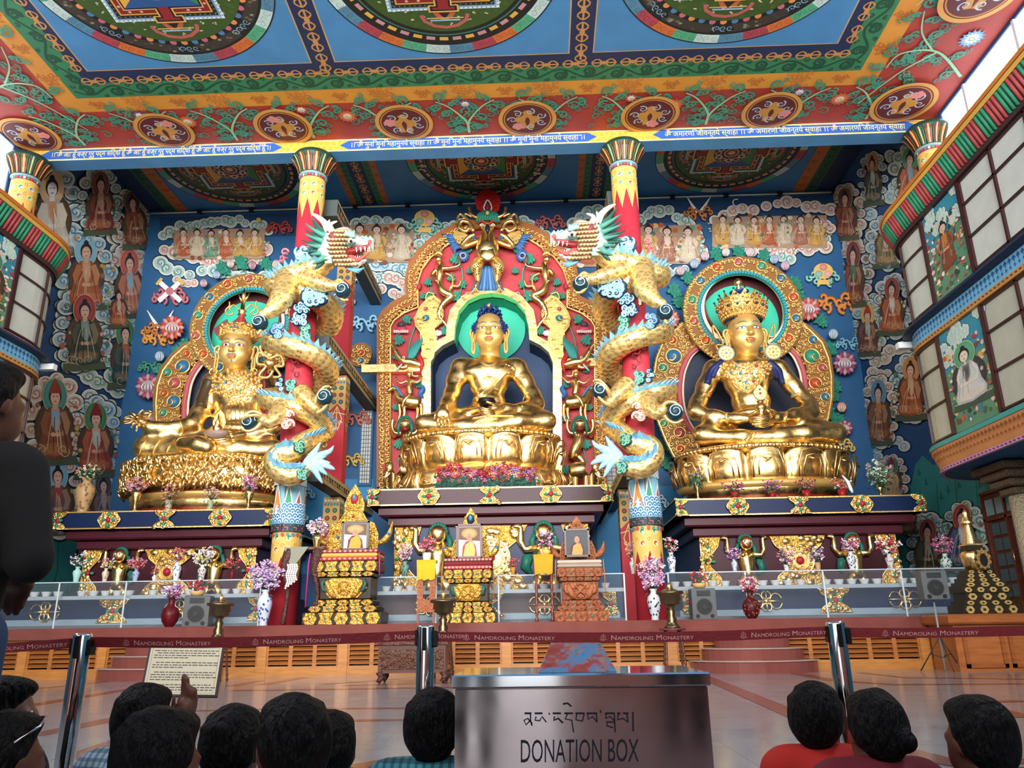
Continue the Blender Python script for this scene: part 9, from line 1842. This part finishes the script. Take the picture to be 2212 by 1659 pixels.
# ================================================================ BARRIER, DONATION BOX, NOTICE
YQ = 2.9
M_CHR = mat('chrome', '#D8DADC', rough=.08, metal=1.0); M_BELT = mat('belt_webbing', attr=True, rough=.7, bump=.2, bscale=60)
for x, yt, nm in ((180, 1368, 'left post, beside the notice board'), (920, 1350, 'middle post, left of the donation box'), (1803, 1342, 'right post, between two seated children')):
 c = atY(x, yt, YQ); z = c[2]; t = thing('barrier_post', 'chrome queue barrier post with black slot, %s' % nm, 'barrier post', (c[0], YQ, 0)); mb = MB(); lathe(mb, [(.032, 0), (.032, z-.008), (.028, z)], (0, 0, 0), 28, '#FFFFFF', 0); mb.build('pole', t, local=True, mats=[M_CHR])
 mb = MB(); lathe(mb, [(.17, 0), (.17, .012), (.05, .03), (.033, .04)], (0, 0, 0), 30, '#FFFFFF', 0); mb.build('base', t, local=True, mats=[M_CHR]); mb = MB(); bbox(mb, -.008, .008, -.036, -.02, z-.085, z-.008, .003, '#101112', L_); bbox(mb, .028, .044, -.018, .018, z-.075, z-.02, .004, '#141414', L_); bbox(mb, -.036, -.028, -.014, .014, z-.07, z-.015, .003, '#141414', L_); mb.build('belt_slot', t, local=True)
def belt(P, texts, lab):
 """P: [(x, ytop, ybot)] pixels of the belt at the posts' distance"""
 Z = spline([(a, b, c) for a, b, c in P], 8); mb = MB(); V = []
 for x, a, b in Z: V += [atY(x, a, YQ), atY(x, b, YQ), atY(x, b, YQ)+np.array([0, .002, 0]), atY(x, a, YQ)+np.array([0, .002, 0])]
 mb.add(V, [(4*i+j, 4*i+(j+1) % 4, 4*i+4+(j+1) % 4, 4*i+4+j) for i in range(len(Z)-1) for j in range(4)], '#7A1420', 0); lt = MB()
 def yy(x):
  for p, q in zip(Z[:-1], Z[1:]):
   if p[0] <= x <= q[0]: t_ = (x-p[0])/(q[0]-p[0]); return p[1]+(q[1]-p[1])*t_, p[2]+(q[2]-p[2])*t_
  return Z[-1][1], Z[-1][2]
 for x0, x1 in texts:
  x = x0; W_ = [('N', 1.35), ('AMDROLING ', 1.0), ('M', 1.35), ('ONASTERY', 1.0)]; tot = sum(text2d(s_.strip(), 1)[3]*k+.12+(.3 if ' ' in s_ else 0) for s_, k in W_)
  for s_, k in W_:
   V, Fc, a, b = text2d(s_.strip(), 1); u = (x1-x0)/tot
   pts = []
   for vx, vy in V: px = x+(vx)*k*u; a_, b_ = yy(px); h = b_-a_; pts.append(atY(px, b_-h*.24-vy*k*h*.50, YQ)-np.array([0, .0012, 0]))
   lt.add(pts, Fc, '#D8A8A0', 0); x += (b*k+.12+(.3 if ' ' in s_ else 0))*u
  ex = x0-16; a_, b_ = yy(max(ex, Z[0][0])); h = b_-a_; m_ = (a_+b_)/2; cv = Canvas(lambda p, q: atY(p, q, YQ), (0, -1, 0), .0004); cv.L = 3
  cv.ring(ex, m_, h*.20, h*.25, '#D08A84', n=16); cv.stroke([(ex-h*.36, m_+h*.2), (ex, m_+h*.33), (ex+h*.36, m_+h*.2)], h*.05, '#D08A84'); cv.stroke([(ex, m_-h*.34), (ex, m_+h*.15)], h*.04, '#D08A84'); cv.stroke([(ex-h*.18, m_), (ex+h*.18, m_)], h*.04, '#D08A84'); lt.add(cv.v, cv.f, '#D08A84', 0)
 o = mb.build('barrier_belt', mats=[M_BELT]); tag(o, lab, 'belt'); lt.build('printed_lettering', o, mats=[M_BELT])
belt([(-60, 1392, 1414), (60, 1386, 1407), (172, 1377, 1399)], [(-48, 148)], 'dark red barrier belt from the standing man to the left post')
belt([(196, 1376, 1398), (400, 1377, 1400), (560, 1375, 1397), (740, 1369, 1391), (905, 1362, 1384)], [(289, 457), (568, 739), (852, 1022-120+110)], 'dark red printed barrier belt between the left and middle posts')
belt([(940, 1365, 1386), (1200, 1366, 1388), (1500, 1364, 1386), (1790, 1353, 1375)], [(1024, 1200), (1319, 1500), (1622, 1786)], 'dark red printed barrier belt between the middle and right posts')
belt([(1826, 1356, 1377), (2000, 1356, 1378), (2260, 1350, 1372)], [(1928, 2115)], 'dark red printed barrier belt running right from the right post')
# donation box
bx0, bx1, by0, by1, bz = -.245, .445, 2.3, 2.72, .885
t = thing('donation_box', 'polished steel donation box with blue lettering behind the seated children', 'donation box', (.1, 2.5, 0)); mb = MB(); bbox(mb, bx0, bx1, by0, by1, .02, bz-.035, .004, '#FFFFFF', 0)
M_BOX = mat('brushed_steel', '#C4B8B8', rough=.11, metal=1.0, bump=.05, bscale=3, bdist=.005, rv=.06); mb.build('box_body', t, mats=[M_BOX]); mb = MB(); bbox(mb, bx0-.008, bx1+.008, by0-.01, by1+.01, bz-.035, bz, .004, '#FFFFFF', 0); mb.build('lid', t, mats=[M_CHR])
a = atY(1163, 1447, 2.36); b = atY(1332, 1447, 2.36); c = atY(1298, 1389, 2.42); d = atY(1190, 1389, 2.42); mb = MB(); back = np.array([0, .14, 0]); a[2] = b[2] = bz+.0005; V = [a, b, c, d, a+back, b+back, c+back*.6, d+back*.6]
mb.add(V, [(0, 1, 2, 3), (3, 2, 6, 7), (1, 5, 6, 2), (0, 3, 7, 4), (4, 7, 6, 5)], '#FFFFFF', 0); mb.build('slot_hood', t, mats=[mat('crumpled_steel', '#C8C8CA', rough=.12, metal=1., bump=.35, bscale=9, bdist=.02)])
lt = MB(); px = lambda x, y: atY(x, y, by0-.0015)
V, Fc, a, b = text2d('DONATION BOX', 1); ym = max(v[1] for v in V); lt.add([px(1125+(v[0]-a)/(b-a)*255, 1647-v[1]/ym*49+(v[0]-a)/(b-a)*-2) for v in V], Fc, '#07081F', 0)
cv = Canvas(px, (0, -1, 0), .0003)
for P, w in [([(1133, 1541), (1148, 1541)], 4), ([(1146, 1541), (1146, 1556), (1136, 1566), (1132, 1556), (1140, 1552), (1150, 1564)], 3), ([(1146, 1556), (1149, 1568)], 3), ([(1155, 1541), (1172, 1541)], 4), ([(1158, 1548), (1156, 1556), (1166, 1557), (1171, 1548), (1180, 1560)], 3), ([(1186, 1540), (1187, 1544)], 3), ([(1194, 1541), (1212, 1541)], 4), ([(1198, 1548), (1196, 1556), (1206, 1552), (1216, 1562)], 4), ([(1219, 1541), (1238, 1541)], 4), ([(1226, 1542), (1221, 1553), (1235, 1556), (1239, 1582)], 3), ([(1216, 1521), (1226, 1519), (1234, 1526)], 4), ([(1243, 1541), (1263, 1541)], 4), ([(1246, 1542), (1244, 1555), (1258, 1558), (1262, 1542)], 3), ([(1267, 1541), (1290, 1541)], 4), ([(1270, 1542), (1270, 1554), (1280, 1548), (1290, 1560)], 3), ([(1288, 1541), (1290, 1560)], 3), ([(1297, 1534), (1298, 1540)], 3), ([(1307, 1541), (1328, 1541)], 4), ([(1310, 1542), (1308, 1552), (1318, 1548), (1328, 1558)], 3), ([(1309, 1560), (1327, 1560)], 3), ([(1312, 1560), (1311, 1568), (1324, 1572)], 3), ([(1327, 1542), (1329, 1582)], 3), ([(1333, 1541), (1340, 1541)], 4), ([(1336, 1541), (1334, 1555), (1346, 1552), (1357, 1560)], 3), ([(1346, 1541), (1358, 1541)], 4), ([(1354, 1541), (1357, 1560)], 3), ([(1367, 1538), (1368, 1580)], 3.5)]: cv.stroke(P, w, '#07081F')
lt.add(cv.v, cv.f, '#07081F', 0); lt.build('painted_lettering', t, mats=[M_BELT])
# notice board
t = thing('notice_board', 'framed printed notice on a thin stand between left post and raised hand', 'sign', (-2.65, 6.0, 0)); C4 = [atY(303, 1506, 6.0), atY(470, 1508, 6.0), atY(487, 1398, 6.25), atY(325, 1396, 6.25)]; nn = np.cross(C4[1]-C4[0], C4[3]-C4[0]); nn /= np.linalg.norm(nn); nn = nn if nn[1] < 0 else -nn
mb = MB(); prism(mb, C4, nn*.02, '#3A2A20', W_); mb.build('frame', t); mb = MB(); q = lambda u, v: C4[0]*(1-u)*(1-v)+C4[1]*u*(1-v)+C4[2]*u*v+C4[3]*(1-u)*v+nn*.021; cv = Canvas(q, nn, .0004); cv.poly([(.03, .03), (.97, .03), (.97, .97), (.03, .97)], '#C9C0A4', 1); cv.stroke([(.06, .06), (.94, .06), (.94, .94), (.06, .94)], .008, '#8A8478', 2, closed=True)
rnd = random.Random(2)
for i in range(17):
 v = .88-i*.048
 if i in (4, 8, 13): continue
 x = .09+(.04 if i in (1, 5, 9, 14) else 0); end = .9 if i not in (3, 7, 12) else rnd.uniform(.2, .6)
 while x < end: l = rnd.uniform(.02, .075); cv.stroke([(x, v), (x+l, v)], .018, '#4A4640', 2); x += l+.012
mb.add(cv.v, cv.f, '#FFFFFF', 0); mb.c[-len(cv.c):] = cv.c; mb.build('printed_sheet', t); mb = MB(); m_ = (C4[0]+C4[1])/2; tube(mb, [(m_[0], 6.12, 0), (m_[0], 6.12, m_[2]+.04)], .015, '#3A3A3C', L_, 8); lathe(mb, [(.16, 0), (.15, .02), (.02, .03)], (m_[0], 6.12, 0), 20, '#3A3A3C', L_); mb.build('stand', t)
# ================================================================ PEOPLE
M_SKIN = mat('skin', '#6A4232', rough=.5, bump=.1, bscale=40); M_HAIR = mat('black_hair', '#08080A', rough=.6, spec=.18, bump=1., bscale=70, bdist=.03, stretch=(1, 1, .3))
def shirtmat(nm, col, chk=None):
 m = mat(nm, col, rough=.85, bump=.3, bscale=14, bdist=.01)
 if chk:
  nt = m.node_tree; N = nt.nodes; Lk = nt.links; tc = N.new('ShaderNodeTexCoord'); out = None; b = N['Principled BSDF']; src = b.inputs['Base Color'].links[0].from_socket
  for k, ax_ in enumerate(('X', 'Z')):
   w_ = N.new('ShaderNodeTexWave'); w_.bands_direction = ax_; w_.inputs['Scale'].default_value = chk[1]; Lk.new(tc.outputs['Object'], w_.inputs[0]); mx = N.new('ShaderNodeMix'); mx.data_type = 'RGBA'; g_ = N.new('ShaderNodeMath'); g_.operation = 'GREATER_THAN'; g_.inputs[1].default_value = .62; Lk.new(w_.outputs[1], g_.inputs[0]); ml = N.new('ShaderNodeMath'); ml.operation = 'MULTIPLY'; ml.inputs[1].default_value = .6; Lk.new(g_.outputs[0], ml.inputs[0]); Lk.new(ml.outputs[0], mx.inputs[0]); Lk.new(src, mx.inputs[6]); mx.inputs[7].default_value = (*K(chk[0]), 1); src = mx.outputs[2]
  Lk.new(src, b.inputs['Base Color'])
 return m
def person(x, y, wpx, yaw, shirt, lab, s=1.0, stand=0, hand=None, bun=0, lean=0., Yf=None, trous='#1C2230', vox=.011, posz=None, glasses=0, ls=0):
 """x,y centre of the head in pixels; wpx head width; yaw 0 = facing the statues"""
 Y = Yf or .178*s*1690/wpx; hc = np.array(posz) if posz else atY(x, y, Y); R = Matrix.Rotation(yaw, 3, 'Z'); hd = lambda a, b, c: hc+np.array(R @ Vector((a*s, b*s, c*s)))
 z = hc[2]; g = hc.copy(); g[2] = 0; by = yaw*.3; Rb = Matrix.Rotation(by, 3, 'Z'); t = thing('person', lab, 'person', (g[0], g[1]-.08, 0)); bd = lambda a, b, zz: np.array([g[0], g[1], 0])+np.array(Rb @ Vector((a*s, b*s, 0)))+np.array([-lean*(z-zz), 0, zz])
 zn = z-(.15 if stand else .105)*s; zh = zn-(.50 if stand else .48)*s if stand else .12; zs = zn-.038*s
 e = lambda c, r, M=None, **o: ('e', c, r, (np.array(R.transposed()).tolist())) ; S3 = lambda a: tuple(v*s for v in a)
 pr = [e(hd(0, -.01, .03), S3((.076, .094, .092))), e(hd(0, .035, -.035), S3((.062, .07, .085))), ('c', hd(0, .095, .01), hd(0, .108, -.025), .009*s, .015*s), e(hd(0, .085, -.055), S3((.026, .018, .012))), ('c', hd(0, -.02, -.06), bd(0, -.03, zn-.04), .05*s, .056*s)]
 for d in (-1, 1): pr += [e(hd(d*.079, -.005, .0), S3((.012, .022, .034))), e(hd(d*.032, .082, .018), S3((.018, .012, .01)))]
 tor = [('c', bd(-.13, -.02, zs), bd(.13, -.02, zs), .062*s, .062*s), ('c', bd(0, -.03, zs-.06*s), bd(0, -.03, (zs+zh)/2), .12*s, .115*s), ('c', bd(-.06, -.03, zs-.12*s), bd(-.05, -.03, zh+.1), .10*s, .095*s), ('c', bd(.06, -.03, zs-.12*s), bd(.05, -.03, zh+.1), .10*s, .095*s)]
 arms = []; hands = []
 for d in (-1, 1):
  sh = bd(d*.175, -.02, zs-.01)
  if hand and hand[0] == d: el, wr = hand[1], hand[2]
  elif stand: el, wr = (bd(d*.25, -.03, zs-.27*s), bd(d*.02, .22, zs-.22*s)) if ls else (bd(d*.235, -.02, zs-.28*s), bd(d*.24, .06, zs-.52*s))
  else: el, wr = bd(d*.25, .03, max(.2, zs-.24*s)), bd(d*.2, .24, .22)
  arms.append((sh, el, wr)); hands.append((wr, d))
 legs = []
 for d in (-1, 1):
  if stand: legs += [('c', bd(d*.09, -.02, zh), bd(d*.1, 0, zh*.53), .085*s, .06*s), ('c', bd(d*.1, 0, zh*.53), bd(d*.1, -.02, .07), .06*s, .04*s), ('c', bd(d*.1, -.02, .05), bd(d*.11, .12, .035), .04*s, .032*s)]
  else: legs += [('c', bd(d*.09, 0, .13), bd(d*.27, .30, .15), .085*s, .06*s), ('c', bd(d*.27, .30, .13), bd(-d*.04, .33, .07), .055*s, .04*s)]
 body = pr+tor+legs+[q for sh, el, wr in arms for q in (('c', sh, el, .048*s, .038*s), ('c', el, wr, .037*s, .026*s))]
 for wr, d in hands:
  up = hand and hand[0] == d; dr = np.array([0, 0, 1.]) if up else np.array([0, .75, -.65]) if not stand else np.array([0, .2, -1.]); dr /= np.linalg.norm(dr); sd = np.array([d*1., 0, 0]); pc = wr+dr*.05*s; body.append(('c', wr, pc+dr*.02*s, .026*s, .036*s))
  for k, ln in enumerate((.07, .08, .075, .06)):
   b0 = pc+dr*.04*s+sd*(k-1.5)*.018*s; fold = up and k >= 2; m1 = b0+dr*ln*.55*s+(np.array([0, -.02*s, 0]) if fold else sd*(((.9, -.5, 0, 0)[k]*.022) if up else (.3-.25*k)*.03)*s); m2 = m1+(dr*ln*.5*s*(1 if not fold else -.5))+np.array([0, -.012*s if not up else (-.01 if not fold else .0), 0]); fq = s*(1.3 if up else 1); body += [('c', b0, m1, .0095*fq, .009*fq, {'k': .006}), ('c', m1, m2, .009*fq, .0078*fq, {'k': .006})]
  th_ = pc-sd*.03*s; body += [('c', th_-dr*.02*s, th_-sd*.022*s+dr*.02*s, .011*s, .009*s, {'k': .008}), ('c', th_-sd*.022*s+dr*.02*s, th_-sd*.022*s+dr*.05*s, .009*s, .008*s, {'k': .006})]
 mb = MB(); solid(mb, body, vox if not hand else .0075, .02, it=1); bdy = mb.build('body', t, mats=[M_SKIN])
 gz = lambda p, r: (p[0],)+tuple(p[1:3])+((p[3]+r, p[4]+r) if p[0] == 'c' else (tuple(v+r for v in p[2]),)) if 0 else p
 sh_ = [('c', p[1], p[2], p[3]+.014, p[4]+.014) for p in tor]+[('c', sh, sh*(.25 if not (ls or hand and hand[0] == d) else .1)+el*(.75 if not (ls or hand and hand[0] == d) else .9), .064*s, .058*s) for (sh, el, wr), d in zip(arms, (-1, 1))]+([('c', el, wr, .052, .042) for sh, el, wr in arms] if ls else [])+[('c', bd(-.05, -.03, zn-.045*s), bd(.05, -.03, zn-.045*s), .055*s, .055*s)]
 mb = MB(); solid(mb, sh_, .012, .03, it=2); mb.build('shirt', t, mats=[shirt])
 mb = MB(); solid(mb, [(p[0], p[1], p[2], p[3]+.012, p[4]+.012) for p in legs if p[4] > .033*s], .014, .03, it=1); mb.build('trousers', t, mats=[shirtmat('trouser_cloth', trous)])
 H_ = [e(hd(0, -.028, .055), S3((.090, .098, .088))), e(hd(0, -.055, .0), S3((.083, .066, .085))), e(hd(0, .02, .10), S3((.070, .07, .038)))]+[e(hd(d*.07, -.03, .02), S3((.02, .045, .05))) for d in (-1, 1)]
 rnd = random.Random(int(x)); H_ += [('c', hd(sin(a)*cos(b)*.086, -.028+cos(a)*cos(b)*.094, .055+sin(b)*.084), hd(sin(a+.1)*cos(b)*.090, -.028+cos(a+.1)*cos(b)*.099, .055+sin(b-.12)*.090), .010*s, .005*s, {'k': .012}) for a, b in [(rnd.uniform(0, 6.28), rnd.uniform(.2, 1.5)) for _ in range(34)]]
 if bun: H_ += [e(hd(.035, -.125, -.01), S3((.035, .03, .035)))]
 H_ += [e(hd(0, .10, -.03), S3((.07, .075, .115)))[:4]+({'sub': 1, 'k': .015},)]
 mb = MB(); solid(mb, H_, .008, .025, it=1); mb.build('hair', t, mats=[M_HAIR])
 if glasses: mb = MB(); [tube(mb, [hd(d*.092, -.03, .06), hd(d*.09, .04, .10), hd(d*.05, .075, .12), hd(d*.008, .08, .118)], .0035, '#D8DCE0', S_, 6) for d in (-1, 1)]; mb.build('sunglasses_frame', t)
 mb = MB()
 for d in (-1, 1): sph(mb, hd(d*.032, .083, .022), .0085*s, '#E8E8E8', L_, 8, 6); sph(mb, hd(d*.032, .0895, .022), .0045*s, '#1A1210', L_, 6, 4)
 mb.build('eyes', bdy); return t
SM = shirtmat
person(-29, 880, 84, -.35, SM('black_shirt', '#07080A'), 'standing man in black shirt and blue jeans at the left edge, back turned', 1.0, 1, Yf=2.15, trous='#2A4468', ls=1)
person(10, 1555, 104, -1.2, SM('dark_shirt', '#14161A'), 'seated child at the left edge in profile facing right, uncovered black hair', .86)
person(12, 1645, 118, -.55, SM('black_tee', '#0C0D10'), 'seated person in black at the lower left corner with sunglasses on the head', .86, glasses=1)
ha = atY(400, 1568, 2.72)
person(312, 1568, 100, -.25, SM('blue_check', '#A8C8D8', ('#3A5A78', 14)), 'seated boy in light blue checked shirt raising one hand beside the notice', .88, hand=(1, ha-np.array([-.02, -.02, .22]), ha))
person(345, 1664, 160, -.35, SM('black_shirt_b', '#0A0A0C'), 'nearest seated person with large black-haired head in front of the checked shirt boy', .95, Yf=1.95)
person(505, 1623, 108, -.15, SM('navy_shirt', '#101828'), 'seated child in dark navy left of the child in coral', .84)
person(624, 1624, 134, .75, SM('coral_shirt', '#D86A60'), 'seated child in coral shirt turning the face to the left', .9)
person(712, 1632, 104, -.1, SM('pale_blue_shirt', '#8FB8E0'), 'seated child in pale blue shirt right of the child in coral', .84)
person(936, 1585, 106, 0., SM('turquoise_check', '#3F98A8', ('#12203A', 13)), 'seated boy in turquoise and navy checked shirt left of the donation box', .9)
person(1768, 1563, 96, -.55, SM('red_shirt', '#C0281E'), 'seated child in bright red shirt left of the right post', .9, lean=-.10)
person(1890, 1586, 102, .15, SM('maroon_dress', '#6A1428'), 'seated child in maroon with hair tied in a bun right of the right post', .86, bun=1, lean=.12)
person(2114, 1607, 110, .35, SM('green_shirt', '#24382C'), 'seated child in dark green shirt at the lower right corner', .88)
for i, (X, c, l) in enumerate(((-.5, SM('check_b', '#1F3A3A', ('#101820', 12)), 'standing visitor in dark checked shirt, seen only reflected in the donation box'), (1.0, SM('red_b', '#D8262E'), 'standing visitor in red shirt, seen only reflected in the donation box'))): person(0, 0, 100, pi if 0 else 0., c, l, 1.0, 1, posz=(X, -1.3-.2*i, 1.6), vox=.02)
